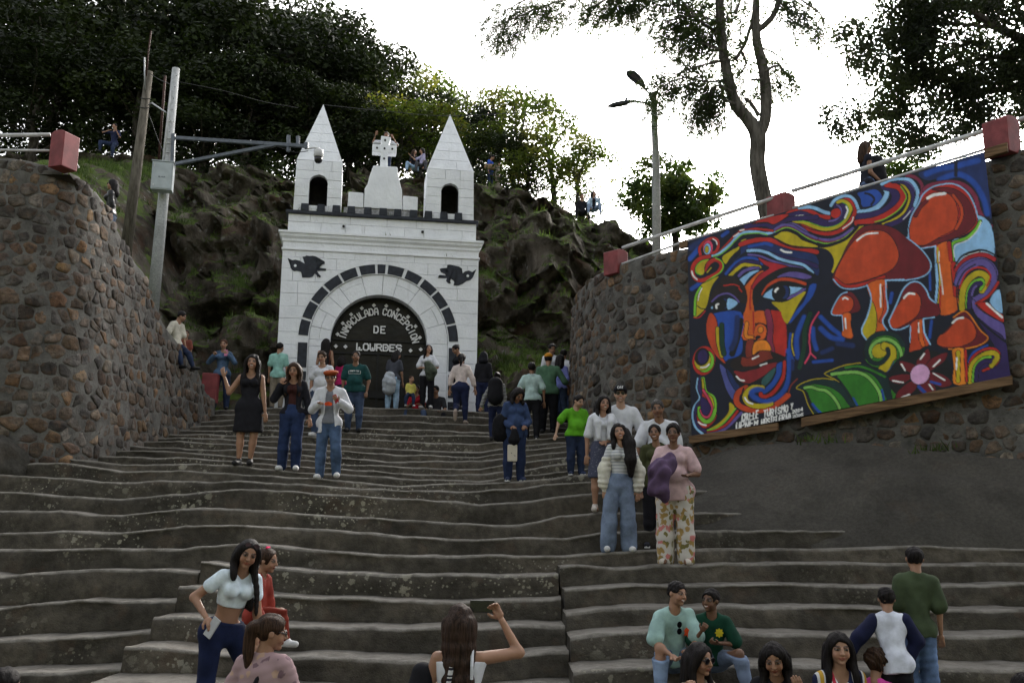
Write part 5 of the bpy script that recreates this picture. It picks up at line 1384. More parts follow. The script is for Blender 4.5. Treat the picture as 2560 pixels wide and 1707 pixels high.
# ================================================================== TREES
def mat_leaf(name, lo, hi, trans=0.4):
    t = NT(name); c = t.mix(1.0, t.attr(), t.ramp(t.noise(0.9, 3, 0.6), [(0.3, 0.6), (0.7, 1.25)]), 'MULTIPLY')
    t.set(c, 0.6, 0.25)
    tr = t.n('ShaderNodeBsdfTranslucent'); t.l(t.mix(1.0, c, (1.5, 1.6, 0.7), 'MULTIPLY'), tr.inputs[0])
    mx = t.n('ShaderNodeMixShader'); mx.inputs[0].default_value = trans
    out = t.t.nodes['Material Output']; t.l(t.b.outputs[0], mx.inputs[1]); t.l(tr.outputs[0], mx.inputs[2]); t.l(mx.outputs[0], out.inputs[0])
    return t.m
M_LEAF = mat_leaf('leaves', 0, 0); M_LEAFD = mat_leaf('shade_leaves', 0, 0, .2)
def mat_bark(name, a_, b_):
    t = NT(name); sm = t.coord('Object', (6, 6, 1.2))
    t.set(t.ramp(t.noise(2.0, 6, 0.65, sm), [(0.3, a_), (0.7, b_)]), 0.95, 0.15); t.bump(t.noise(4, 6, 0.7, sm), 0.8, 0.03); return t.m
M_BARK = mat_bark('bark', (0.028, 0.023, 0.018), (0.085, 0.075, 0.062))
M_BARKL = mat_bark('pale_bark', (0.05, 0.045, 0.038), (0.13, 0.12, 0.105))
RT = np.random.RandomState(77)
def leaf_quads(c, nrm, size, asp, rs):
    """rhombic leaves at centres c with normals nrm"""
    n = len(c); t1 = np.cross(nrm, rs.normal(size=(n, 3))); t1 /= np.linalg.norm(t1, axis=1)[:, None] + 1e-9; t2 = np.cross(nrm, t1)
    s = size * rs.uniform(0.6, 1.35, (n, 1)); a = t1 * s; b = t2 * s * asp
    v = np.stack([c - a, c - b * 1.0 + a * 0.1, c + a, c + b * 1.0 + a * 0.1], 1).reshape(-1, 3)
    return v
def crown_mesh(name, lobes, per, size, asp, cols, seed, up=0.35):
    rs = np.random.RandomState(seed); V, Cc = [], []
    for (cx, cy, cz, r, k) in lobes:
        n = max(12, int(per * r * r * k)); d = rs.normal(size=(n, 3)); d /= np.linalg.norm(d, axis=1)[:, None]
        rad = r * rs.uniform(0.35, 1.06, (n, 1)) ** 0.6; p = np.array([cx, cy, cz]) + d * rad * np.array([1.1, 1.1, 0.8])
        p += rs.normal(size=(n, 3)) * 0.05
        nr = d * 0.6 + rs.normal(size=(n, 3)) * 0.7 + np.array([0, 0, up]); nr /= np.linalg.norm(nr, axis=1)[:, None]
        V.append(leaf_quads(p, nr, size, asp, rs))
        base = np.array(cols[rs.randint(len(cols))]) * rs.uniform(0.75, 1.2); col = base[None, :] * rs.uniform(0.6, 1.35, (n, 1)); Cc.append(np.repeat(col, 4, 0))
    V = np.concatenate(V); Cc = np.concatenate(Cc); me = newmesh(name, V, np.arange(len(V)).reshape(-1, 4)); setcol(me, Cc); return me
def proto(kind, seed):
    """unit tree: height 1 m scaled later; returns crown and trunk meshes in metres for an 8 m tree"""
    rs = np.random.RandomState(seed); rnd = random.Random(seed); H = 8.0; lobes = []; tb = MB()
    spread = dict(round=2.6, tall=2.0, open=2.3)[kind]
    zlo = dict(round=2.0, tall=2.0, open=2.6)[kind]
    nl = dict(round=46, tall=44, open=34)[kind]
    trunk = [(0, 0, -1.0)]
    for k in range(1, 7):
        trunk.append((trunk[-1][0] + rs.uniform(-.22, .22), trunk[-1][1] + rs.uniform(-.22, .22), 5.6 * k / 6))
    tb.tube(trunk, [.2, .17, .15, .13, .11, .085, .05], 8)
    for _k in range(nl):
        a = rs.uniform(0, 2 * math.pi); zz_ = rs.uniform(0, 1) ** 0.85; z = zlo + (H - zlo - .7) * zz_
        rr = spread * math.sqrt(max(0.05, 1 - (1.5 * zz_ - .55) ** 2)) * rs.uniform(0.35, 1.0)
        r = rs.uniform(.5, 1.0) * (0.85 if kind == 'open' else 1.0)
        x, y = rr * math.cos(a), rr * math.sin(a); lobes.append((x, y, z, r, 1.0 if kind != 'open' else .7))
        i = min(5, max(1, int((z - 1.2) / 5.6 * 6))); b0 = Vector(trunk[i])
        if _k % 2 == 0: tb.tube([b0, b0.lerp(Vector((x, y, z)), .5) + Vector((0, 0, .2)), (x, y, z)], [.05, .032, .012], 5)
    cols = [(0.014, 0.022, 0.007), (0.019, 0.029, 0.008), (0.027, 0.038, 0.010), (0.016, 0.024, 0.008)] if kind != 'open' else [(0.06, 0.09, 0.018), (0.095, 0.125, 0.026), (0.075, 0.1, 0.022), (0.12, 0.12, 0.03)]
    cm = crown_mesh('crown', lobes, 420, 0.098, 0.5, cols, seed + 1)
    return cm, tb.mesh('trunk', True)
PROT = {('round', 0): proto('round', 3), ('round', 1): proto('round', 9), ('tall', 0): proto('tall', 15), ('open', 0): proto('open', 21), ('open', 1): proto('open', 27)}
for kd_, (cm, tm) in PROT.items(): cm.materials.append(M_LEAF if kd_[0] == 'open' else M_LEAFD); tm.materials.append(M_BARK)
def hill_z(x, y, d=12.0):
    h = HILL.ray_cast(Vector((x, y, 60)), Vector((0, 0, -1))); return h[0].z if h[0] is not None else d
FOREST = [
    (20, -120, 37, 1.25, 'round', 0, 'dark leafy tree at the far upper left corner, above the left railing'), (150, -60, 34, 1.2, 'round', 1, 'dark broadleaf tree rising straight above the red railing post on the left'),
    (300, -150, 39, 1.3, 'tall', 0, 'tallest dark tree behind the leaning wooden pole'), (420, -80, 35, 1.2, 'round', 0, 'dense dark tree directly behind the top of the camera pole'),
    (560, -60, 36, 1.25, 'round', 1, 'dense dark tree above the grey bracket arm, left of the gate'), (665, -10, 33.5, 1.1, 'round', 0, 'olive green tree just left of the left spire, its crown reaching the top edge'),
    (770, -20, 38, 1.1, 'tall', 0, 'tall tree standing right behind the left spire'), (110, 90, 31.5, 0.95, 'round', 0, 'low dark tree behind the left railing post, in front of taller ones'),
    (350, 95, 31.8, 0.9, 'tall', 0, 'low dark tree behind the pair of poles'), (510, 130, 31.6, 0.85, 'round', 1, 'low dark tree over the middle of the bracket arm'),
    (632, 150, 32, 0.85, 'round', 0, 'low dark tree beside the dome camera, left of the left spire'), (850, 20, 36.5, 1, 'tall', 0, 'tree whose crown edge meets the white sky to the right of the left spire'),
    (925, 95, 38, 0.95, 'round', 1, 'tree on the falling skyline above the cross'), (995, 122, 40, 0.952, 'open', 0, 'loose crowned tree on the skyline between the cross and the right spire'),
    (1075, 172, 42, 0.896, 'open', 1, 'loose tree on the skyline left of the right spire tip'), (785, 185, 32.8, 0.75, 'round', 0, 'shrubby pale tree directly behind the left spire at its shoulder'),
    (885, 225, 33.2, 0.75, 'round', 1, 'sunlit shrubby tree left of the cross'), (975, 222, 33.6, 0.784, 'open', 0, 'sunlit shrubby tree just behind the cross'),
    (1060, 257, 34.2, 0.784, 'open', 1, 'shrubby tree behind the two girls on the rock'), (1140, 228, 37, 0.75, 'round', 0, 'rounded tree behind the tip of the right spire'),
    (1225, 194, 36, 0.84, 'open', 0, 'bright green tree with gaps of sky, right of the right spire'), (1310, 218, 35, 0.806, 'open', 1, 'bright green tree second from the right spire on the skyline'),
    (1385, 272, 34, 0.694, 'open', 0, 'yellow green backlit tree above the seated couple on the cliff'), (1462, 344, 33.2, 0.56, 'open', 1, 'small backlit tree right of the seated couple on the cliff'),
    (1245, 335, 33.4, 0.6, 'round', 1, 'dark low tree behind the couple in blue on the rock'), (1340, 357, 33, 0.582, 'open', 0, 'thin low tree between the couple in blue and the seated couple'),
]
for x, yt, Y, wd, kind, v, lab in FOREST:
    Y = Y * 1.24; wd = wd * 1.22
    p = P(x, yt, Y); zb = hill_z(p[0], Y) - 0.2; H = max(2.5, p[2] - zb)
    cm, tm = PROT[(kind, v)]
    o = empty('broadleaf_tree', (p[0], Y, zb), lab, 'tree', 'trees of the wood above the cliff', rotz=RT.uniform(0, 6.28))
    o.scale = (wd * 1.15, wd * 1.15, H / 8.0)
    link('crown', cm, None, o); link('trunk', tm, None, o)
# undergrowth that closes the foot of the wood
rs = np.random.RandomState(5); lob = []
for k in range(150):
    X = rs.uniform(-25, 5); Y = rs.uniform(38, 50); lob.append((X, Y, hill_z(X, Y) + rs.uniform(.2, 1.1), rs.uniform(.5, 1.1), 1))
for k in range(60):
    X = rs.uniform(-33, -11); Y = rs.uniform(46, 55); lob.append((X, Y, hill_z(X, Y) + rs.uniform(.5, 5.5), rs.uniform(.8, 1.3), .5))
me = crown_mesh('undergrowth', lob, 230, .11, .5, [(0.016, 0.024, 0.007), (0.026, 0.038, 0.010), (0.02, 0.03, 0.008)], 8); me.materials.append(M_LEAF)
tag(link('undergrowth', me), 'tangled dark undergrowth at the foot of the wood above the cliff', 'undergrowth', kind='stuff')
# the round tree beyond the right wall
def pxtree(name, label, trunk, Y, lobes, per, size, asp, cols, seed, bark, group=None, extra=None):
    base = P(trunk[0][0][0], trunk[0][0][1], Y); o = empty(name, base.tolist(), label, 'tree', group)
    tb = MB()
    for path in trunk:
        pts = catmull([P(a_[0], a_[1], Y + (a_[3] if len(a_) > 3 else 0)) - base for a_ in path], False, 4); rr = np.interp(np.linspace(0, 1, len(pts)), np.linspace(0, 1, len(path)), [a_[2] for a_ in path])
        tb.tube([tuple(p) for p in pts], rr.tolist(), 9)
    link('trunk', tb.mesh('trunk', True), bark, o)
    L = [tuple(P(x, y, Y + dy_) - base) + (r, k) for x, y, r, dy_, k in lobes]
    if L:
        me = crown_mesh('crown', L, per, size, asp, cols, seed); me.materials.append(M_LEAF); link('crown', me, None, o)
    return o, base
rs = np.random.RandomState(12); lob = []
for k in range(60):
    a = rs.uniform(0, 6.28); q_ = math.sqrt(rs.uniform(0, 1)); lob.append((1688 + 122 * q_ * math.cos(a), 498 + 92 * q_ * math.sin(a) + 12 * rs.randn(), rs.uniform(.22, .42), rs.uniform(-1, 1), .9))
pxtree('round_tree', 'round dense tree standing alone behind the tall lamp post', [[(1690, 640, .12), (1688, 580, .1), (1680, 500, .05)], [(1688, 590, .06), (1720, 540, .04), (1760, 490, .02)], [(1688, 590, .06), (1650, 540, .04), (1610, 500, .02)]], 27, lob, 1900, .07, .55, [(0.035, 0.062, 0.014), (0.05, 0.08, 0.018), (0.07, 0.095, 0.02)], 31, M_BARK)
# tall feathery tree over the right wall
FY = 18.6
trunkp = [[(1935, 600, .20), (1910, 500, .17), (1893, 410, .165), (1894, 340, .17), (1872, 300, .14), (1838, 258, .125), (1818, 185, .11), (1803, 90, .10), (1796, -80, .085)],
          [(1893, 345, .13), (1914, 295, .125), (1913, 205, .115), (1897, 125, .10), (1890, 78, .095), (1892, -60, .06)], [(1890, 80, .07), (1925, 50, .065), (1945, 10, .055), (1960, -70, .04)],
          [(1897, 290, .05), (1880, 262, .04), (1862, 245, .03)], [(1838, 150, .04), (1862, 110, .04), (1878, 60, .035), (1888, 0, .03)]]
boughs = [[(1796, -40), (1650, -35), (1500, -18), (1370, 12), (1290, 45), (1230, 72)], [(1805, 60), (1740, 40), (1670, 55), (1640, 70)], [(1812, 130), (1760, 110), (1700, 90)], [(1822, 200), (1770, 205), (1710, 195), (1660, 215), (1625, 240)],
          [(1815, 150), (1750, 165), (1690, 185), (1645, 180)], [(1840, 262), (1800, 245), (1765, 235), (1748, 270)], [(1845, 190), (1865, 160), (1850, 110), (1855, 40)], [(1912, 180), (1945, 165), (1975, 195), (1988, 205)], [(1900, 120), (1930, 130), (1960, 150)],
          [(1955, -30), (2010, 5), (2050, 35), (2060, 60)], [(1940, 20), (1960, -10), (1990, -10)], [(1796, -60), (1700, -40), (1600, -10), (1520, 10)], [(1830, 230), (1790, 215), (1770, 265), (1780, 290)], [(1700, -40), (1560, -20), (1480, 20)], [(1905, 200), (1880, 200), (1862, 220)], [(1420, -10), (1340, -10), (1260, 30)], [(1820, 40), (1780, 90), (1740, 90)],
          [(1815, 90), (1760, 60), (1720, 20), (1690, -20)], [(1800, 0), (1770, 20), (1735, 10)], [(1840, 30), (1850, 0), (1840, -30)]]
dens = [2.6, 1.6, 1.6, 1.5, 1.5, 1.6, 1.4, 1.3, 1.0, 2.2, 1.5, 2.4, 1.5, 2.2, 1.0, 2.4, 1.5, 1.8, 1.6, 1.6]
for b in boughs: trunkp.append([(x, y, .028 * (1 - .8 * i / len(b)), .3 * math.sin(i * 1.7 + b[0][1])) for i, (x, y) in enumerate(b)])
o, fb = pxtree('feathery_tree', 'tall forked tree with drooping feathery leaves behind the red railing post', trunkp, FY, [], 0, 0, 0, None, 0, M_BARKL)
def sprays(name, centers, dirs, rs, nl=13, ln=(0.28, 0.55), lw=0.009, ll=0.09, cols=((0.022, 0.038, 0.012), (0.034, 0.052, 0.016), (0.045, 0.06, 0.02))):
    V, Cc = [], []
    for c, d in zip(centers, dirs):
        L = rs.uniform(*ln); d = d / np.linalg.norm(d); side = np.cross(d, [0, 0, 1]) + rs.normal(size=3) * .5; side /= np.linalg.norm(side) + 1e-9
        col = np.array(cols[rs.randint(len(cols))]) * rs.uniform(.6, 1.3)
        for j in range(nl):
            t = (j + .5) / nl; p = c + d * L * t + np.array([0, 0, -.35 * L * t * t]); tang = d + np.array([0, 0, -.7 * t]); tang /= np.linalg.norm(tang)
            for s in (-1, 1):
                q = tang * .55 + s * side * .85 + rs.normal(size=3) * .25 + np.array([0, 0, -.2]); q /= np.linalg.norm(q); w = np.cross(q, rs.normal(size=3)); w /= np.linalg.norm(w) + 1e-9
                l_ = ll * rs.uniform(.6, 1.3) * (1.15 - .6 * t); V += [p, p + q * l_ * .5 + w * lw, p + q * l_, p + q * l_ * .5 - w * lw]; Cc += [col] * 4
    V = np.array(V); me = newmesh(name, V, np.arange(len(V)).reshape(-1, 4)); setcol(me, np.array(Cc)); return me
rs = np.random.RandomState(40); cen, dr = [], []
for b, dn in zip(boughs, dens):
    pts = catmull([P(x, y, FY + .3 * math.sin(i * 1.7 + b[0][1])) for i, (x, y) in enumerate(b)], False, 10); n = int(len(pts) * 5.0 * dn)
    for k in range(n):
        i = rs.randint(len(pts) // 8, len(pts)); c = pts[i] + rs.normal(size=3) * np.array([.24, .3, .2]) + np.array([0, .4, 0]); tg = pts[min(i + 1, len(pts) - 1)] - pts[max(0, i - 1)]; tg /= np.linalg.norm(tg) + 1e-9
        cen.append(c - fb); dr.append(tg * .7 + rs.normal(size=3) * .6 + np.array([0, 0, -.35]))
me = sprays('crown', cen, dr, rs); me.materials.append(M_LEAF); link('crown', me, None, o)
# dark tree filling the upper right corner
rs = np.random.RandomState(61); lob = []; hull = [(2230, -40), (2170, 60), (2075, 75), (2066, 130), (2085, 195), (2062, 250), (2065, 320), (2120, 375), (2180, 330), (2240, 380), (2310, 395), (2400, 350), (2480, 330), (2700, 330), (2700, -80)]
def inside(p, poly):
    c = False
    for i in range(len(poly)):
        (x1, y1), (x2, y2) = poly[i], poly[(i + 1) % len(poly)]
        if (y1 > p[1]) != (y2 > p[1]) and p[0] < x1 + (p[1] - y1) * (x2 - x1) / (y2 - y1): c = not c
    return c
while len(lob) < 260:
    p = (rs.uniform(2050, 2690), rs.uniform(-70, 395))
    if inside(p, hull):
        e = 0.6 if p[0] < 2220 or p[1] > 330 else 1.0
        lob.append((p[0], p[1], rs.uniform(.22, .5) * (0.75 + .25 * e), rs.uniform(-1.5, 1.8), .55 + .35 * e))
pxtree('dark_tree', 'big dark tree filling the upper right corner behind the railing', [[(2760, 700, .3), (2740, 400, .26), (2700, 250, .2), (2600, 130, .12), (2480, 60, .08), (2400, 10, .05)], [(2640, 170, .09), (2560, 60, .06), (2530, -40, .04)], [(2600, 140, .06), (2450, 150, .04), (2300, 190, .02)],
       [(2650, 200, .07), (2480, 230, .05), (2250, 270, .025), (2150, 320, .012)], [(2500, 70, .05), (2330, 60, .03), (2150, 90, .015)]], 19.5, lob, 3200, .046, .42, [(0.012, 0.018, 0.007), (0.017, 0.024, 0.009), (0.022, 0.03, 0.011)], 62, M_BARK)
lob = [(2250 + rs.uniform(-60, 80), 425 + rs.uniform(-25, 30), rs.uniform(.2, .4), rs.uniform(-1, 1), .9) for k in range(22)]
pxtree('shrub', 'bright green shrub behind the railing, right of the walking woman', [[(2255, 480, .04), (2255, 430, .02)]], 22.5, lob, 800, .06, .5, [(0.04, 0.07, 0.015), (0.055, 0.085, 0.02)], 71, M_BARK)
# ---- grass on the banks and ledges
def grass(name, label, seeds, hmin, hmax, cols, seed):
    rs = np.random.RandomState(seed); V, Cc = [], []
    for p in seeds:
        for k in range(5):
            b = p + np.array([rs.normal() * .07, rs.normal() * .07, -.02]); h = rs.uniform(hmin, hmax); a = rs.uniform(0, 6.28); w = .012; ln = rs.normal(size=2) * h * .4
            col = np.array(cols[rs.randint(len(cols))]) * rs.uniform(.7, 1.3)
            V += [b + np.array([math.cos(a) * w, math.sin(a) * w, 0]), b - np.array([math.cos(a) * w, math.sin(a) * w, 0]), b + np.array([ln[0], ln[1], h])]; Cc += [col] * 3
    V = np.array(V); me = newmesh(name, V, np.arange(len(V)).reshape(-1, 3)); setcol(me, np.array(Cc)); me.materials.append(M_LEAF)
    return tag(link(name, me), label, 'grass', kind='stuff')
sd = []; rs = np.random.RandomState(3)
GC_ = ((0.045, 0.078, 0.014), (0.06, 0.1, 0.02), (0.075, 0.1, 0.028))
while len(sd) < 5200:
    x, y = rs.uniform(-15, LWX - .3), rs.uniform(15.4, 36.5); h = BANK.ray_cast(Vector((x, y, 40)), Vector((0, 0, -1)))
    if h[0] is not None and h[1].z > .72: sd.append(np.array(h[0]))
k = 0
while k < 20000:
    k += 1
    px, py = rs.uniform(330, 1640), rs.uniform(380, 960); d = ray(px, py); h = HILL.ray_cast(Vector(CAM.tolist()), Vector(d.tolist()))
    if h[0] is not None and h[1].z > .62: sd.append(np.array(h[0]))
grass('grass', 'green grass growing on the bank and cliff ledges', sd, .1, .32, GC_, 4)

# ================================================================== PEOPLE: figure builder
class Field:
    """signed distance grid; shapes are blended in, then skinned with surface nets"""
    def __init__(s, lo, hi, h):
        s.h = h; s.lo = np.array(lo, float) - 3 * h; s.n = np.ceil((np.array(hi, float) - s.lo) / h).astype(int) + 4
        s.ax = [(s.lo[i] + h * np.arange(s.n[i])).astype(np.float32) for i in range(3)]; s.f = np.full(tuple(s.n), 0.5, np.float32)
    def sl(s, lo, hi):
        a = np.maximum(0, np.floor((np.array(lo) - s.lo) / s.h).astype(int)); b = np.minimum(s.n, np.ceil((np.array(hi) - s.lo) / s.h).astype(int) + 1)
        if (b <= a).any(): return None
        return tuple(slice(int(i), int(j)) for i, j in zip(a, b))
    def grid(s, q=None):
        X, Y, Z = s.ax if q is None else [s.ax[i][q[i]] for i in range(3)]
        return X[:, None, None], Y[None, :, None], Z[None, None, :]
    def _mix(s, q, d, k):
        a = s.f[q]
        if k <= 0: s.f[q] = np.minimum(a, d); return
        h = np.clip(.5 + .5 * (a - d) / k, 0, 1); s.f[q] = a + (d - a) * h - k * h * (1 - h)
    def cap(s, a, b, ra, rb, k=.02, fl=1.0):
        a, b = np.array(a, float), np.array(b, float); m = max(ra, rb) + k + 2 * s.h
        q = s.sl(np.minimum(a, b) - m, np.maximum(a, b) + m)
        if q is None: return
        X, Y, Z = s.grid(q); d = (b - a) * np.array([1, fl, 1]); L2 = float(d @ d) + 1e-9
        px, py, pz = X - np.float32(a[0]), (Y - np.float32(a[1])) * np.float32(fl), Z - np.float32(a[2])
        t = np.clip((px * np.float32(d[0]) + py * np.float32(d[1]) + pz * np.float32(d[2])) / np.float32(L2), 0, 1)
        r = np.sqrt((px - t * np.float32(d[0])) ** 2 + (py - t * np.float32(d[1])) ** 2 + (pz - t * np.float32(d[2])) ** 2) - (ra + (rb - ra) * t)
        s._mix(q, r.astype(np.float32), k)
    def chain(s, pts, rs, k=.02, fl=1.0):
        for i in range(len(pts) - 1): s.cap(pts[i], pts[i + 1], rs[i], rs[i + 1], k, fl)
    def _ell(s, c, r, R, m):
        c = np.array(c, float); r = np.array(r, float); mm = r.max() + m; q = s.sl(c - mm, c + mm)
        if q is None: return None, None
        X, Y, Z = s.grid(q); X, Y, Z = X - np.float32(c[0]), Y - np.float32(c[1]), Z - np.float32(c[2])
        if R is not None:
            M = np.array(R).T.astype(np.float32); X, Y, Z = M[0, 0] * X + M[0, 1] * Y + M[0, 2] * Z, M[1, 0] * X + M[1, 1] * Y + M[1, 2] * Z, M[2, 0] * X + M[2, 1] * Y + M[2, 2] * Z
        k0 = np.sqrt((X / r[0]) ** 2 + (Y / r[1]) ** 2 + (Z / r[2]) ** 2); k1 = np.sqrt((X / r[0] ** 2) ** 2 + (Y / r[1] ** 2) ** 2 + (Z / r[2] ** 2) ** 2) + 1e-6
        return q, (k0 * (k0 - 1) / k1).astype(np.float32)
    def ell(s, c, r, k=.02, R=None):
        q, d = s._ell(c, r, R, k + 2 * s.h)
        if q is not None: s._mix(q, d, k)
    def cut_ell(s, c, r, k=.008, R=None):
        q, d = s._ell(c, r, R, 3 * s.h + k)
        if q is None: return
        a = s.f[q]; d = -d; h = np.clip(.5 - .5 * (a - d) / k, 0, 1); s.f[q] = a + (d - a) * h + k * h * (1 - h)
    def cut_plane(s, p, n):
        """remove the side the normal points to"""
        X, Y, Z = s.grid(); n = np.array(n, float); n /= np.linalg.norm(n)
        s.f = np.maximum(s.f, ((X - p[0]) * n[0] + (Y - p[1]) * n[1] + (Z - p[2]) * n[2]).astype(np.float32))
    def wrinkle(s, amp, seed, f=(22, 22, 34)):
        rs = np.random.RandomState(seed); X, Y, Z = s.grid()
        band = np.abs(s.f) < 6 * s.h + .03
        w = 0
        for _k in range(5):
            kx, ky, kz = rs.normal(size=3) * np.array(f); w = w + np.sin(kx * X + ky * Y + kz * Z + rs.uniform(0, 6.28)) * rs.uniform(.4, 1)
        s.f = np.where(band, s.f + np.float32(amp) * (w / 2.2).astype(np.float32), s.f)
    def mesh(s):
        f = s.f; neg = f < 0; c = neg[:-1, :-1, :-1]
        cnt = np.zeros(tuple(s.n - 1), np.int8); offs = [(i, j, k) for i in (0, 1) for j in (0, 1) for k in (0, 1)]
        for i, j, k in offs: cnt += neg[i:s.n[0] - 1 + i, j:s.n[1] - 1 + j, k:s.n[2] - 1 + k]
        act = (cnt > 0) & (cnt < 8); I = np.argwhere(act)
        if len(I) == 0: return np.zeros((0, 3)), np.zeros((0, 4), int)
        idx = np.full(act.shape, -1, np.int32); idx[act] = np.arange(len(I))
        cv = {o: f[I[:, 0] + o[0], I[:, 1] + o[1], I[:, 2] + o[2]] for o in offs}
        acc = np.zeros((len(I), 3)); n = np.zeros(len(I))
        for o in offs:
            for ax in range(3):
                if o[ax]: continue
                o2 = tuple(1 if i == ax else o[i] for i in range(3)); a, b = cv[o], cv[o2]; m = (a < 0) != (b < 0)
                t = np.where(m, a / np.where(m, a - b, 1), 0); p = np.zeros((len(I), 3)); p[:] = o; p[:, ax] += t; acc += p * m[:, None]; n += m
        V = s.lo + (I + acc / n[:, None]) * s.h
        Q = []
        for ax in range(3):
            a = [slice(None)] * 3; b = [slice(None)] * 3; a[ax] = slice(0, -1); b[ax] = slice(1, None)
            na, nb = neg[tuple(a)], neg[tuple(b)]; E = np.argwhere(na != nb); u, v = (ax + 1) % 3, (ax + 2) % 3
            E = E[(E[:, u] > 0) & (E[:, v] > 0) & (E[:, u] < s.n[u] - 1) & (E[:, v] < s.n[v] - 1)]
            if len(E) == 0: continue
            def g(du, dv):
                e = E.copy(); e[:, u] -= du; e[:, v] -= dv; return idx[e[:, 0], e[:, 1], e[:, 2]]
            q = np.stack([g(1, 1), g(0, 1), g(0, 0), g(1, 0)], 1); flip = ~na[E[:, 0], E[:, 1], E[:, 2]]
            q[flip] = q[flip][:, ::-1]; Q.append(q)
        Q = np.concatenate(Q); return V, Q[(Q >= 0).all(1)]
def rotm(yaw=0, pitch=0, roll=0):
    """head / body orientation; yaw 0 faces the camera, pitch > 0 looks down, roll > 0 tips to image right"""
    return np.array((Matrix.Rotation(math.radians(yaw), 3, 'Z') @ Matrix.Rotation(math.radians(roll), 3, 'Y') @ Matrix.Rotation(math.radians(pitch), 3, 'X')))
SKIN = [(0.36, 0.205, 0.135), (0.30, 0.165, 0.105), (0.22, 0.115, 0.07), (0.42, 0.26, 0.18), (0.15, 0.078, 0.048)]
def mat_skin():
    t = NT('skin'); t.set(t.mix(1.0, t.attr(), t.ramp(t.noise(9, 3, 0.5), [(0.3, 0.88), (0.7, 1.06)]), 'MULTIPLY'), 0.5, 0.35)
    t.b.inputs['Subsurface Weight'].default_value = 0.08; t.b.inputs['Subsurface Radius'].default_value = (0.012, 0.005, 0.003); return t.m
M_SKIN = mat_skin()
def mat_hair(name, col):
    if (name,) in _mc: return _mc[(name,)]
    t = NT(name); sm = t.coord('Object', (60, 60, 5)); t.set(t.ramp(t.noise(1.5, 4, 0.6, sm), [(0.3, mul(col, .45)), (0.7, mul(col, 1.6))]), 0.55, 0.12); t.bump(t.noise(2.2, 3, 0.6, sm), 0.6, 0.006); _mc[(name,)] = t.m; return t.m
H_BLACK = mat_hair('black_hair', (0.010, 0.008, 0.008)); H_BROWN = mat_hair('brown_hair', (0.032, 0.017, 0.010)); H_GREY = mat_hair('greying_hair', (0.05, 0.045, 0.042)); H_RED = mat_hair('reddish_hair', (0.07, 0.028, 0.014))
def cloth(name, hexc, k=1.0, rough=.85, var=.22):
    return plain(name, tuple(min(.8, x * k) for x in h2l(hexc)), rough, var, 9, .25, 160, .003, .2)
def denim(name, hexc, k=1.0, fade=.5):
    if (name,) in _mc: return _mc[(name,)]
    c = mul(h2l(hexc), k); t = NT(name)
    a = t.ramp(t.noise(5, 5, .6), [(.3, mul(c, .75)), (.7, mul(c, 1 + fade))]); t.set(a, .9, .2); t.bump(t.noise(140, 3, .6), .3, .003); _mc[(name,)] = t.m; return t.m
def banded(name, cols, scale, axis=2, soft=.02, noise_=0.0):
    """stripes of the listed (position, colour) over one period along an axis of the garment"""
    if (name,) in _mc: return _mc[(name,)]
    t = NT(name); sp = t.n('ShaderNodeSeparateXYZ'); t.l(t.coord('Object'), sp.inputs[0])
    v = sp.outputs[axis]
    if noise_: v = t.math('ADD', v, t.math('MULTIPLY', t.noise(6, 2, .5), noise_))
    f = t.math('FRACT', t.math('MULTIPLY', v, scale)); t.set(t.ramp(f, cols, 'CONSTANT'), .85, .2); t.bump(t.noise(150, 3, .6), .2, .003); _mc[(name,)] = t.m; return t.m
def floral(name, base, spots, scale=11, cov=.5):
    if (name,) in _mc: return _mc[(name,)]
    t = NT(name); co = t.coord('Object'); dn = t.mix(.12, co, t.n('ShaderNodeTexNoise').outputs['Color'], 'ADD')
    v = t.n('ShaderNodeTexVoronoi'); v.inputs['Scale'].default_value = scale; t.l(dn, v.inputs['Vector'])
    sc = t.n('ShaderNodeSeparateColor'); t.l(v.outputs['Color'], sc.inputs[0])
    col = t.ramp(sc.outputs[0], [(i / len(spots), c) for i, c in enumerate(spots)], 'CONSTANT')
    m = t.ramp(t.math('ADD', v.outputs['Distance'], t.math('MULTIPLY', t.noise(40, 3, .6, co), .35)), [(cov, 1.0), (cov + .1, 0.0)])
    t.set(t.mix(m, base, col), .85, .2); _mc[(name,)] = t.m; return t.m
def unit(v): v = np.array(v, float); return v / (np.linalg.norm(v) + 1e-9)
def seen_on(bvh, x, y):
    d = ray(x, y); h = bvh.ray_cast(Vector(CAM.tolist()), Vector(d.tolist())); return None if h[0] is None else np.array(h[0])
PSEED = [100]
HEIGHTS = []
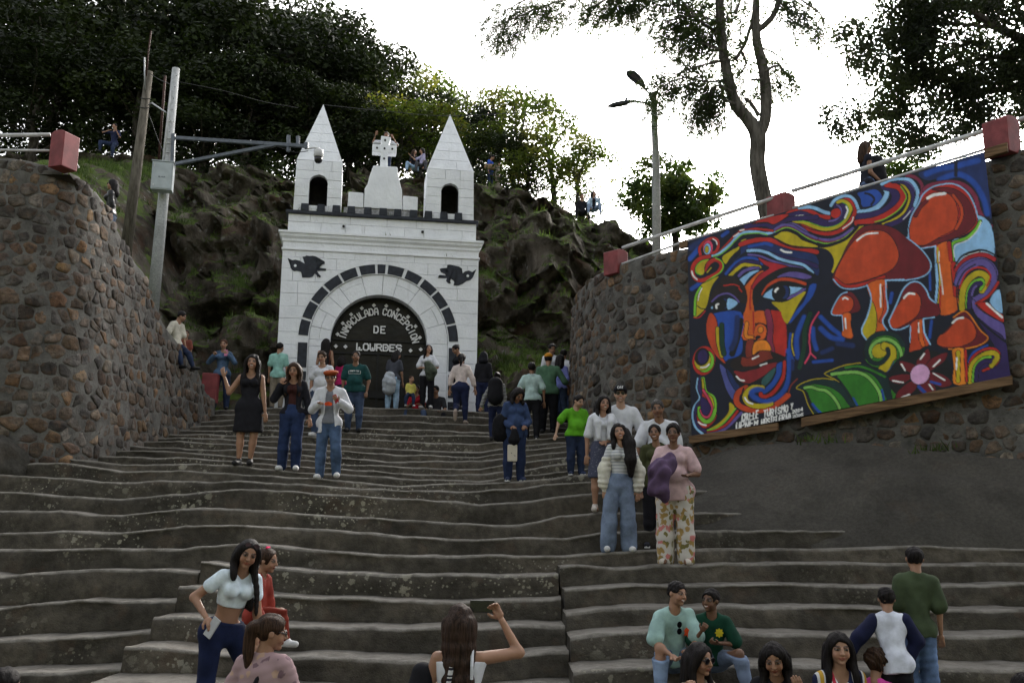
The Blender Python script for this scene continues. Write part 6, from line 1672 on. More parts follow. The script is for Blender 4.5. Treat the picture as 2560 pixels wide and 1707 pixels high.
def person(label, x, ytop, ybot=None, Y=None, H=None, yaw=0.0, w=1.0, fem=True, hr=.137, skin=1, lean=(0, 0, 1), head=None, l=None, r=None, legl=None, legr=None, top=None, bottom=None, hair=None, shoes=None, extra=None, smile=False,
           group=None, on=True, back=.14, dz=0.0, twist=0.0, seat=False):
    """x, ytop: photograph pixel of the crown of the head; ybot (and x) of the feet when they show, else depth Y and stature H"""
    PSEED[0] += 1; sd = PSEED[0]; rs = np.random.RandomState(sd)
    xf = x if not isinstance(x, tuple) else x[1]; xh = x if not isinstance(x, tuple) else x[0]
    loc = None
    if ybot is not None and Y is None:
        h = seen_on(STAIR, xf, ybot)
        if h is None: h = P(xf, ybot, 23.1)
        d = unit(np.array([ray(xf, ybot)[0], ray(xf, ybot)[1], 0])); p = h + d * back; loc = np.array([p[0], p[1], ground_z(p[0], p[1], h[2])]); Y = p[1]
    elif ybot is not None:
        loc = P(xf, ybot, Y)
    auto = None
    if isinstance(Y, tuple): auto = Y; Y = (Y[0] + Y[1]) / 2
    if H is None: H = P(xh, ytop, Y)[2] - loc[2]
    HEIGHTS.append((label[:40], round(float(H), 2), round(float(Y), 1)))
    yr = math.radians(yaw); Ri = np.array([[math.cos(-yr), -math.sin(-yr), 0], [math.sin(-yr), math.cos(-yr), 0], [0, 0, 1]])
    front = math.cos(yr) >= 0
    def loc_d(v): return Ri @ unit(v)
    hh = H * hr; hip = .515 * H if hr < .145 else .49 * H
    Lt, Ls, Fh = hip * .475, hip * .455, hip * .07
    torso = H - hh - .045 * H - hip; up_ = loc_d(lean)
    fl_ = 1.28
    hx = .05 * H * (1.05 if fem else .95) * math.sqrt(w); sx = (.086 if fem else .101) * H * (1 + (w - 1) * .5)
    legs = {}
    for key, spec in (('l', legl), ('r', legr)):
        sgn = (-1 if key == 'l' else 1) * (1 if front else -1)
        td, sdv = (loc_d(spec[0]), loc_d(spec[1])) if spec else (unit((sgn * .05, -.02, -1)), unit((sgn * .0, .03, -1)))
        hp = np.array([sgn * hx, 0, 0]); kn = hp + td * Lt; an = kn + sdv * Ls; legs[key] = (hp, kn, an, sgn)
    low = min(v[2][2] for v in legs.values()) - Fh
    pel = np.array([0, 0, -low])
    if ybot is not None:
        m = (legs['l'][2] + legs['r'][2]) / 2; pel[:2] = -m[:2] * .5
    legs = {k: (a + pel, b + pel, c + pel, s_) for k, (a, b, c, s_) in legs.items()}
    waist = pel + up_ * torso * .42; chest = pel + up_ * torso * .8; neck = pel + up_ * torso
    tw = math.radians(twist); xax = np.array([math.cos(tw), math.sin(tw), 0]); xax = unit(xax - up_ * (xax @ up_)); fr = unit(np.cross(xax, up_)); fr = fr if fr[1] < 0 else -fr
    La, Lf, Lh = .172 * H, .15 * H, .105 * H
    arms = {}
    for key, spec in (('l', l), ('r', r)):
        sgn = (-1 if key == 'l' else 1) * (1 if front else -1)
        ud, fd = (loc_d(spec[0]), loc_d(spec[1])) if spec else (unit((sgn * .16, .02, -1)), unit((sgn * .03, -.14, -1)))
        sh = neck + xax * sgn * sx - up_ * .022 * H; el = sh + ud * La; wr = el + fd * Lf; arms[key] = (sh, el, wr, fd, sgn, spec[2] if spec and len(spec) > 2 else 'relax')
    if head is None: head = (yaw, 4, 0)
    HR = Ri @ rotm(*head)
    hup = HR @ np.array([0, 0, 1.0]); neck2 = neck + up_ * .03 * H
    hc = neck + unit(up_ * .5 + hup * .5) * .045 * H + hup * hh * .5 + HR @ np.array([0, -.10, 0]) * hh
    crown = hc + hup * hh * .5
    if auto:            # slide along the sight line until the feet (or the seat) meet the stairs
        best = None
        for yy_ in np.arange(auto[0], auto[1], .04):
            c_ = np.array([math.cos(yr) * crown[0] - math.sin(yr) * crown[1], math.sin(yr) * crown[0] + math.cos(yr) * crown[1], crown[2]]); b_ = P(xh, ytop, yy_) - c_
            gz = ground_z(b_[0], b_[1] + (.10 if seat else 0)); e_ = abs(b_[2] + ((pel[2] - .085 * H) if seat else 0) - gz)
            if best is None or e_ < best[0] - .01: best = (e_, yy_)
        Y = float(best[1]); HEIGHTS.append(('  -> depth', round(Y, 2), round(float(best[0]), 2)))
    if loc is None:
        pw = P(xh, ytop, Y); c_w = np.array([math.cos(yr) * crown[0] - math.sin(yr) * crown[1], math.sin(yr) * crown[0] + math.cos(yr) * crown[1], crown[2]]); loc = pw - c_w
    loc = loc + np.array([0, 0, dz])
    vx = float(np.clip(.00125 * Y, .010, .034)); hv = float(np.clip(.0008 * Y, .0056, .022))
    allp = [pel, neck, crown] + [p for a in arms.values() for p in a[:3]] + [p for a in legs.values() for p in a[:3]]
    allp = np.array(allp); lo, hi = allp.min(0) - .14 * H * w, allp.max(0) + .14 * H * w; lo[2] = 0.0 - .02
    # ---------- torso and limb shapes shared by body and clothes
    def add_torso(F, o, k=.022, zlo=None, soft=1.0):
        F.cap(pel + np.array([-hx, .0, 0]), pel + np.array([hx, 0, 0]), .058 * H * w + o, .058 * H * w + o, k, 1.12)
        F.cap(pel, waist, .069 * H * w + o, .058 * H * w + o, k, fl_ - (.14 if w > 1.1 else 0))
        for s_ in (-1, 1):
            F.cap(waist + xax * s_ * .016 * H, chest + xax * s_ * (.046 if not fem else .036) * H, .050 * H * w + o, .056 * H * math.sqrt(w) + o, k, fl_)
            F.cap(chest + xax * s_ * .03 * H + up_ * .02 * H, neck + xax * s_ * sx * .86 - up_ * .03 * H, .040 * H + o, .028 * H + o, k, 1.1)
            F.cap(neck + xax * s_ * .01 * H + up_ * .01 * H, neck + xax * s_ * sx * .8 - up_ * .02 * H, .026 * H + o, .025 * H + o, k)
            if fem and hr < .15: F.ell(chest - up_ * .015 * H + xax * s_ * .042 * H + fr * .05 * H, (.034 * H + o, .030 * H + o, .034 * H + o), .025)
        if w > 1.12: F.ell(waist - up_ * .02 * H + fr * .03 * H * w, (.07 * H * w + o, .055 * H * w + o, .075 * H + o), .05)
        if fem and hr < .15:
            for s_ in (-1, 1): F.ell(pel + np.array([s_ * .033 * H, 0, -.012 * H]) - fr * .024 * H, (.042 * H * w + o,) * 3, .03)
    wa = .85 + .15 * w
    def add_arm(F, key, o, frac, k=.018, wide=0.0):
        sh, el, wr, fd, sgn, _g = arms[key]
        if frac <= 0: return
        if frac <= .5:
            t = frac * 2; F.cap(sh, sh + (el - sh) * t, .030 * H * wa + o, (.030 - .005 * t) * H * wa + o + wide, k)
        else:
            t = (frac - .5) * 2; F.cap(sh, el, .030 * H * wa + o, .0245 * H * wa + o + wide * .5, k); F.cap(el, el + (wr - el) * t, .024 * H * wa + o + wide * .5, (.024 - .0085 * t) * H + o + wide, k)
    def add_leg(F, key, o, frac=1.0, k=.02, wide=0.0):
        hp, kn, an, sgn = legs[key]; t1 = min(1, frac * 2)
        F.cap(hp, hp + (kn - hp) * t1, .055 * H * w + o, (.055 - .019 * t1) * H * wa + o + wide * .4 * t1, k)
        if frac > .5:
            t = (frac - .5) * 2; mid = kn + (an - kn) * .3
            F.cap(kn, kn + (an - kn) * min(t, .3), .035 * H * wa + o + wide * .4, .035 * H * wa + o + wide * .6, k)
            if t > .3: F.cap(mid, kn + (an - kn) * t, .035 * H * wa + o + wide * .6, (.035 - .016 * (t - .3) / .7) * H * wa + o + wide, k)
    # ---------- body
    skc = np.array(SKIN[skin]); F = Field(lo, hi, max(vx, .013))
    add_torso(F, -.004 * H)
    F.cap(neck - up_ * .02 * H, hc - hup * hh * .2, .034 * H if not fem else .029 * H, .031 * H if not fem else .027 * H, .02)
    for key in 'lr':
        add_arm(F, key, -.003, 1.0); add_leg(F, key, -.004, 1.0)
        hp, kn, an, sgn = legs[key]
        if shoes and not shoes.get('bare'): continue
        F.cap(an, an + np.array([sgn * .01, -.085 * H, -Fh + .022 * H]), .021 * H, .018 * H, .02); F.cap(an, an + np.array([0, .02 * H, -Fh + .022 * H]), .02 * H, .02 * H, .02)
    V, Q = F.mesh(); VV, QQ, CC = [V], [Q], [np.tile(skc, (len(V), 1))]; base = len(V)
    # hands
    for key in 'lr':
        sh, el, wr, fd, sgn, grip = arms[key]; s_ = Lh / .19
        z_ = fd; n_ = np.cross(z_, [sgn * 1.0, 0.3, 0]); n_ = unit(n_) if np.linalg.norm(n_) > .2 else np.array([0, -1, 0.]); sd_ = unit(np.cross(n_, z_)); n_ = np.cross(z_, sd_)
        if (sd_ @ np.array([0, -1, 0])) < 0: sd_ = -sd_
        hvv = max(.0055, hv * .8) if Y < 14 else .011
        FH = Field(wr - .14 * s_ - .03, wr + .14 * s_ + z_ * .1 * s_ + .03, hvv)
        FH.cap(wr - z_ * .02, wr + z_ * .03 * s_, .019 * s_ * 1.1, .02 * s_, .012)
        FH.cap(wr + z_ * .03 * s_ - sd_ * .016 * s_, wr + z_ * .085 * s_ - sd_ * .02 * s_, .02 * s_, .016 * s_, .012); FH.cap(wr + z_ * .03 * s_ + sd_ * .012 * s_, wr + z_ * .085 * s_ + sd_ * .02 * s_, .02 * s_, .016 * s_, .012)
        curl = dict(relax=.35, fist=1.5, grip=1.0, flat=.05)[grip]; pdir = -n_ if (n_ @ np.array([0, 1, 0])) < 0 else n_
        pdir = pdir * (-1 if (pdir @ unit(np.array([-sgn, -.3, 0]))) < 0 else 1)
        for j, (ox, ln) in enumerate(((.03, .068), (.01, .077), (-.011, .072), (-.031, .056))):
            b0 = wr + z_ * .088 * s_ + sd_ * ox * s_; d1 = unit(z_ * math.cos(curl * .6) + pdir * math.sin(curl * .6)); d2 = unit(z_ * math.cos(curl * 1.5) + pdir * math.sin(curl * 1.5)); m_ = b0 + d1 * ln * .5 * s_
            FH.chain([b0, m_, m_ + d2 * ln * .5 * s_], [.0105 * s_, .0098 * s_, .0082 * s_], .004)
        tb = wr + z_ * .03 * s_ + sd_ * .03 * s_; t1_ = unit(z_ * .7 + sd_ * .75 + pdir * .25); tm = tb + t1_ * .035 * s_; FH.chain([tb, tm, tm + unit(z_ * .9 + sd_ * .25 + pdir * .5 * min(1, curl)) * .032 * s_], [.014 * s_, .0115 * s_, .0095 * s_], .006)
        V, Q = FH.mesh(); VV.append(V); QQ.append(Q + base); CC.append(np.tile(skc * .98, (len(V), 1))); base += len(V)
    # head, in its own frame (unit: head height)
    FHd = Field((-.48, -.62, -.74), (.48, .55, .56), hv / hh)
    FHd.ell((0, .05, .09), (.335, .42, .405), .08); FHd.ell((0, -.10, -.20), (.25 if fem else .275, .28, .29), .13); FHd.cap((0, .07, -.2), (0, .14, -.72), .19 if fem else .215, .2 if fem else .225, .07)
    FHd.ell((0, -.30, -.40), (.10, .09, .075), .06); FHd.ell((0, -.24, -.05), (.24, .16, .2), .06)
    for s_ in (-1, 1):
        FHd.ell((s_ * .345, .03, -.03), (.035, .085, .115), .015); FHd.ell((s_ * .17, -.28, -.16), (.10, .09, .11), .06); FHd.cut_ell((s_ * .15, -.435, .035), (.085, .06, .05), .04)
        FHd.ell((s_ * .145, -.335, .03), (.075, .06, .05), .012); FHd.cap((s_ * .07, -.40, .105), (s_ * .23, -.345, .115), .022, .014, .03)
    FHd.cap((0, -.40, .06), (0, -.475, -.10), .032, .05, .04); FHd.ell((-.045, -.42, -.115), (.04, .04, .035), .02); FHd.ell((.045, -.42, -.115), (.04, .04, .035), .02)
    FHd.ell((0, -.375, -.225), (.105, .045, .03), .015); FHd.ell((0, -.37, -.275), (.09, .05, .032), .015)
    V, Q = FHd.mesh()
    c = np.tile(skc, (len(V), 1)); ax_, fy_, z_ = np.abs(V[:, 0]), V[:, 1], V[:, 2]; ft = fy_ < -.2
    hcol = np.array([.012, .009, .008]); dark = np.array([.02, .014, .012])
    def paint(m, col, a=1.0):
        m = np.clip(m, 0, 1)[:, None] * a; c[:] = c * (1 - m) + np.array(col) * m
    paint((1 - ((ax_ - .17) / .14) ** 2 - ((z_ + .15) / .12) ** 2) * ft, skc * np.array([1.08, .82, .8]), .5)
    paint((z_ < -.2) * (ft) * (not fem) * (fy_ < -.1) * .5, skc * .6)
    paint((1 - np.abs((ax_ - .145) / .105) ** 3 - ((z_ - .035) / .055) ** 2) * 3 * ft, dark, .75)
    paint((1 - np.abs((ax_ - .145) / .07) ** 2 - ((z_ - .025) / .022) ** 2) * 4 * ft, (.26, .24, .22), .85)
    paint((1 - ((ax_ - .145) / .038) ** 2 - ((z_ - .028) / .032) ** 2) * 5 * ft, (.012, .008, .006))
    paint((1 - np.abs((ax_ - .15) / .115) ** 3 - ((z_ - .128 + .25 * (ax_ - .15) ** 2 * 4) / .028) ** 2) * 3 * ft, hcol, .85)
    if smile:
        paint((1 - (ax_ / .14) ** 2 - ((z_ + .25 - ax_ * .25) / .055) ** 2) * 4 * ft, (.26, .07, .06)); paint((1 - (ax_ / .105) ** 2 - ((z_ + .243 - ax_ * .2) / .024) ** 2) * 4 * ft, (.6, .57, .53))
    else:
        paint((1 - (ax_ / .125) ** 2 - ((z_ + .25) / .055) ** 2) * 3 * ft, skc * np.array([.85, .42, .42]) if fem else skc * np.array([.85, .6, .58]), .85); paint((1 - (ax_ / .115) ** 2 - ((z_ + .25) / .012) ** 2) * 3 * ft, (.06, .02, .02), .8)
    paint((1 - ((ax_ - .035) / .02) ** 2 - ((z_ + .145) / .016) ** 2) * 3 * ft, (.05, .02, .015), .8)
    V = hc + (V * hh) @ HR.T; VV.append(V); QQ.append(Q + base); CC.append(c); base += len(V)
    me = newmesh('person', np.concatenate(VV), np.concatenate(QQ), True); setcol(me, np.concatenate(CC))
    body = tag(link('person', me, M_SKIN, None, loc.tolist(), (0, 0, yr)), label, 'person', group)
    def part(name, F, mat, z=None):
        V, Q = F.mesh()
        if len(V) == 0: return None
        return link(name, newmesh(name, V, Q, True), mat, body)
    J = dict(H=H, hh=hh, loc=loc, yaw=yr, arms=arms, legs=legs, neck=neck, pel=pel, waist=waist, chest=chest, up=up_, fr=fr, xax=xax, hc=hc, HR=HR, body=body, part=part, vx=vx, lo=lo, hi=hi, sd=sd, torso=torso, hx=hx, sx=sx, w=w, add_torso=add_torso, add_arm=add_arm, add_leg=add_leg)
    def W(p):
        p = np.array(p); return Vector((loc[0] + math.cos(yr) * p[0] - math.sin(yr) * p[1], loc[1] + math.sin(yr) * p[0] + math.cos(yr) * p[1], loc[2] + p[2]))
    J['W'] = W
    # ---------- trousers / skirt
    if bottom:
        kind = bottom.get('kind', 'pants'); o = bottom.get('off', .012); F = Field(lo, hi, vx)
        if kind == 'pants':
            F.cap(pel + np.array([-hx, 0, 0]), pel + np.array([hx, 0, 0]), .060 * H * w + o, .060 * H * w + o, .03, 1.12); F.cap(pel, waist, .072 * H * w + o, .062 * H * w + o * .6, .03, fl_ - (.14 if w > 1.1 else 0))
            if fem:
                for s_ in (-1, 1): F.ell(pel + np.array([s_ * .033 * H, 0, -.012 * H]) - fr * .024 * H, (.044 * H * w + o,) * 3, .03)
            for key in 'lr': add_leg(F, key, o, bottom.get('len', .99), .022, bottom.get('wide', .0))
            F.wrinkle(bottom.get('fold', .004), sd, (14, 14, 46))
        else:
            L = bottom.get('len', .45) * hip; d = np.array([0, 0, -1.0]); F.cap(waist - up_ * .02, pel, .066 * H * w + o, .085 * H * w + o, .03, 1.25)
            for s_ in (-1, 1): F.cap(pel + np.array([s_ * .03 * H, 0, 0]), pel + np.array([s_ * .035 * H, 0, 0]) + d * L, .072 * H * w + o, bottom.get('hem', .085) * H * w + o, .04, 1.15)
            F.cut_plane(pel + d * L, (0, 0, -1)); F.wrinkle(.006, sd, (40, 40, 6))
        F.cut_plane(pel + up_ * bottom.get('rise', .30) * torso, up_)
        part(bottom.get('name', 'trousers' if kind == 'pants' else 'skirt'), F, bottom['mat'])
    # ---------- tops (several layers possible)
    for tp in (top if isinstance(top, (list, tuple)) else [top] if top else []):
        o = tp.get('off', .016) * .72; F = Field(lo, hi, vx); add_torso(F, o)
        for key in 'lr': add_arm(F, key, o * .8 + .002, tp.get('sl', {}).get(key, tp.get('sleeve', .34)), .018, tp.get('wide', .008))
        if 'skirt' in tp:
            L = tp['skirt'] * hip
            for s_ in (-1, 1): F.cap(pel + np.array([s_ * .03 * H, 0, .02 * H]), pel + np.array([s_ * .035 * H, 0, -L]), .074 * H * w + o, .085 * H * w + o, .04, 1.2)
            F.cut_plane(pel + np.array([0, 0, -L]), (0, 0, -1))
        else:
            hm = tp.get('hem', -.10)
            if hm < .05:
                F.cap(pel + np.array([-hx, 0, .0]), pel + np.array([hx, 0, 0]), .061 * H * w + .015, .061 * H * w + .015, .03, 1.12); F.cap(pel, waist, .074 * H * w + .016, .060 * H * w + o, .03, fl_ - (.14 if w > 1.1 else 0))
            if hm < 0: F.cap(pel, pel + up_ * hm * torso, .082 * H * w + o, .084 * H * w + o + tp.get('flare', 0), .03, 1.15)
            F.cut_plane(pel + up_ * hm * torso, -up_)
        F.wrinkle(tp.get('fold', .005), sd + 3, (26, 26, 26))
        nk = tp.get('neckcut', .045)
        if nk: F.cut_ell(neck + fr * .035 * H + up_ * .035 * H, (nk * H * .95, nk * H * 1.3, nk * H * tp.get('vee', 1.0)), .006)
        if tp.get('strap'): F.cut_plane(chest + up_ * .03 * H, up_)
        if tp.get('open'):      # open front: take a strip out of the chest
            g_ = tp['open'] * H
            for t in np.linspace(-.55, 1.1, 14): F.cut_ell(pel + up_ * torso * t + fr * .12 * H * w, (g_ * (1 + .5 * (1 - t)), .10 * H * w, .07 * H), .006)
        part(tp.get('name', 'shirt'), F, tp['mat'])
    # ---------- shoes
    if shoes:
        for key in 'lr':
            hp, kn, an, sgn = legs[key]; sh_d = unit(kn - an)
            tipz = 1.0 if abs(sh_d[2]) > .75 else .3
            fdv = unit(np.array([sgn * .18, -1.0, 0]) * (1 if tipz == 1 else .3) + (np.array([0, 0, 0]) if tipz == 1 else np.array([0, .0, -1.0])))
            foot0 = an + np.array([0, .022 * H, -Fh + .024 * H]) if tipz == 1 else an - sh_d * .02 * H
            FS = Field(np.minimum(foot0, foot0 + fdv * .12 * H) - .06 * H, np.maximum(foot0, foot0 + fdv * .12 * H) + .07 * H, max(.008, vx * .8))
            FS.cap(foot0, foot0 + fdv * .105 * H, .029 * H, .024 * H, .01); FS.cap(an + np.array([0, 0, .015 * H]), foot0 + fdv * .04 * H, .026 * H, .029 * H, .012)
            if tipz == 1: FS.cut_plane((0, 0, an[2] - Fh), (0, 0, -1))
            so = part('shoe', FS, shoes['mat'])
            if shoes.get('sole') is not None and tipz == 1 and so:
                F2 = Field(foot0 - .06 * H, foot0 + fdv * .12 * H + .06 * H, max(.008, vx * .7)) if False else None
                mb = MB(); ring = [foot0 + fdv * (.05 * H + .078 * H * math.cos(a_)) + np.cross(fdv, [0, 0, 1]) * .028 * H * math.sin(a_) for a_ in np.linspace(0, 2 * math.pi, 14, endpoint=False)]
                zb = an[2] - Fh; mb.add([(p_[0], p_[1], zb - .001) for p_ in ring] + [(p_[0], p_[1], zb + .016 * H) for p_ in ring], [tuple(range(13, -1, -1)), tuple(range(14, 28))] + [(i, (i + 1) % 14, 14 + (i + 1) % 14, 14 + i) for i in range(14)])
                so2 = mb.build('sole', shoes['sole'], so)
    # ---------- hair
    if hair:
        st = hair.get('style', 'short'); fh = hv * 1.25
        def hp_(v): return hc + HR @ (np.array(v, float) * hh)
        bl = np.array([hc - hh * .75, hc + hh * .75]); ext = []
        Lh_ = hair.get('len', 1.6) * hh; down = np.array([0, 0, -1.0])
        locks = []
        if st in ('long', 'bob', 'side'):
            bk = -fr; dl = hair.get('drop', down)
            for ang in np.linspace(-75, 75, 7):      # curtain over the nape and back
                a_ = math.radians(ang); s0 = np.array([.34 * math.sin(a_), .06 + .36 * math.cos(a_), .05]); p0 = hp_(s0); p1 = hp_((.37 * math.sin(a_), .10 + .36 * math.cos(a_), -.35))
                p2 = p1 + down * Lh_ * .55 + bk * .10 * hh; p3 = p1 + down * Lh_ + bk * .08 * hh
                if st == 'bob': p2 = p1 + down * Lh_ * .5; p3 = p1 + down * Lh_
                locks.append(([p0, p1, p2, p3], [.13 * hh, .13 * hh, .12 * hh, .06 * hh]))
            for s_ in (-1, 1):
                if hair.get('front', True) is False: continue
                side = hair.get('only')
                Lf_ = Lh_ * (1.0 if side in (None, s_) else .35)
                p0 = hp_((s_ * .27, -.10, .26)); p1 = hp_((s_ * .385, -.08, -.08)); p2 = hp_((s_ * .40, -.04, -.42)); fo = fr * .16 * hh + HR @ np.array([s_ * .05, 0, 0]) * hh
                p3 = p2 + down * Lf_ * .5 + fo; p4 = p2 + down * Lf_ * .95 + fo * 1.25
                locks.append(([p0, p1, p2, p3, p4], [.075 * hh, .075 * hh, .085 * hh, .085 * hh, .04 * hh]))
        if st == 'pony':
            p0 = hp_((0, .42, .12)); p1 = hp_((0, .62, .0)) ; p2 = p1 + down * Lh_ * .5 - fr * .06 * hh; p3 = p1 + down * Lh_; locks.append(([p0, p1, p2, p3], [.10 * hh, .13 * hh, .13 * hh, .04 * hh]))
        if st == 'bun': locks.append(([hp_((0, .42, .25)), hp_((0, .50, .28))], [.16 * hh, .15 * hh]))
        pts = np.array([p for a_, _r in locks for p in a_] + [hc - hh * .62, hc + hh * .62]); F = Field(pts.min(0) - .16 * hh, pts.max(0) + .16 * hh, fh)
        vol = hair.get('vol', 1.0)
        F.ell(hp_((0, .055, .115)), (.385 * hh * vol, .455 * hh * vol, .43 * hh * vol), .02, HR)
        F.cut_ell(hp_((0, -.50, -.12)), (.315 * hh, .45 * hh, hair.get('brow', .43) * hh), .02, HR)
        if st in ('short', 'pony', 'bun'):
            for s_ in (-1, 1): F.cut_ell(hp_((s_ * .44, -.06, -.20)), (.16 * hh, .26 * hh, .27 * hh), .02, HR)
            F.cut_plane(hp_((0, .3, -.30 if st == 'short' else -.26)), HR @ np.array([0, .25, -1.0]))
        for a_, r_ in locks: F.chain([np.array(q) for q in catmull(a_, False, 4)] if len(a_) > 2 else a_, np.interp(np.linspace(0, 1, 4 * (len(a_) - 1) + 1), np.linspace(0, 1, len(a_)), r_) if len(a_) > 2 else r_, .03 * hh / .22)
        F.wrinkle(hair.get('rough', .0045), sd + 9, (75, 75, 10) if st != 'short' else (80, 80, 80))
        part('hair', F, hair['mat'])
    if extra: extra(J)
    return J
# ---------- accessories
M_BLK = plain('black_plastic', (0.008, 0.008, 0.009), .25, .1, 9, 0, spec=.5)
M_LENS = plain('dark_lens', (0.006, 0.006, 0.008), .08, .05, 9, 0, spec=.7)
M_SCREEN = plain('phone_glass', (0.01, 0.011, 0.014), .12, .05, 9, 0, spec=.6)
def glasses(J, up=0.0, mat=None, r=.10, name='sunglasses', parent=True):
    hc, HR, hh = J['hc'], J['HR'], J['hh']; mb = MB(); mb2 = MB()
    fy, fz = (-.42, .03) if not up else (-.28, .40)
    for s in (-1, 1):
        ring = [hc + HR @ (np.array([s * .15 + r * math.cos(a), fy, fz + r * .85 * math.sin(a)]) * hh) for a in np.linspace(0, 2 * math.pi, 15)]
        mb.tube([tuple(p) for p in ring], .012 * hh, 5, False)
        mb2.add([tuple(p) for p in ring[:-1]], [tuple(range(14))])
        if not up: mb.tube([tuple(hc + HR @ (np.array([s * .25, fy, fz + .03]) * hh)), tuple(hc + HR @ (np.array([s * .36, .02, fz + .03]) * hh))], .011 * hh, 5)
    mb.tube([tuple(hc + HR @ (np.array([-.06, fy - .01, fz + .03]) * hh)), tuple(hc + HR @ (np.array([.06, fy - .01, fz + .03]) * hh))], .011 * hh, 5)
    o = mb.build(name, M_BLK, J['body'], True)
    if mat: mb2.build('lens', mat, o)
def cap_hat(J, mat, brim=True, beret=False, name='cap'):
    hc, HR, hh = J['hc'], J['HR'], J['hh']; F = Field(hc - hh * .8, hc + hh * .8, max(.008, J['vx'] * .7))
    def hp_(v): return hc + HR @ (np.array(v, float) * hh)
    if beret:
        F.ell(hp_((.04, .02, .36)), (.52 * hh, .54 * hh, .17 * hh), .02, HR); F.ell(hp_((0, .0, .24)), (.40 * hh, .46 * hh, .12 * hh), .03, HR)
    else:
        F.ell(hp_((0, .05, .17)), (.41 * hh, .48 * hh, .42 * hh), .02, HR); F.cut_plane(hp_((0, 0, .17)), HR @ np.array([0, -.12, -1.0]))
    o = J['part'](name, F, mat)
    if brim and not beret and o:
        mb = MB(); ring = [(.34 * math.sin(a), -.38 - .34 * math.cos(a), .17 + .05 * math.cos(a)) for a in np.linspace(-math.pi / 2, math.pi / 2, 13)]
        v = [tuple(hp_(p)) for p in ring] + [tuple(hp_((p[0], p[1], p[2] + .035))) for p in ring]
        mb.add(v, [tuple(range(12, -1, -1)), tuple(range(13, 26))] + [(i, i + 1, 14 + i, 13 + i) for i in range(12)] + [(12, 0, 13, 25)]); mb.build('brim', mat, o)
    return o
def slab(name, c, ux, uz, wx, hz, th, mat, label, cat, group=None):
    """thin rounded box at world point c spanned by ux (width) and uz (height)"""
    ux = Vector(ux).normalized(); uz = Vector(uz); uz = (uz - ux * uz.dot(ux)).normalized(); un = ux.cross(uz)
    mb = MB(); mb.box((-wx / 2, -th / 2, -hz / 2), (wx / 2, th / 2, hz / 2))
    o = mb.build(name, mat, None, bevel=min(wx, hz, th) * .3); M_ = Matrix((ux, un, uz)).transposed().to_4x4(); M_.translation = Vector(c); o.matrix_world = M_
    return tag(o, label, cat, group)
def hand_of(J, key, d=.06): sh, el, wr, fd, sgn, g = J['arms'][key]; return J['W'](wr + fd * d)
def blobcloth(name, pts, rs_, mat, label, cat, h=.012, seed=1, fl=1.0, fold=.010, parent=None):
    """bundled cloth around world points"""
    pts = [np.array(p, float) for p in pts]; A = np.array(pts); m = max(rs_) + .04; F = Field(A.min(0) - m, A.max(0) + m, h); F.chain(pts, rs_, .04, fl); F.wrinkle(fold, seed, (30, 30, 22)); V, Q = F.mesh(); c = V.mean(0)
    o = link(name, newmesh(name, V - c, Q, True), mat, None, c.tolist()); return tag(o, label, cat)

# ================================================================== PEOPLE of the photograph
DJ = denim('dark_denim', '1c2539', 1.15); MJ = denim('mid_denim', '303b50', 1.2, .5); LJ = denim('light_denim', '667388', 1.05, .35); PJ = denim('pale_denim', '7a90a4', 1.3, .4)
BLK = cloth('black_cloth', '15151a', 1.2); NAV = cloth('navy_cloth', '161c34', 1.5); WHT = cloth('white_cloth', 'c0c2c8', 1.05, .8, .12); CRM = cloth('cream_cloth', 'a89c98', 1.4)
S_BLK = dict(mat=plain('black_shoe', (.012, .012, .013), .6, .3), sole=None); S_WHT = dict(mat=plain('white_shoe', (.6, .6, .6), .6, .15), sole=None); S_BW = dict(mat=plain('dark_sneaker', (.015, .016, .025), .6, .3), sole=plain('white_sole', (.6, .6, .58), .7, .1))
SAND = dict(bare=True, mat=plain('pale_sandal', (.5, .45, .4), .7, .2), sole=None); S_NAV = dict(mat=plain('navy_sneaker', (.02, .03, .07), .7, .3), sole=plain('white_sole', (.6, .6, .58), .7, .1))
def T(mat, **k): return dict(mat=mat, **k)
LONG = dict(style='long', mat=H_BLACK, len=1.5); SHORT = dict(style='short', mat=H_BLACK)
up, dn = (0, 0, 1), (0, 0, -1)
# ---- on the landing and the upper steps
def phone_x(key, label, w_=.075, h_=.15, mat=None, land=False):
    def f(J):
        c = hand_of(J, key, .07); slab('smartphone', c, (1, 0, 0), (0, 0, 1), h_ if land else w_, w_ if land else h_, .011, mat or M_SCREEN, label, 'phone')
    return f
person('person in a denim jacket holding a phone up before the face by the left wall', (571, 549), 849, 1026, yaw=4, skin=0, head=(6, 6, 0), l=((-.55, -.3, -.75), (.62, -.5, .62), 'grip'), r=((.55, -.3, -.75), (-.55, -.5, .65), 'grip'), legl=((-.14, 0, -1), (-.05, .03, -1)), legr=((.10, 0, -1), (.03, .03, -1)),
       top=T(denim('jacket_denim', '3a4c62', 1.2), sleeve=.97, off=.022, hem=-.12), bottom=T(DJ, wide=.02), hair=dict(style='bun', mat=H_RED), shoes=S_BLK, extra=phone_x('r', 'pale smartphone with a pink panel held up by the denim jacket wearer', mat=plain('pink_phone', (.6, .2, .35), .4, .3, 30)))
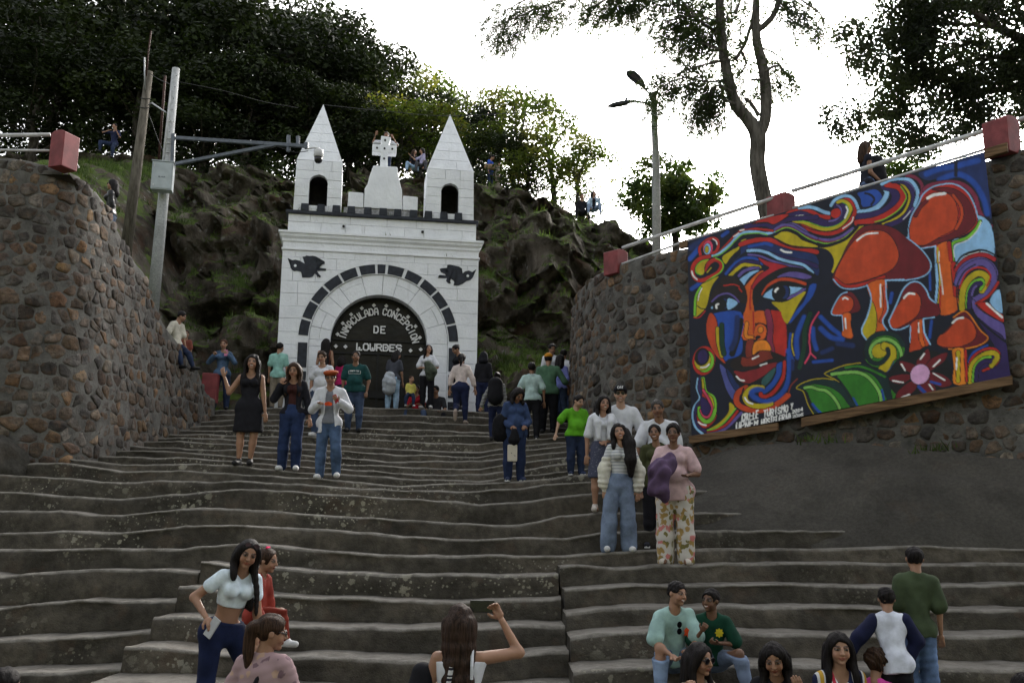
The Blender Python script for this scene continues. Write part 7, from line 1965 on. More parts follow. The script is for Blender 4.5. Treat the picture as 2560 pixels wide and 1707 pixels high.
person('person in a sleeveless black dress, one arm raised, leftmost of three walking down', (642, 612), 888, 1171, yaw=4, w=1.12, skin=1, head=(8, 2, 3), smile=True, l=((-.56, -.05, -.82), (-.30, -.15, .94)), r=((.16, .0, -1), (.17, -.08, -1)), legl=((-.03, -.03, -1), (-.02, .03, -1)), legr=((.0, -.05, -1), (-.12, .06, -1)),
       top=T(BLK, sleeve=0, off=.014, skirt=.42, name='dress', neckcut=.05, vee=1.5), hair=dict(style='long', mat=H_BLACK, len=1.15, vol=1.06, rough=.012), shoes=S_BLK)
person('person in a mint short sleeved shirt and khaki trousers, back turned, by the gate corner', (697, 690), 856, 1016, yaw=178, fem=False, skin=1, head=(155, 4, 0), top=T(cloth('mint_shirt', '7ea89e', 1.15), sleeve=.36, wide=.016, hem=-.16), bottom=T(cloth('khaki', '6e665a', 1.4), wide=.012), hair=SHORT, shoes=S_BW)
person('person in a rust top with very long dark hair, back turned, at the gate', 816, 848, Y=23.3, H=1.66, yaw=180, w=1.08, skin=1, top=T(cloth('rust_top', '4a2a20', 1.3), sleeve=0, off=.012), bottom=T(BLK), hair=dict(style='long', mat=H_BLACK, len=2.3, vol=1.1, front=False), shoes=S_BLK)
person('person in a magenta top standing behind the man in the green shirt', 857, 890, Y=23.4, H=1.48, yaw=150, skin=1, top=T(cloth('magenta_top', '8a1848', 1.5), sleeve=.36), bottom=T(DJ), hair=dict(style='bob', mat=H_BLACK, len=.5), shoes=S_BLK)
person('person in a white puff sleeved blouse standing behind the youth with the orange cap', (812, 798), 878, 1100, yaw=-4, w=1.16, skin=0, head=(-8, 16, 0), top=T(WHT, sleeve=.28, wide=.03, off=.02, hem=-.02, neckcut=.06), bottom=T(MJ), hair=dict(style='pony', mat=H_BROWN), shoes=S_WHT, smile=True)
def green_man(J):
    H = J['H']; c = J['chest'] + J['fr'] * .096 * H - J['up'] * .03 * H; mb = MB(); x0 = J['xax'] * 1.0; u_ = J['up']
    def fn(p): return c + x0 * p[0] + u_ * p[1] + J['fr'] * (.012 - 2.2 * p[0] ** 2)
    wd, ht = .125, .034
    def bar(a, b, t):
        n = 8
        for i in range(n):
            q0 = [a[k] + (b[k] - a[k]) * i / n for k in (0, 1)]; q1 = [a[k] + (b[k] - a[k]) * (i + 1) / n for k in (0, 1)]; dx, dz = q1[0] - q0[0], q1[1] - q0[1]; l_ = math.hypot(dx, dz); px, pz = -dz / l_ * t, dx / l_ * t
            mb.add([fn((q0[0] - px, q0[1] - pz)), fn((q1[0] - px, q1[1] - pz)), fn((q1[0] + px, q1[1] + pz)), fn((q0[0] + px, q0[1] + pz))], [(0, 1, 2, 3)])
    for a, b in (((-wd, -ht), (wd, -ht)), ((-wd, -ht), (-wd, ht)), ((wd, -ht), (wd, ht))): bar(a, b, .0035)
    tx = 'KENNETH COLE'
    for i, ch in enumerate(tx):
        for s in strokes(ch, .013, .026):
            for a, b in zip(s[:-1], s[1:]): bar((a[0] - .1 + i * .0168, a[1] + .012), (b[0] - .1 + i * .0168, b[1] + .012), .0028)
    mb.build('shirt_print', M_LETTER, J['body'])
person('stout person in a dark green printed tee and jeans, one hand in the pocket', (890, 882), 878, 1092, yaw=3, fem=False, w=1.26, skin=2, head=(4, 4, 0), r=((.32, .05, -1), (-.12, -.22, -1), 'fist'), top=T(cloth('teal_tee', '143636', 1.4), sleeve=.36, wide=.016, off=.02, hem=-.10), bottom=T(MJ, wide=.01), hair=SHORT, shoes=S_BLK, extra=green_man)
def tied(J):
    W = J['W']; p = J['pel']; H = J['H']
    pts = [W(p + np.array([.02, .1 * H, .03 * H])), W(p + np.array([.02, .10 * H, -.06 * H])), W(p + np.array([.03, .095 * H, -.16 * H]))]
    blobcloth('jacket', [tuple(q) for q in pts], [.13, .17, .16], cloth('pale_jacket', '8a8f94', 1.4), 'pale grey jacket tied round the waist of the one in the grey tee', 'jacket', h=.022, seed=5, fold=.012)
person('person in grey tee and pale jeans, jacket tied at the hips, back turned', 997, 878, Y=23.15, H=1.58, yaw=165, w=1.08, skin=1, lean=(.06, .12, 1), head=(140, 25, 0), r=((.2, .1, -1), (.1, .2, -1)), top=T(cloth('grey_tee', '33353c', 1.5), sleeve=.36), bottom=T(PJ, wide=.012), hair=dict(style='long', mat=H_BLACK, len=.9, front=False), shoes=S_BLK, extra=tied)
def olive_jacket(J):
    c = hand_of(J, 'r', .03); blobcloth('jacket', [(c.x - .02, c.y - .04, c.z + .1), (c.x + .05, c.y - .05, c.z - .06), (c.x + .04, c.y - .04, c.z - .2)], [.10, .14, .10], cloth('olive_jacket', '343a30', 1.5), 'rolled olive jacket carried by the one in the white tee at the gate', 'jacket', h=.022, seed=8, fold=.012)
person('person in a white tee and black trousers with long hair, beside the gate door', (1067, 1066), 862, 1027, yaw=-12, skin=0, head=(22, -6, 4), l=((-.35, -.1, -.85), (.7, -.5, -.05)), r=((.4, -.1, -.8), (-.55, -.5, -.2)), top=T(WHT, sleeve=.4, wide=.02, off=.02, hem=-.05), bottom=T(BLK, wide=.014), hair=dict(style='long', mat=H_BLACK, len=1.2), shoes=S_WHT, extra=olive_jacket)
person('person in a black jacket looking down, seen from the side, behind the cream sweater', 1135, 863, Y=23.2, H=1.66, yaw=-60, skin=1, head=(-62, 28, 0), top=T(BLK, sleeve=.97, off=.025), bottom=T(BLK), hair=dict(style='bun', mat=H_BLACK), shoes=S_BLK)
person('person in a cream sweater and navy trousers climbing the last steps, back turned', (1151, 1150), 882, 1077, yaw=176, w=1.1, skin=1, lean=(0, .10, 1), l=((-.3, -.1, -.9), (-.1, .1, -1)), r=((.42, -.05, -.9), (.2, .2, -.9)), legl=((-.02, .18, -1), (.0, -.9, -.5)), legr=((.04, .05, -1), (.02, -.02, -1)), top=T(CRM, sleeve=.97, off=.026, wide=.012, hem=.06), bottom=T(NAV, off=.014), hair=dict(style='pony', mat=H_BLACK, len=.9, vol=1.08, rough=.012), shoes=dict(mat=plain('tan_sneaker', (.3, .24, .2), .7, .3), sole=None))
SEATL = ((-.35, -.9, .12), (-.05, -.25, -1)); SEATR = ((.35, -.9, .12), (.05, -.25, -1))
person('person in red seated on the landing holding the toddler', 1041, 962, Y=22.95, H=1.55, yaw=-15, skin=1, legl=SEATL, legr=SEATR, l=((-.3, -.4, -.8), (.4, -.8, .1)), r=((.3, -.4, -.8), (-.4, -.8, .1)), top=T(cloth('red_top', '7a1420', 1.6), sleeve=.36), bottom=T(MJ), hair=dict(style='pony', mat=H_BLACK), shoes=S_BLK)
person('toddler in a yellow tee held on the lap of the one in red', 1029, 939, Y=22.55, H=.86, hr=.2, fem=False, yaw=25, skin=0, head=(45, 0, 0), legl=((-.25, -.75, -.5), (0, -.1, -1)), legr=((.25, -.75, -.5), (0, -.1, -1)), top=T(cloth('yellow_tee', 'a8a050', 1.4), sleeve=.36), bottom=T(DJ), hair=dict(style='short', mat=H_BROWN), shoes=S_WHT)
person('person in a dark tee with a chain, seated by the right jamb of the gate', 1088, 964, Y=22.95, H=1.66, fem=False, yaw=-10, skin=1, head=(-25, 10, 0), legl=SEATL, legr=SEATR, l=((-.25, -.3, -.9), (.35, -.8, -.2)), r=((.25, -.3, -.9), (-.35, -.8, -.2)), top=T(cloth('charcoal_tee', '26262a', 1.4), sleeve=.38), bottom=T(BLK), hair=SHORT, shoes=S_WHT)
person('person in a black hoodie with the hood up, back turned, right of the gate', 1210, 881, Y=22.9, H=1.6, yaw=172, skin=1, top=T(BLK, sleeve=.97, off=.028, hem=-.02), bottom=T(NAV, wide=.02), hair=dict(style='long', mat=BLK, len=.35, vol=1.16, front=False, rough=.002), shoes=S_BLK)
STR = banded('black_white_stripe', [(0, (.012, .012, .014)), (.55, (.4, .4, .4))], 34)
def pack(J):
    W = J['W']; c = J['chest'] - J['fr'] * .16 - J['up'] * .06; p = [W(c + J['up'] * .12), W(c - J['up'] * .16)]
    o = blobcloth('backpack', [tuple(q) for q in p], [.15, .17], cloth('pack_black', '101014', 1.2), 'black backpack worn by the climber in striped sleeves', 'backpack', h=.018, seed=3, fl=1.25, fold=.004)
person('person in black and white striped sleeves with a backpack, climbing, back turned', (1243, 1240), 928, 1108, yaw=172, skin=1, lean=(0, .15, 1), l=((-.45, -.1, -.85), (-.35, .05, -.95), 'grip'), legl=((-.05, .25, -1), (0, -.3, -1)), top=T(STR, sleeve=.97, off=.016), bottom=T(NAV), hair=dict(style='bun', mat=H_BLACK), shoes=S_BLK, extra=pack)
def blue_lady(J):
    W = J['W']; H = J['H']; c = hand_of(J, 'l', .06)
    blobcloth('handbag', [(c.x + .01, c.y - .05, c.z - .07), (c.x + .01, c.y - .05, c.z - .2)], [.055, .085], cloth('bag_black', '0c0c10', 1.2), 'black cloth bag dangling from the hand of the one in the blue jacket', 'bag', h=.014, seed=11)
    slab('paper_bag', (c.x - .02, c.y - .06, c.z - .40), (1, .15, 0), (0, 0, 1), .15, .26, .05, floral('cream_print', (.5, .46, .38), [(.5, .46, .38), (.1, .1, .1), (.5, .46, .38)], 30), 'cream printed paper bag below the black cloth bag', 'bag')
    e = J['arms']['l'][1]; q = W(J['pel'] - J['xax'] * .20 + J['up'] * .08 + J['fr'] * .02)
    blobcloth('shoulder_bag', [(q.x - .03, q.y + .03, q.z + .08), (q.x - .03, q.y + .03, q.z - .1)], [.13, .14], cloth('bag_black', '0c0c10', 1.2), 'bulky black shoulder bag at the side of the one in the blue jacket', 'bag', h=.016, seed=12, fl=1.3)
person('person in a blue zip jacket and blue trousers looking down at a bag', (1308, 1285), 967, 1206, yaw=14, w=1.15, skin=2, head=(28, 38, 0), lean=(.02, -.05, 1), l=((-.25, .05, -1), (.55, -.6, -.35), 'grip'), r=((.3, .05, -1), (-.2, -.75, -.3), 'grip'), top=T(cloth('blue_jacket', '2a3856', 1.3), sleeve=.97, off=.026, hem=-.2, neckcut=.0), bottom=T(cloth('blue_trousers', '1c2640', 1.2), wide=.02), hair=dict(style='bob', mat=H_BLACK, len=.35, vol=1.1), shoes=S_NAV, extra=blue_lady)
person('person in a pale mint tee and black trousers, back turned, beside the yellow cap', (1321, 1328), 906, 1108, yaw=178, w=1.12, skin=2, l=((-.4, .05, -.9), (.1, .3, -.9)), r=((.4, .0, -.95), (.05, .2, -1)), top=T(cloth('pale_tee', '8ea2a0', 1.35), sleeve=.38, wide=.02, off=.022, hem=-.06), bottom=T(BLK, wide=.02), hair=dict(style='short', mat=H_BLACK, vol=1.04), shoes=S_BW)
person('stout person in a green shirt and yellow cap, back turned, at the right wall', (1367, 1370), 883, 1092, yaw=172, w=1.26, fem=False, skin=1, r=((.5, .1, -.8), (.3, .6, -.3)), top=T(cloth('sage_shirt', '425e4a', 1.25), sleeve=.6, wide=.016, off=.024, hem=-.12), bottom=T(BLK, wide=.02), hair=SHORT, shoes=S_BLK, extra=lambda J: cap_hat(J, cloth('yellow_cap', 'a06c18', 1.3), brim=False))
person('person in a white tee with hair tied back, looking down, behind the yellow cap', 1382, 860, Y=21.3, H=1.64, yaw=5, skin=1, head=(20, 22, 0), top=T(WHT, sleeve=.36), bottom=T(DJ), hair=dict(style='bun', mat=H_BLACK), shoes=S_BLK)
person('person in a lavender top with curly dark hair beside the right wall', 1401, 888, Y=20.6, H=1.5, yaw=160, skin=1, top=T(cloth('lavender', '6a70a8', 1.4), sleeve=.5), bottom=T(MJ), hair=dict(style='long', mat=H_BLACK, len=.7, vol=1.12, rough=.014, front=False), shoes=S_BLK)
person('dark haired person in a white top half hidden at the edge of the right wall', 1409, 874, Y=21.4, H=1.58, yaw=170, skin=1, top=T(WHT, sleeve=.4), bottom=T(MJ), hair=SHORT, fem=False, shoes=S_BLK)
# ---- the three walking down (middle and right)
def j4(J): pass
person('person in a black denim jacket and flared jeans, middle of three walking down', (748, 722), 906, 1190, yaw=0, skin=1, head=(-4, 18, 4), l=((-.5, -.15, -.82), (.42, -.25, .85), 'grip'), r=((.3, .05, -1), (.15, -.1, -1)), legl=((-.06, -.02, -1), (-.03, .02, -1)), legr=((.0, -.10, -1), (-.02, .14, -1)),
       top=[T(cloth('brown_lace', '2c1614', 1.6), sleeve=0, off=.010, name='camisole', neckcut=.06, hem=.12), T(cloth('black_denim', '14141a', 1.3), sleeve=.97, off=.028, hem=.0, open=.042, name='jacket', neckcut=.06)], bottom=T(denim('deep_blue_denim', '1b2742', 1.2, .4), wide=.03), hair=dict(style='long', mat=H_BROWN, len=1.45), shoes=S_WHT)
def beret_boy(J):
    cap_hat(J, cloth('rust_beret', '7a3616', 1.3), beret=True); glasses(J, r=.095, name='glasses')
    c = hand_of(J, 'r', .07); slab('smartphone', c, (.8, -.3, .2), (0.2, -.5, 1), .07, .14, .011, plain('red_phone', (.35, .02, .03), .4, .1), 'red smartphone held by the youth in the orange cap', 'phone')
    H = J['H']; mb = MB(); c = J['waist'] + J['fr'] * .098 * H + J['up'] * .035 * H
    for dx, dz, r in ((-.03, 0, .032), (.0, .004, .036), (.03, 0, .032)):
        ring = [c + J['xax'] * (dx + r * math.cos(a)) + J['up'] * (dz + r * .9 * math.sin(a)) + J['fr'] * (.01 - .0008 * (dx > 0)) for a in np.linspace(0, 2 * math.pi, 12, endpoint=False)]
        mb.add(ring, [tuple(range(12))])
    mb.build('pumpkin_print', cloth('orange_print', 'b04020', 1.6), J['body'])
person('youth in an orange flat cap, glasses and open white jacket, looking at a phone', (834, 818), 926, 1198, yaw=2, fem=False, skin=1, hr=.136, head=(6, 12, -3), l=((-.38, .05, -1), (.5, -.7, .22), 'grip'), r=((.45, .05, -.95), (-.5, -.72, .4), 'grip'), legl=((-.06, -.02, -1), (-.02, .02, -1)), legr=((.14, -.22, -1), (.0, .28, -1)),
       top=[T(cloth('grey_print_tee', '5a5c62', 1.5), sleeve=.3, off=.014, name='tee', hem=-.05), T(WHT, sleeve=.97, off=.034, wide=.012, hem=-.32, open=.045, name='jacket', flare=.02)], bottom=T(denim('blue_denim', '384860', 1.2, .5), wide=.022), hair=dict(style='short', mat=H_BLACK), shoes=S_WHT, extra=beret_boy)
# ---- the family group
person('child in a lime green tee and jeans, left end of the family group', (1467, 1440), 986, 1201, yaw=12, w=1.3, hr=.155, fem=False, skin=3, head=(38, 22, 0), l=((-.6, -.05, -.8), (-.25, -.25, -1)), top=T(cloth('lime_tee', '4e8a1c', 1.2), sleeve=.36, wide=.02, off=.02, hem=-.05), bottom=T(DJ, wide=.012), hair=SHORT, shoes=S_NAV)
SK = floral('dotted_skirt', (.055, .06, .095), [(.055, .06, .095), (.15, .16, .2), (.055, .06, .095)], 60)
def cardi(J):
    W = J['W']; H = J['H']
    for s in (-1, 1):
        a = J['neck'] + J['xax'] * s * J['sx'] * .75 + J['up'] * .0; pts = [W(a - J['fr'] * .05), W(a + J['fr'] * .055 - J['up'] * .01), W(a + J['fr'] * .12 - J['up'] * .09 - J['xax'] * s * .02), W(a + J['fr'] * .115 - J['up'] * .30 - J['xax'] * s * .03)]
        F = Field(np.array([tuple(p) for p in pts]).min(0) - .1, np.array([tuple(p) for p in pts]).max(0) + .1, .011); F.chain([np.array(p) for p in pts], [.05, .055, .045, .035], .02); F.wrinkle(.007, 3 + s, (40, 40, 10)); V, Q = F.mesh(); b = J['body']; V = (V - J['loc']); c_, s_ = math.cos(-J['yaw']), math.sin(-J['yaw']); V = np.stack([c_ * V[:, 0] - s_ * V[:, 1], s_ * V[:, 0] + c_ * V[:, 1], V[:, 2]], 1)
        link('cardigan', newmesh('cardigan', V, Q, True), WHT, b)
person('person in white top, white cardigan and short dark skirt in the family group', (1497, 1507), 989, 1306, yaw=8, w=1.08, skin=1, head=(14, 4, 4), smile=True, l=((-.25, .0, -1), (-.05, -.12, -1)), r=((.32, .05, -1), (-.72, -.55, -.25)), top=T(WHT, sleeve=.42, wide=.012, off=.014, hem=.2), bottom=dict(mat=SK, kind='skirt', len=.44, hem=.082), hair=dict(style='long', mat=H_BLACK, len=.75), shoes=SAND, extra=cardi)
FAM = dict(yaw=0)
def cap_man(J):
    o = cap_hat(J, cloth('black_cap', '0e0e12', 1.3)); glasses(J, mat=M_LENS, r=.10)
    hc, HR, hh = J['hc'], J['HR'], J['hh']; mb = MB()
    for i, ch in enumerate('CAT'):
        for s in strokes(ch, .085, .13):
            for (ax_, az), (bx_, bz_) in zip(s[:-1], s[1:]):
                xa, xb = ax_ - .17 + i * .12, bx_ - .17 + i * .12; l_ = math.hypot(xb - xa, bz_ - az) + 1e-6; px, pz = -(bz_ - az) / l_ * .014, (xb - xa) / l_ * .014
                mb.add([hc + HR @ (np.array([x, -.425 + .35 * x * x + (z - .02) * .35, .30 + z]) * hh) for x, z in ((xa - px, az - pz), (xb - px, bz_ - pz), (xb + px, bz_ + pz), (xa + px, az + pz))], [(0, 1, 2, 3)])
    mb.build('cap_lettering', M_LETTER, J['body'])
person('tall person in a black cap, sunglasses and white shirt in the family group', 1551, 964, Y=(11.8, 15.2), H=1.76, yaw=4, fem=False, w=1.12, skin=3, head=(-6, 2, 0), smile=True, r=((.35, -.05, -.9), (.1, -.3, -1)), top=T(WHT, sleeve=.42, wide=.02, off=.022, hem=-.16), bottom=T(DJ), hair=SHORT, shoes=S_BLK, extra=cap_man)
person('grey haired person in a white polo shirt, back right of the family group', 1641, 1000, Y=(12.4, 13.9), H=1.68, yaw=-6, fem=False, w=1.2, skin=2, head=(-14, 10, -6), l=((-.35, -.1, -.95), (-.1, -.3, -.9)), top=T(WHT, sleeve=.42, wide=.024, off=.022, hem=-.1), bottom=T(BLK), hair=dict(style='short', mat=H_GREY), shoes=S_BLK)
person('person in an olive top with tied hair, between striped tee and pink tee', 1634, 1061, Y=12.15, H=1.56, yaw=-10, w=1.15, skin=2, head=(-16, 2, -6), smile=True, top=T(cloth('olive_top', '30321c', 1.5), sleeve=.5, off=.02), bottom=T(BLK, wide=.01), hair=dict(style='pony', mat=H_BLACK), shoes=S_BW)
WST = banded('grey_white_stripe', [(0, (.52, .53, .53)), (.62, (.3, .32, .34))], 26)
def knit(J):
    for key in 'lr':
        sh, el, wr, fd, sgn, g = J['arms'][key]; F = Field(np.minimum(np.minimum(sh, el), wr) - .12, np.maximum(np.maximum(sh, el), wr) + .12, .011); m = sh + (el - sh) * .55
        F.chain([m, el, el + (wr - el) * .8, wr + fd * .01], [.062, .075, .07, .045], .03); F.wrinkle(.008, 6, (10, 10, 70)); J['part']('cardigan_sleeve', F, cloth('cream_knit', 'b0aea2', 1.3))
    hc, HR, hh = J['hc'], J['HR'], J['hh']; p = hc + HR @ (np.array([.30, .05, -.1]) * hh); F = Field(p - .75, p + .4, .011)
    F.chain([np.array(p), p + np.array([.05, -.06, -.14]), p + np.array([.055, -.11, -.34]), p + np.array([.06, -.10, -.52])], [.07, .075, .07, .03], .03); F.wrinkle(.004, 3, (75, 75, 8)); J['part']('long_lock', F, H_BLACK)
person('young person in striped tee and wide pale jeans, front of the family group', (1580, 1548), 1058, 1387, yaw=2, skin=0, lean=(.07, 0, 1), head=(-2, -2, -13), l=((-.32, .0, -1), (.02, -.12, -1)), r=((.30, .0, -1), (-.05, -.12, -1)), legl=((-.10, 0, -1), (-.06, .02, -1)), legr=((.06, 0, -1), (.03, .02, -1)), top=T(WST, sleeve=.3, off=.010, hem=.06, fold=.003), bottom=T(LJ, wide=.055, off=.012), hair=dict(style='long', mat=H_BLACK, len=.5, front=True), shoes=S_WHT, extra=knit, smile=True)
FLO = floral('tropical_print', (.5, .47, .44), [(.30, .20, .07), (.16, .14, .05), (.5, .18, .17), (.5, .47, .44), (.36, .24, .10), (.5, .47, .44)], 17, .72)
def purple(J):
    c = hand_of(J, 'l', .0); o = blobcloth('jacket', [(c.x + .10, c.y - .06, c.z + .16), (c.x - .02, c.y - .12, c.z + .04), (c.x - .04, c.y - .12, c.z - .12), (c.x + .02, c.y - .10, c.z - .24)], [.09, .13, .12, .06], cloth('purple_fleece', '4c3c54', 1.3), 'purple fleece jacket hanging over the arm of the one in floral trousers', 'jacket', seed=21, fold=.026)
person('stout older person in a pale pink tee and floral trousers in the family group', (1679, 1690), 1059, 1411, yaw=-14, w=1.26, skin=4, head=(-16, 2, 0), l=((-.3, -.25, -.9), (.15, -.9, -.1)), r=((.35, -.2, -.9), (-.5, -.7, -.1)), top=T(cloth('pale_pink_tee', 'a0888a', 1.4), sleeve=.38, wide=.018, off=.022, hem=-.22), bottom=T(FLO, wide=.05, off=.016), hair=dict(style='short', mat=H_BLACK, vol=1.05), shoes=SAND, extra=purple)
# ---- foreground
def crop_phone(J):
    glasses(J, up=1, mat=M_LENS, r=.12); c = hand_of(J, 'l', .10); slab('smartphone', c, (.7, -.4, -.4), (.5, 0, .8), .075, .15, .011, plain('silver_phone', (.35, .36, .37), .3, .1), 'silver smartphone held at the hip by the one in the white crop top', 'phone')
person('person in a white crop top and navy jeans, sunglasses on the head', 632, 1352, Y=(6.9, 9.2), H=1.5, yaw=38, w=1.04, skin=1, lean=(.30, -.1, 1), head=(24, 16, 14), l=((-.78, -.1, -.6), (.62, -.5, -.62), 'grip'), r=((.1, .1, -1), (.05, -.1, -1)), legl=((-.05, .0, -1), (0, .03, -1)), legr=((.35, .3, -.9), (.1, .1, -1)), top=T(cloth('white_rib', 'b8c4cc', 1.3), sleeve=.22, off=.009, hem=.46, fold=.003), bottom=T(denim('navy_denim', '121a34', 1.3, .3), off=.010, rise=.2), hair=dict(style='long', mat=H_BLACK, len=1.75, only=1), shoes=S_WHT, extra=crop_phone)
def bow(J):
    hc, HR, hh = J['hc'], J['HR'], J['hh']; F = Field(hc - hh, hc + hh, .008)
    for s in (-1, 1): F.ell(hc + HR @ (np.array([s * .10, .12, .54]) * hh), (.12 * hh, .05 * hh, .07 * hh), .01)
    J['part']('bow', F, cloth('pink_bow', 'd02858', 1.4))
person('small child in a rust red outfit with a pink bow, climbing with one knee raised', 676, 1372, Y=(7.2, 9.8), H=1.1, hr=.175, yaw=78, skin=1, head=(80, 12, 0), lean=(.12, 0, 1), l=((.1, -.2, -1), (.4, -.3, -.6)), r=((.2, .1, -1), (.2, -.1, -.9)), legl=((.95, -.1, .15), (.25, 0, -1)), legr=((.05, .05, -1), (-.1, .05, -1)), top=T(cloth('rust_sweat', '6e2a22', 1.6), sleeve=.9, off=.018, hem=-.2), bottom=T(cloth('rust_leggings', '541c12', 1.7), off=.008), hair=dict(style='pony', mat=H_BROWN, len=.9), shoes=S_WHT, extra=bow)
PNK = floral('mauve_blossom', (.32, .22, .23), [(.32, .22, .23), (.4, .27, .2), (.16, .10, .12), (.32, .22, .23)], 16)
def strap33(J):
    mb = MB(); a = J['neck'] + J['xax'] * (-.09) + J['up'] * .02; pts = []
    for t in np.linspace(0, 1, 12): pts.append(tuple(a + J['xax'] * (.02 + .20 * t) * -1 * -1 - J['fr'] * (.02 + .12 * math.sin(min(1, t * 1.4) * math.pi / 2)) - J['up'] * .5 * t))
    mb.tube(pts, .016, 6); mb.build('bag_strap', BLK, J['body']); glasses(J, r=.10, name='glasses')
person('person in a mauve flowered blouse with a ponytail, back turned, at the bottom edge', 689, 1537, Y=(5.9, 8.0), H=1.55, yaw=160, w=1.2, skin=1, lean=(-.05, .08, 1), head=(108, 10, 0), l=((-.4, .1, -.9), (.0, .3, -.9)), r=((.4, .1, -.9), (.0, .4, -.9)), top=T(PNK, sleeve=.75, wide=.02, off=.022, hem=-.1, fold=.008, neckcut=.02), bottom=T(DJ), hair=dict(style='pony', mat=H_BROWN, len=1.3, vol=1.03), shoes=S_BLK, extra=strap33)
STRAPTXT = banded('lettered_strap', [(0, (.5, .5, .5)), (.25, (.02, .02, .03)), (.5, (.5, .5, .5)), (.62, (.02, .02, .03)), (.8, (.5, .5, .5))], 16)
def photo34(J):
    c = hand_of(J, 'r', .08); slab('smartphone', (c.x - .085, c.y - .0, c.z + .01), (1, 0, 0), (0, .1, 1), .16, .078, .011, M_SCREEN, 'black smartphone held up sideways over the stairs in the foreground', 'phone')
    c = J['W'](J['arms']['l'][1]); blobcloth('jacket', [(c.x - .01, c.y, c.z + .16), (c.x - .04, c.y - .02, c.z), (c.x - .05, c.y, c.z - .14)], [.07, .09, .07], BLK, 'black jacket hung over the elbow of the one taking a picture in the foreground', 'jacket', seed=31)
    mb = MB(); pts = [tuple(J['neck'] + J['xax'] * (.03 + .10 * t) - J['fr'] * (.10 + .02 * math.sin(t * 3)) - J['up'] * .62 * t) for t in np.linspace(.12, 1, 10)]; mb.tube(pts, .017, 6); mb.build('bag_strap', STRAPTXT, J['body'])
    mb = MB(); pts = [tuple(J['chest'] + J['xax'] * -.085 + J['up'] * z - J['fr'] * (.105 - .5 * max(0, z - .03))) for z in np.linspace(-.05, .14, 6)]; mb.tube(pts, .011, 6); mb.build('dress_strap', WHT, J['body'])
person('person in a white strap dress with very long brown hair, holding a phone up', 1152, 1512, Y=(5.6, 8.0), H=1.58, yaw=180, skin=1, lean=(0, .02, 1), head=(178, 4, 0), r=((.6, .3, .05), (-.55, .15, .95), 'grip'), l=((-.3, .1, -.95), (.3, .8, .1)), top=T(WHT, sleeve=0, off=.012, strap=True, skirt=.5, name='dress'), hair=dict(style='long', mat=mat_hair('long_brown_hair', (.028, .016, .011)), len=3.0, front=False, vol=1.04), shoes=S_WHT, extra=photo34)
ACID = denim('acid_denim', '566478', 1.2, 1.1)
def shades_neck(J):
    mb = MB(); c = J['chest'] + J['fr'] * .105 + J['up'] * .02 + J['xax'] * .0
    for dz in (.0, -.055):
        ring = [c + J['up'] * (dz + .027 * math.sin(a)) + J['xax'] * (.022 * math.cos(a)) + J['fr'] * .012 for a in np.linspace(0, 2 * math.pi, 14, endpoint=False)]; mb.add([tuple(p) for p in ring], [tuple(range(14))])
    mb.build('hung_sunglasses', M_LENS, J['body'])
    mb = MB(); c2 = J['chest'] - J['up'] * .05 + J['xax'] * .07 + J['fr'] * .102; ring = [c2 + J['xax'] * .028 * math.cos(a) * (1 + .3 * math.cos(5 * a)) + J['up'] * .035 * math.sin(a) * (1 + .3 * math.sin(4 * a)) + J['fr'] * .012 for a in np.linspace(0, 2 * math.pi, 24, endpoint=False)]; mb.add([tuple(p) for p in ring], [tuple(range(24))]); mb.build('chest_print', cloth('orange_print', 'b04020', 1.6), J['body'])
person('youth in a pale mint tee seated on the steps, laughing, hands clasped', 1696, 1454, Y=(7.4, 9.6), H=1.27, seat=True, hr=.148, fem=False, yaw=14, skin=1, head=(36, 4, 6), smile=True, lean=(.0, -.25, 1), legl=((-.28, -.85, .42), (-.03, -.12, -1)), legr=((.40, -.82, .38), (.1, -.1, -1)), l=((-.25, -.45, -.85), (.55, -.7, -.4), 'grip'), r=((.25, -.4, -.9), (-.55, -.75, -.3), 'grip'), top=T(cloth('pale_mint_tee', '86a29e', 1.25), sleeve=.42, wide=.025, off=.02, hem=-.05), bottom=T(ACID, wide=.012), hair=dict(style='short', mat=H_BLACK, brow=.40), shoes=S_WHT, extra=shades_neck)
def mark36(J):
    mb = MB(); c2 = J['chest'] - J['up'] * .02 + J['xax'] * .05 + J['fr'] * .098; ring = [c2 + J['xax'] * .03 * math.cos(a) * (1 + .18 * math.cos(8 * a)) + J['up'] * .034 * math.sin(a) * (1 + .18 * math.cos(8 * a)) + J['fr'] * .012 for a in np.linspace(0, 2 * math.pi, 32, endpoint=False)]; mb.add([tuple(p) for p in ring], [tuple(range(32))]); mb.build('chest_badge', cloth('yellow_badge', 'b0a028', 1.5), J['body'])
person('child in a dark green tee and pale jeans, seated on the steps, laughing', 1777, 1472, Y=(7.4, 9.6), H=1.14, seat=True, hr=.155, fem=False, yaw=-8, skin=4, head=(-44, 2, 4), smile=True, lean=(-.03, -.18, 1), legl=((-.25, -.86, .34), (0, -.15, -1)), legr=((.42, -.84, .34), (.2, -.1, -1)), l=((-.3, -.3, -.9), (.3, -.6, .6), 'fist'), r=((.35, -.2, -.9), (-.9, -.35, .1), 'fist'), top=T(cloth('bottle_green_tee', '0c3024', 1.5), sleeve=.42, wide=.02, off=.018, hem=-.05), bottom=T(LJ, wide=.012), hair=dict(style='short', mat=H_BLACK, brow=.41), shoes=S_WHT, extra=mark36)
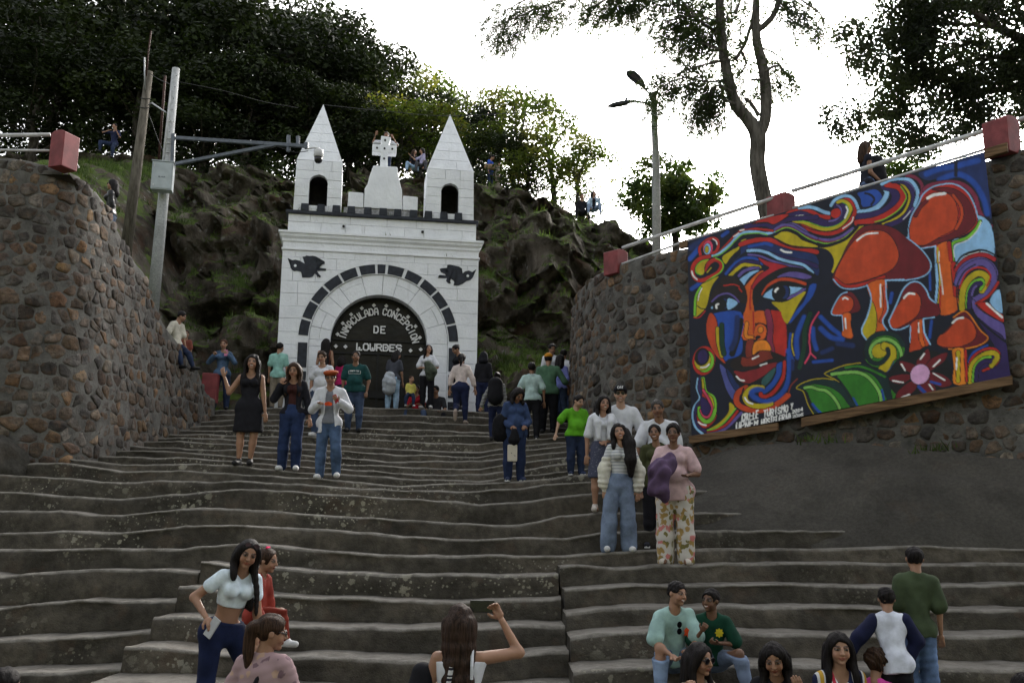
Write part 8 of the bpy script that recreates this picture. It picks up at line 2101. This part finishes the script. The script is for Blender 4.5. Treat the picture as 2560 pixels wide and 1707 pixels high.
person('person with round sunglasses and long dark hair resting a cheek on the hand, bottom right', 1752, 1609, Y=7.25, H=1.6, yaw=38, skin=1, head=(42, 6, 0), legl=SEATL, legr=SEATR, l=((-.2, -.5, -.8), (.25, -.2, .95), 'fist'), top=T(floral('leopard', (.3, .26, .2), [(.04, .03, .03), (.3, .26, .2)], 50), sleeve=.1), bottom=T(BLK), hair=dict(style='long', mat=H_BLACK, len=1.5, vol=1.04), shoes=S_BLK, extra=lambda J: glasses(J, mat=M_LENS, r=.115))
def ph38(J):
    c = hand_of(J, 'l', .06); slab('smartphone', (c.x, c.y - .03, c.z), (1, .2, 0), (-.1, -.4, 1), .075, .15, .011, M_SCREEN, 'smartphone in a dark red case held by the long haired one at the bottom edge', 'phone')
person('person in black with long dark hair, fingers at the mouth, at the bottom edge', 1930, 1611, Y=7.2, H=1.6, yaw=-14, skin=1, head=(-20, 22, -4), legl=SEATL, legr=SEATR, l=((-.4, -.3, -.8), (-.1, -.7, .35), 'grip'), r=((.2, -.5, -.8), (-.35, -.3, .85)), top=T(BLK, sleeve=.4), bottom=T(BLK), hair=dict(style='long', mat=H_BLACK, len=1.5), shoes=S_BLK, extra=ph38)
VST = banded('bold_vertical_stripes', [(0, (.5, .3, .04)), (.16, (.55, .55, .55)), (.22, (.015, .02, .06)), (.42, (.55, .55, .55)), (.5, (.45, .03, .06)), (.64, (.6, .6, .6)), (.72, (.015, .02, .06)), (.9, (.6, .6, .6))], 6.0, 0)
person('person in a shirt of bold vertical stripes facing the camera at the bottom edge', 2096, 1582, Y=7.25, H=1.62, yaw=4, skin=0, head=(-4, 2, 0), legl=SEATL, legr=SEATR, top=T(VST, sleeve=.9, off=.02, vee=1.7), bottom=T(BLK), hair=dict(style='long', mat=H_BLACK, len=.85, vol=1.05), shoes=S_BLK)
person('small child in a pink ruffled top at the bottom edge', 2192, 1622, Y=7.3, H=1.0, hr=.19, yaw=150, skin=1, head=(140, 10, 0), top=T(cloth('bright_pink', 'a83a80', 1.5), sleeve=.3, wide=.03, fold=.01), bottom=T(BLK), hair=dict(style='short', mat=H_BROWN, vol=1.1, rough=.012), shoes=S_BLK)
RAG = cloth('white_raglan', 'b4b8c4', 1.3)
def raglan(J):
    F = Field(J['lo'], J['hi'], J['vx'])
    for key in 'lr': J['add_arm'](F, key, .024, .98, .018, .006)
    F.wrinkle(.006, 4, (26, 26, 26)); J['part']('sleeves', F, cloth('raglan_navy', '10142c', 1.6))
person('child in a white shirt with navy sleeves, back turned, leaning to the left', 2214, 1468, Y=(7.2, 9.0), H=1.08, hr=.155, fem=False, yaw=168, skin=1, lean=(-.02, .2, 1), head=(165, 10, 0), l=((-.72, -.1, -.7), (-.6, -.1, -.75), 'fist'), r=((.5, .1, -.85), (-.45, .1, -.9)), top=T(RAG, sleeve=.12, off=.02, hem=-.22, wide=.0), bottom=T(BLK, wide=.012), hair=SHORT, shoes=S_BLK, extra=raglan)
person('child in an olive green tee and faded jeans, back turned, standing at the right', 2284, 1367, Y=(7.3, 9.3), H=1.22, hr=.146, fem=False, yaw=172, skin=1, lean=(.05, 0, 1), head=(165, 6, 0), l=((-.06, .1, -1), (.0, .15, -1)), top=T(cloth('olive_tee', '343e2c', 1.5), sleeve=.42, wide=.022, off=.02, hem=-.12), bottom=T(denim('faded_denim', '4a5c7a', 1.3, .7), wide=.02), hair=SHORT, shoes=S_WHT)
person('dark haired head at the lower left corner of the picture', 18, 1668, Y=6.1, H=1.55, yaw=150, skin=1, top=T(BLK), bottom=T(BLK), hair=SHORT, fem=False, shoes=S_BLK)
person('dark haired head at the lower right corner of the picture', 2556, 1682, Y=6.6, H=1.5, yaw=170, skin=1, top=T(BLK), bottom=T(BLK), hair=SHORT, fem=False, shoes=S_BLK)
# ---- on the left wall, the hill and the walkway
person('person in a white tee and jeans sitting astride the sloping end of the left wall', 460, 780, Y=20.2, H=1.5, hr=.145, fem=False, yaw=70, skin=1, lean=(.02, 0, 1), head=(100, 22, 0), legl=((.55, -.55, -.6), (.35, -.2, -.9)), legr=((.7, -.2, -.5), (.4, -.1, -.9)), l=((-.25, -.3, -.9), (.1, -.2, -1)), r=((.2, 0, -1), (.3, -.1, -.9)), top=T(cloth('offwhite_tee', 'a09c90', 1.35), sleeve=.42, wide=.02, off=.02, hem=-.1), bottom=T(DJ), hair=SHORT, shoes=S_BLK)
person('small child peeping out behind the sitter on the left wall', 466, 825, Y=20.9, H=1.1, hr=.17, yaw=10, skin=1, top=T(cloth('brick_tee', '6a3a30', 1.4), sleeve=.4), bottom=T(DJ), hair=dict(style='short', mat=H_BROWN), shoes=S_BLK)
person('person in a black leather jacket and sunglasses walking up behind the left wall', 283, 450, Y=19.2, H=1.62, yaw=-78, skin=0, head=(-80, -4, 0), l=((-.1, -.3, -1), (-.5, -.4, -.4)), r=((.1, .1, -1), (-.2, 0, -1)), top=T(plain('black_leather', (.012, .012, .014), .35, .3, 14, .3, 40), sleeve=.97, off=.026, hem=-.05, fold=.008), bottom=T(LJ), hair=dict(style='long', mat=H_BLACK, len=.75, vol=1.08, front=False), shoes=S_BLK, extra=lambda J: glasses(J, mat=M_LENS))
person('person in dark blue sitting on a rock above the left wall, taking a picture', 287, 309, Y=33.5, H=1.68, fem=False, yaw=-20, skin=1, head=(-12, 6, 0), legl=((-.85, -.3, .1), (.1, -.2, -1)), legr=((.1, -.6, -.5), (.05, -.1, -1)), l=((-.75, -.4, -.1), (.85, -.3, .15)), r=((.35, -.3, -.8), (-.4, -.3, .8)), top=T(NAV, sleeve=.42), bottom=T(DJ), hair=SHORT, shoes=S_BLK)
person('person in a white tee taking a picture on the rock right behind the cross', 966, 330, Y=29.0, H=1.7, fem=False, yaw=6, skin=2, l=((-.55, -.4, -.2), (.35, -.4, .8)), r=((.6, -.4, -.4), (-.5, -.3, .85)), top=T(WHT, sleeve=.42, wide=.02), bottom=T(DJ), hair=SHORT, shoes=S_BLK)
person('person in black with brown hair, on the rock behind the gate', 1036, 374, Y=35.5, H=1.58, yaw=50, skin=0, head=(60, 0, 0), legl=SEATL, legr=SEATR, r=((.6, -.2, -.5), (.3, -.3, .5)), top=T(BLK, sleeve=.4), bottom=T(PJ), hair=dict(style='long', mat=H_BROWN, len=.9), shoes=S_BLK)
person('person in a pale top with very long black hair, on the rock behind the gate', 1055, 371, Y=35.3, H=1.58, yaw=-60, skin=0, head=(-70, 0, 0), legl=SEATL, legr=SEATR, l=((-.6, -.2, -.4), (-.4, -.3, .3)), top=T(cloth('lilac_tee', '8c88a0', 1.3), sleeve=.4), bottom=T(cloth('grey_skirt', '3a3a3e', 1.3)), hair=dict(style='long', mat=H_BLACK, len=1.7, front=False), shoes=S_BLK)
def beige(J):
    q = J['W'](J['pel'] - J['xax'] * 0 + J['up'] * .12 + J['fr'] * .05); blobcloth('shoulder_bag', [(q.x - .18, q.y - .1, q.z + .03), (q.x + .05, q.y - .15, q.z)], [.14, .14], cloth('beige_bag', '6e5c48', 1.4), 'beige shoulder bag of the one in the blue shirt on the cliff', 'bag', h=.03, seed=4, fl=1.3)
person('person in a bright blue shirt standing on the cliff right of the gate', 1234, 389, Y=39.0, H=1.55, yaw=60, skin=1, head=(70, 30, 0), top=T(cloth('royal_blue', '24408a', 1.5), sleeve=.42, wide=.02, hem=-.1), bottom=T(DJ), hair=dict(style='pony', mat=H_BLACK), shoes=S_BLK, extra=beige)
person('person in pale clothes half hidden behind the blue shirt on the cliff', 1247, 405, Y=39.6, H=1.5, fem=False, yaw=110, skin=3, head=(120, 10, 0), top=T(cloth('beige_tee', '7a7468', 1.3), sleeve=.42), bottom=T(cloth('khaki', '6e665a', 1.4)), hair=dict(style='short', mat=H_BROWN), shoes=S_BLK)
person('person in black seated on the cliff edge beside the denim jacket', 1455, 485, Y=37.0, H=1.7, fem=False, yaw=10, skin=1, legl=SEATL, legr=SEATR, top=T(BLK, sleeve=.97), bottom=T(BLK), hair=SHORT, shoes=S_BLK)
person('person in a pale denim jacket and ripped jeans seated on the cliff edge', 1484, 478, Y=36.8, H=1.6, yaw=8, skin=0, head=(30, 0, 0), legl=SEATL, legr=SEATR, l=((-.3, -.2, -1), (.2, -.5, -.6)), r=((.45, -.2, -.8), (-.2, -.3, .9)), top=[T(BLK, sleeve=0, off=.01), T(denim('bleached_denim', '8a9aa8', 1.3, .3), sleeve=.97, off=.03, open=.04, name='jacket', hem=-.05)], bottom=T(LJ), hair=dict(style='long', mat=H_BLACK, len=1.0), shoes=S_WHT)
def pack2(J):
    W = J['W']; c = J['chest'] + J['fr'] * .17 - J['up'] * .12; blobcloth('backpack', [tuple(W(c + J['up'] * .12)), tuple(W(c - J['up'] * .14))], [.14, .17], cloth('pack_black', '101014', 1.2), 'dark backpack carried in front by the walker behind the railing', 'backpack', seed=33, fl=1.1, fold=.006)
person('person with long dark hair and a backpack walking behind the right railing', 2164, 354, Y=15.3, H=1.62, yaw=88, skin=2, head=(86, 0, 0), l=((.1, 0, -1), (.5, 0, -.5)), top=T(cloth('dark_vest', '1a1c26', 1.3), sleeve=.05, off=.012), bottom=T(denim('slate_denim', '3c4a64', 1.4)), hair=dict(style='long', mat=H_BROWN, len=.9, front=False), shoes=S_BLK, extra=pack2)

# ================================================================== RAILINGS, POLES, LAMP, WIRES
M_REDP = plain('dull_red_paint', (0.19, 0.040, 0.042), .6, .25, 5, .3, 40); M_RAIL = plain('white_pipe_paint', (.5, .5, .5), .45, .2, 6, .1); M_CPOLE = mat_concrete('pole_concrete', (.28, .29, .29), (.42, .43, .43), False)
M_WPOLE = mat_bark('weathered_pole', (.07, .062, .05), (.15, .135, .11)); M_STEEL = plain('grey_steel_paint', (.10, .115, .14), .45, .2, 8, .1); M_BOX = plain('enclosure_grey', (.36, .40, .42), .45, .1, 5, .05); M_GALV = plain('galvanised', (.3, .31, .32), .4, .2, 20, .1, metal=.6)
M_RUST = plain('rusty_pipe', (.045, .018, .013), .8, .4, 14, .3); M_WIRE = plain('cable', (.02, .02, .02), .6, .2)
def post(x0, x1, ytop, ybot, Y, depth, yaw, parent, ph=1.0):
    """painted block post: front face spans x0..x1 at depth Y"""
    a, b = P(x0, ybot, Y), P(x1, ybot, Y); t_ = P((x0 + x1) / 2, ytop, Y); wd = float(np.linalg.norm(b - a)); h = float(t_[2] - a[2]); c = (a + b) / 2
    mb = MB(); w2, d2 = wd / 2, depth / 2
    mb.prism([(-w2, 0), (w2, 0), (w2, h * .93), (w2 * .5, h * .985), (0, h), (-w2 * .5, h * .985), (-w2, h * .93)], -d2, d2)
    o = mb.build('post', M_REDP, None, bevel=.012); o.location = (c[0], c[1] + d2, c[2] - .12); o.rotation_euler = (0, 0, yaw); o.parent = parent; o.matrix_parent_inverse = Matrix.Translation(-parent.location); return o
def pipe(pts, r, parent, mat=M_RAIL, name='pipe', n=8):
    mb = MB(); L = parent.location; mb.tube([tuple(np.array(p) - np.array(L)) for p in pts], r, n); return mb.build(name, mat, parent, True)
rr = empty('railing', P(1960, 530, 14.95).tolist(), 'white pipe railing with dull red posts along the top of the right wall', 'railing')
post(1521, 1563, 606, 668, 16.9, .34, .75, rr); post(1936, 1986, 462, 530, 15.0, .34, .57, rr); post(2494, 2552, 268, 360, 13.0, .38, .57, rr)
pipe([P(1556, 620, 16.8), P(1750, 555, 15.95), P(1940, 494, 15.1)], .035, rr); pipe([P(1980, 478, 15.0), P(2240, 396, 14.05), P(2500, 316, 13.15)], .038, rr)
pipe([P(1556, 660, 16.8), P(1720, 601, 15.85), P(1940, 537, 15.1)], .025, rr); pipe([P(1982, 521, 15.0), P(2240, 443, 14.05), P(2500, 362, 13.15)], .025, rr); pipe([P(2548, 300, 13.0), P(2700, 252, 12.4)], .038, rr)
lr = empty('railing', P(150, 395, 14.9).tolist(), 'short white pipe railing with one red post on the left wall', 'railing')
post(124, 168, 307, 398, 14.95, .34, -.35, lr); pipe([P(-120, 340, 14.7), P(126, 337, 15.05)], .034, lr); pipe([P(-120, 374, 14.7), P(126, 377, 15.05)], .022, lr); pipe([P(168, 368, 15.15), P(196, 420, 15.5)], .02, lr)
mb = MB(); p0 = P(519, 996, 22.45); mb.prism([(-.19, 0), (.19, -.05), (.2, .66), (-.17, .68)], 0, .22); o = mb.build('red_block', M_REDP, None, bevel=.02, loc=(p0[0], p0[1], p0[2] - .05)); tag(o, 'red painted concrete block at the lower end of the left wall', 'block')
# concrete pole with bracket, box and dome camera
CY = 22.6
cp = empty('camera_pole', P(384, 760, CY).tolist(), 'pale concrete pole with a grey box and a long bracket arm left of the gate', 'pole')
pipe([P(380, 790, CY), P(402, 560, CY), P(440, 172, CY)], [.15, .135, .095], cp, M_CPOLE, 'pole', 14)
pipe([P(428, 225, CY - .1), P(410, 400, CY - .12)], .018, cp, M_RAIL, 'conduit', 6)
for k in range(9):
    x, y = 441 - k * 3.6, 190 + k * 28; pipe([P(x, y, CY - .085), P(x, y, CY - .115)], .012, cp, M_IRON, 'bolt_hole', 6)
for y in (303, 345, 357, 380): x = 440 - (y - 172) * .098; pipe([P(x - 11, y, CY - .1), P(x, y + 1, CY - .13), P(x + 11, y + 2, CY - .1)], .012, cp, M_RAIL, 'strap', 6)
def beam(p, q, w_, name='beam'):
    a, b = Vector(p), Vector(q); mb = MB(); L = (b - a).length; mb.box((0, -w_ / 2, -w_ / 2), (L, w_ / 2, w_ / 2)); o = mb.build(name, M_STEEL, None, bevel=.006); x = (b - a).normalized(); z = Vector((0, 0, 1)); y = z.cross(x).normalized(); z = x.cross(y); m = Matrix((x, y, z)).transposed().to_4x4(); m.translation = a; o.parent = cp; o.matrix_parent_inverse = Matrix.Translation(-cp.location); o.matrix_basis = m; return o
beam(P(440, 345, CY - .1), P(768, 366, CY - .6), .085); beam(P(440, 410, CY - .1), P(690, 362, CY - .48), .08); beam(P(434, 335, CY - .12), P(431, 416, CY - .12), .09, 'plate'); beam(P(721, 339, CY - .5), P(721, 380, CY - .53), .075, 'clamp'); beam(P(745, 341, CY - .56), P(745, 363, CY - .57), .07, 'stub'); beam(P(766, 357, CY - .59), P(766, 372, CY - .59), .1, 'end_plate')
pipe([P(690, 366, CY - .5), P(740, 382, CY - .56), P(770, 378, CY - .6)], .01, cp, M_WIRE, 'cable', 5)
bx0, bx1 = P(381, 482, CY - .2), P(431, 482, CY - .2); bt = P(406, 413, CY - .2); mb = MB(); w2 = float(np.linalg.norm(bx1 - bx0)) / 2; hh_ = float(bt[2] - bx0[2]); mb.box((-w2, -.25, 0), (w2, 0.05, hh_))
o = mb.build('junction_box', M_BOX, None, bevel=.012); o.location = tuple((bx0 + bx1) / 2); o.rotation_euler = (0, 0, .22); o.parent = cp; o.matrix_parent_inverse = Matrix.Translation(-cp.location)
mb = MB(); mb.box((-w2 - .015, -.27, hh_), (w2 + .015, .06, hh_ + .025)); mb.build('lid', M_BOX, o); mb = MB(); mb.box((-w2 + .03, -.262, .03), (w2 - .03, -.251, hh_ - .03)); mb.build('door', M_BOX, o, bevel=.004)
mb = MB(); mb.box((-w2 + .05, -.275, hh_ * .78), (-w2 + .07, -.262, hh_ * .9)); mb.box((-w2 + .05, -.275, hh_ * .12), (-w2 + .07, -.262, hh_ * .18)); mb.build('latch', M_RAIL, o)
mb = MB()
for i, ch in enumerate('ALHUA'):
    for s in strokes(ch, .022, .034): flatstroke(mb, s, .007, lambda p: (p[0] - .08 + i * .032, p[1] + hh_ * .42), -.2645, .002)
mb.build('lettering', M_STEEL, o)
dm = P(797, 376, CY - .7); dc = tag(lathe([(.02, .05), (.07, .03), (.115, 0), (.12, -.12), (.11, -.17), (.105, -.18)], 18).build('dome_camera', M_RAIL, None, True), 'white dome camera with a black ball at the end of the bracket arm', 'camera'); dc.location = dm.tolist()
mb = MB(); q = lathe([(.02, -.335), (.06, -.325), (.09, -.29), (.1, -.24), (.1, -.18)], 18); q.build('lens_ball', M_BLK, dc, True); mb.tube([tuple(P(768, 372, CY - .62) - dm), (-.12, 0, .06), (0, 0, .05)], .02, 6); mb.build('mount', M_RAIL, dc, True)
# leaning wooden pole
WY = 24.2
wp_ = empty('wooden_pole', P(318, 620, WY).tolist(), 'leaning weathered wooden pole left of the camera pole', 'pole')
pipe([P(312, 650, WY), P(342, 420, WY), P(373, 180, WY)], [.155, .135, .1], wp_, M_WPOLE, 'pole', 12); pipe([P(366, 190, WY - .1), P(371, 130, WY - .1), P(378, 78, WY - .1)], .022, wp_, M_RUST, 'rod', 6); pipe([P(362, 226, WY - .12), P(361, 144, WY - .15)], .018, wp_, M_GALV, 'bracket_rod', 6)
for y in (245, 268): x = 373 - (y - 180) * .13; pipe([P(x - 13, y, WY - .1), P(x, y + 3, WY - .15), P(x + 13, y + 2, WY - .1)], .012, wp_, M_IRON, 'band', 6)
pipe([P(372, 262, WY - .1), P(380, 258, WY - .2), P(415, 282, CY)], .022, wp_, M_GALV, 'stay_pipe', 6)
rp = empty('rusty_pipe', P(398, 390, 25).tolist(), 'thin rusty upright pipe between the two poles', 'pipe'); pipe([P(397, 400, 25), P(413, 190, 25)], .035, rp, M_RUST, 'pipe_run', 6)
# street lamp
LY = 19.8
lp = empty('street_lamp', P(1641, 640, LY).tolist(), 'tall round street lamp pole with two flat lamp heads', 'street lamp')
pipe([P(1642, 660, LY), P(1640, 420, LY), P(1634, 233, LY)], [.10, .085, .066], lp, M_CPOLE, 'pole', 12)
for y in (278, 316): x = 1636; pipe([P(x - 10, y, LY - .05), P(x, y + 1, LY - .1), P(x + 10, y, LY - .05)], .014, lp, M_IRON, 'band', 6)
pipe([P(1631, 276, LY - .1), P(1626, 262, LY - .12), P(1612, 257, LY - .15), P(1585, 254, LY - .2)], .025, lp, M_GALV, 'arm', 8); pipe([P(1632, 262, LY - .1), P(1624, 236, LY - .15), P(1608, 216, LY - .25)], .025, lp, M_GALV, 'arm', 8)
def lamp_head(p, q, wd, roll, name='lamp_head'):
    a, b = Vector(p), Vector(q); L = (b - a).length; mb = MB(); n = 12; V = []
    prof = [(0, .3), (.08, .42), (.3, .8), (.6, 1.0), (.85, .85), (.97, .45), (1, .2)]
    for (t, k) in prof: V.append([(t * L, wd / 2 * k * math.cos(2 * math.pi * j / n), (.05 if math.sin(2 * math.pi * j / n) > 0 else .025) * k * math.sin(2 * math.pi * j / n)) for j in range(n)])
    vv = [v for r in V for v in r]; ff = [(i * n + j, i * n + (j + 1) % n, (i + 1) * n + (j + 1) % n, (i + 1) * n + j) for i in range(len(prof) - 1) for j in range(n)] + [tuple(reversed(range(n))), tuple(range((len(prof) - 1) * n, len(prof) * n))]
    mb.add(vv, ff); x = (b - a).normalized(); z = Vector(roll); y = z.cross(x).normalized(); z = x.cross(y); m = Matrix((x, y, z)).transposed().to_4x4(); m.translation = a
    o = mb.build(name, M_STEEL, None, True); o.parent = lp; o.matrix_parent_inverse = Matrix.Translation(-lp.location); o.matrix_basis = m
    l2 = MB(); l2.box((L * .3, -wd * .3, -.034), (L * .85, wd * .3, -.026)); l2.build('lens', M_LENS, o)
lamp_head(P(1590, 253, LY - .2), P(1519, 266, LY - .35), .24, (0, .1, 1)); lamp_head(P(1610, 217, LY - .25), P(1570, 177, LY - .75), .27, (.3, .55, .8))
mb = MB(); mb.tube([tuple(P(1566, 251, LY - .25)), tuple(P(1566, 245, LY - .25))], .03, 8); o = mb.build('photocell', M_BLK, lp); o.matrix_parent_inverse = Matrix.Translation(-lp.location)
# overhead wires
def wire(pts, label, r=.008):
    c = catmull([P(*p) for p in pts], False, 8); mb = MB(); b = c[0]; mb.tube([tuple(p - b) for p in c], r, 4); tag(mb.build('overhead_wire', M_WIRE, None, loc=b.tolist()), label, 'wire')
wire([(446, 205, 22.5), (560, 228, 23), (660, 255, 23.5), (745, 270, 24)], 'thin wire running from the top of the camera pole towards the left spire'); wire([(374, 184, 24.1), (400, 200, 23.4), (432, 214, 22.6)], 'short slack wire between the tops of the two poles')
wire([(805, 262, 24.5), (960, 278, 24), (1125, 290, 24), (1400, 276, 22), (1520, 268, 20.5)], 'long wire strung from the spires to the lamp pole'); wire([(1640, 240, 19.8), (1740, 228, 19.5), (1830, 215, 19)], 'wire from the lamp pole into the feathery tree'); wire([(1950, 150, 19.5), (2000, 125, 19.3), (2060, 100, 19.2)], 'short wire in the sky between the two big trees')
wire([(372, 285, 24), (392, 340, 23.5), (408, 380, 22.8)], 'loose cable sagging from the wooden pole to the junction box')
# hanging cable beside the cross, weeds on the gate ledges
sd = []
rs = np.random.RandomState(9)
for k in range(90):
    u_ = rs.uniform(-2.3, 2.3); sd.append(np.array(GP.at(GC + u_, GZ + 5.28, -rs.uniform(.05, .5))) if rs.rand() < .93 else np.array(GP.at(GC + rs.uniform(-2.4, 2.4), GZ + rs.choice([4.26, 4.73]), .02)))
for x, y, n in ((235, 1112, 40), (262, 1098, 40), (300, 1088, 30), (205, 1130, 20), (330, 1085, 20)):
    h = seen_on(STAIR, x, y)
    if h is not None: sd += [h + rs.normal(size=3) * np.array([.15, .12, .02]) for k in range(n)]
for x, y in ((2035, 1100), (2330, 1125)):
    b_ = P(x, y, 13.75 if x < 2150 else 13.0); sd += [b_ + rs.normal(size=3) * np.array([.15, .1, .02]) for k in range(9)]
grass('weeds', 'small green weeds in the joints of the gate and along the wall feet', sd, .05, .16, GC_, 14)
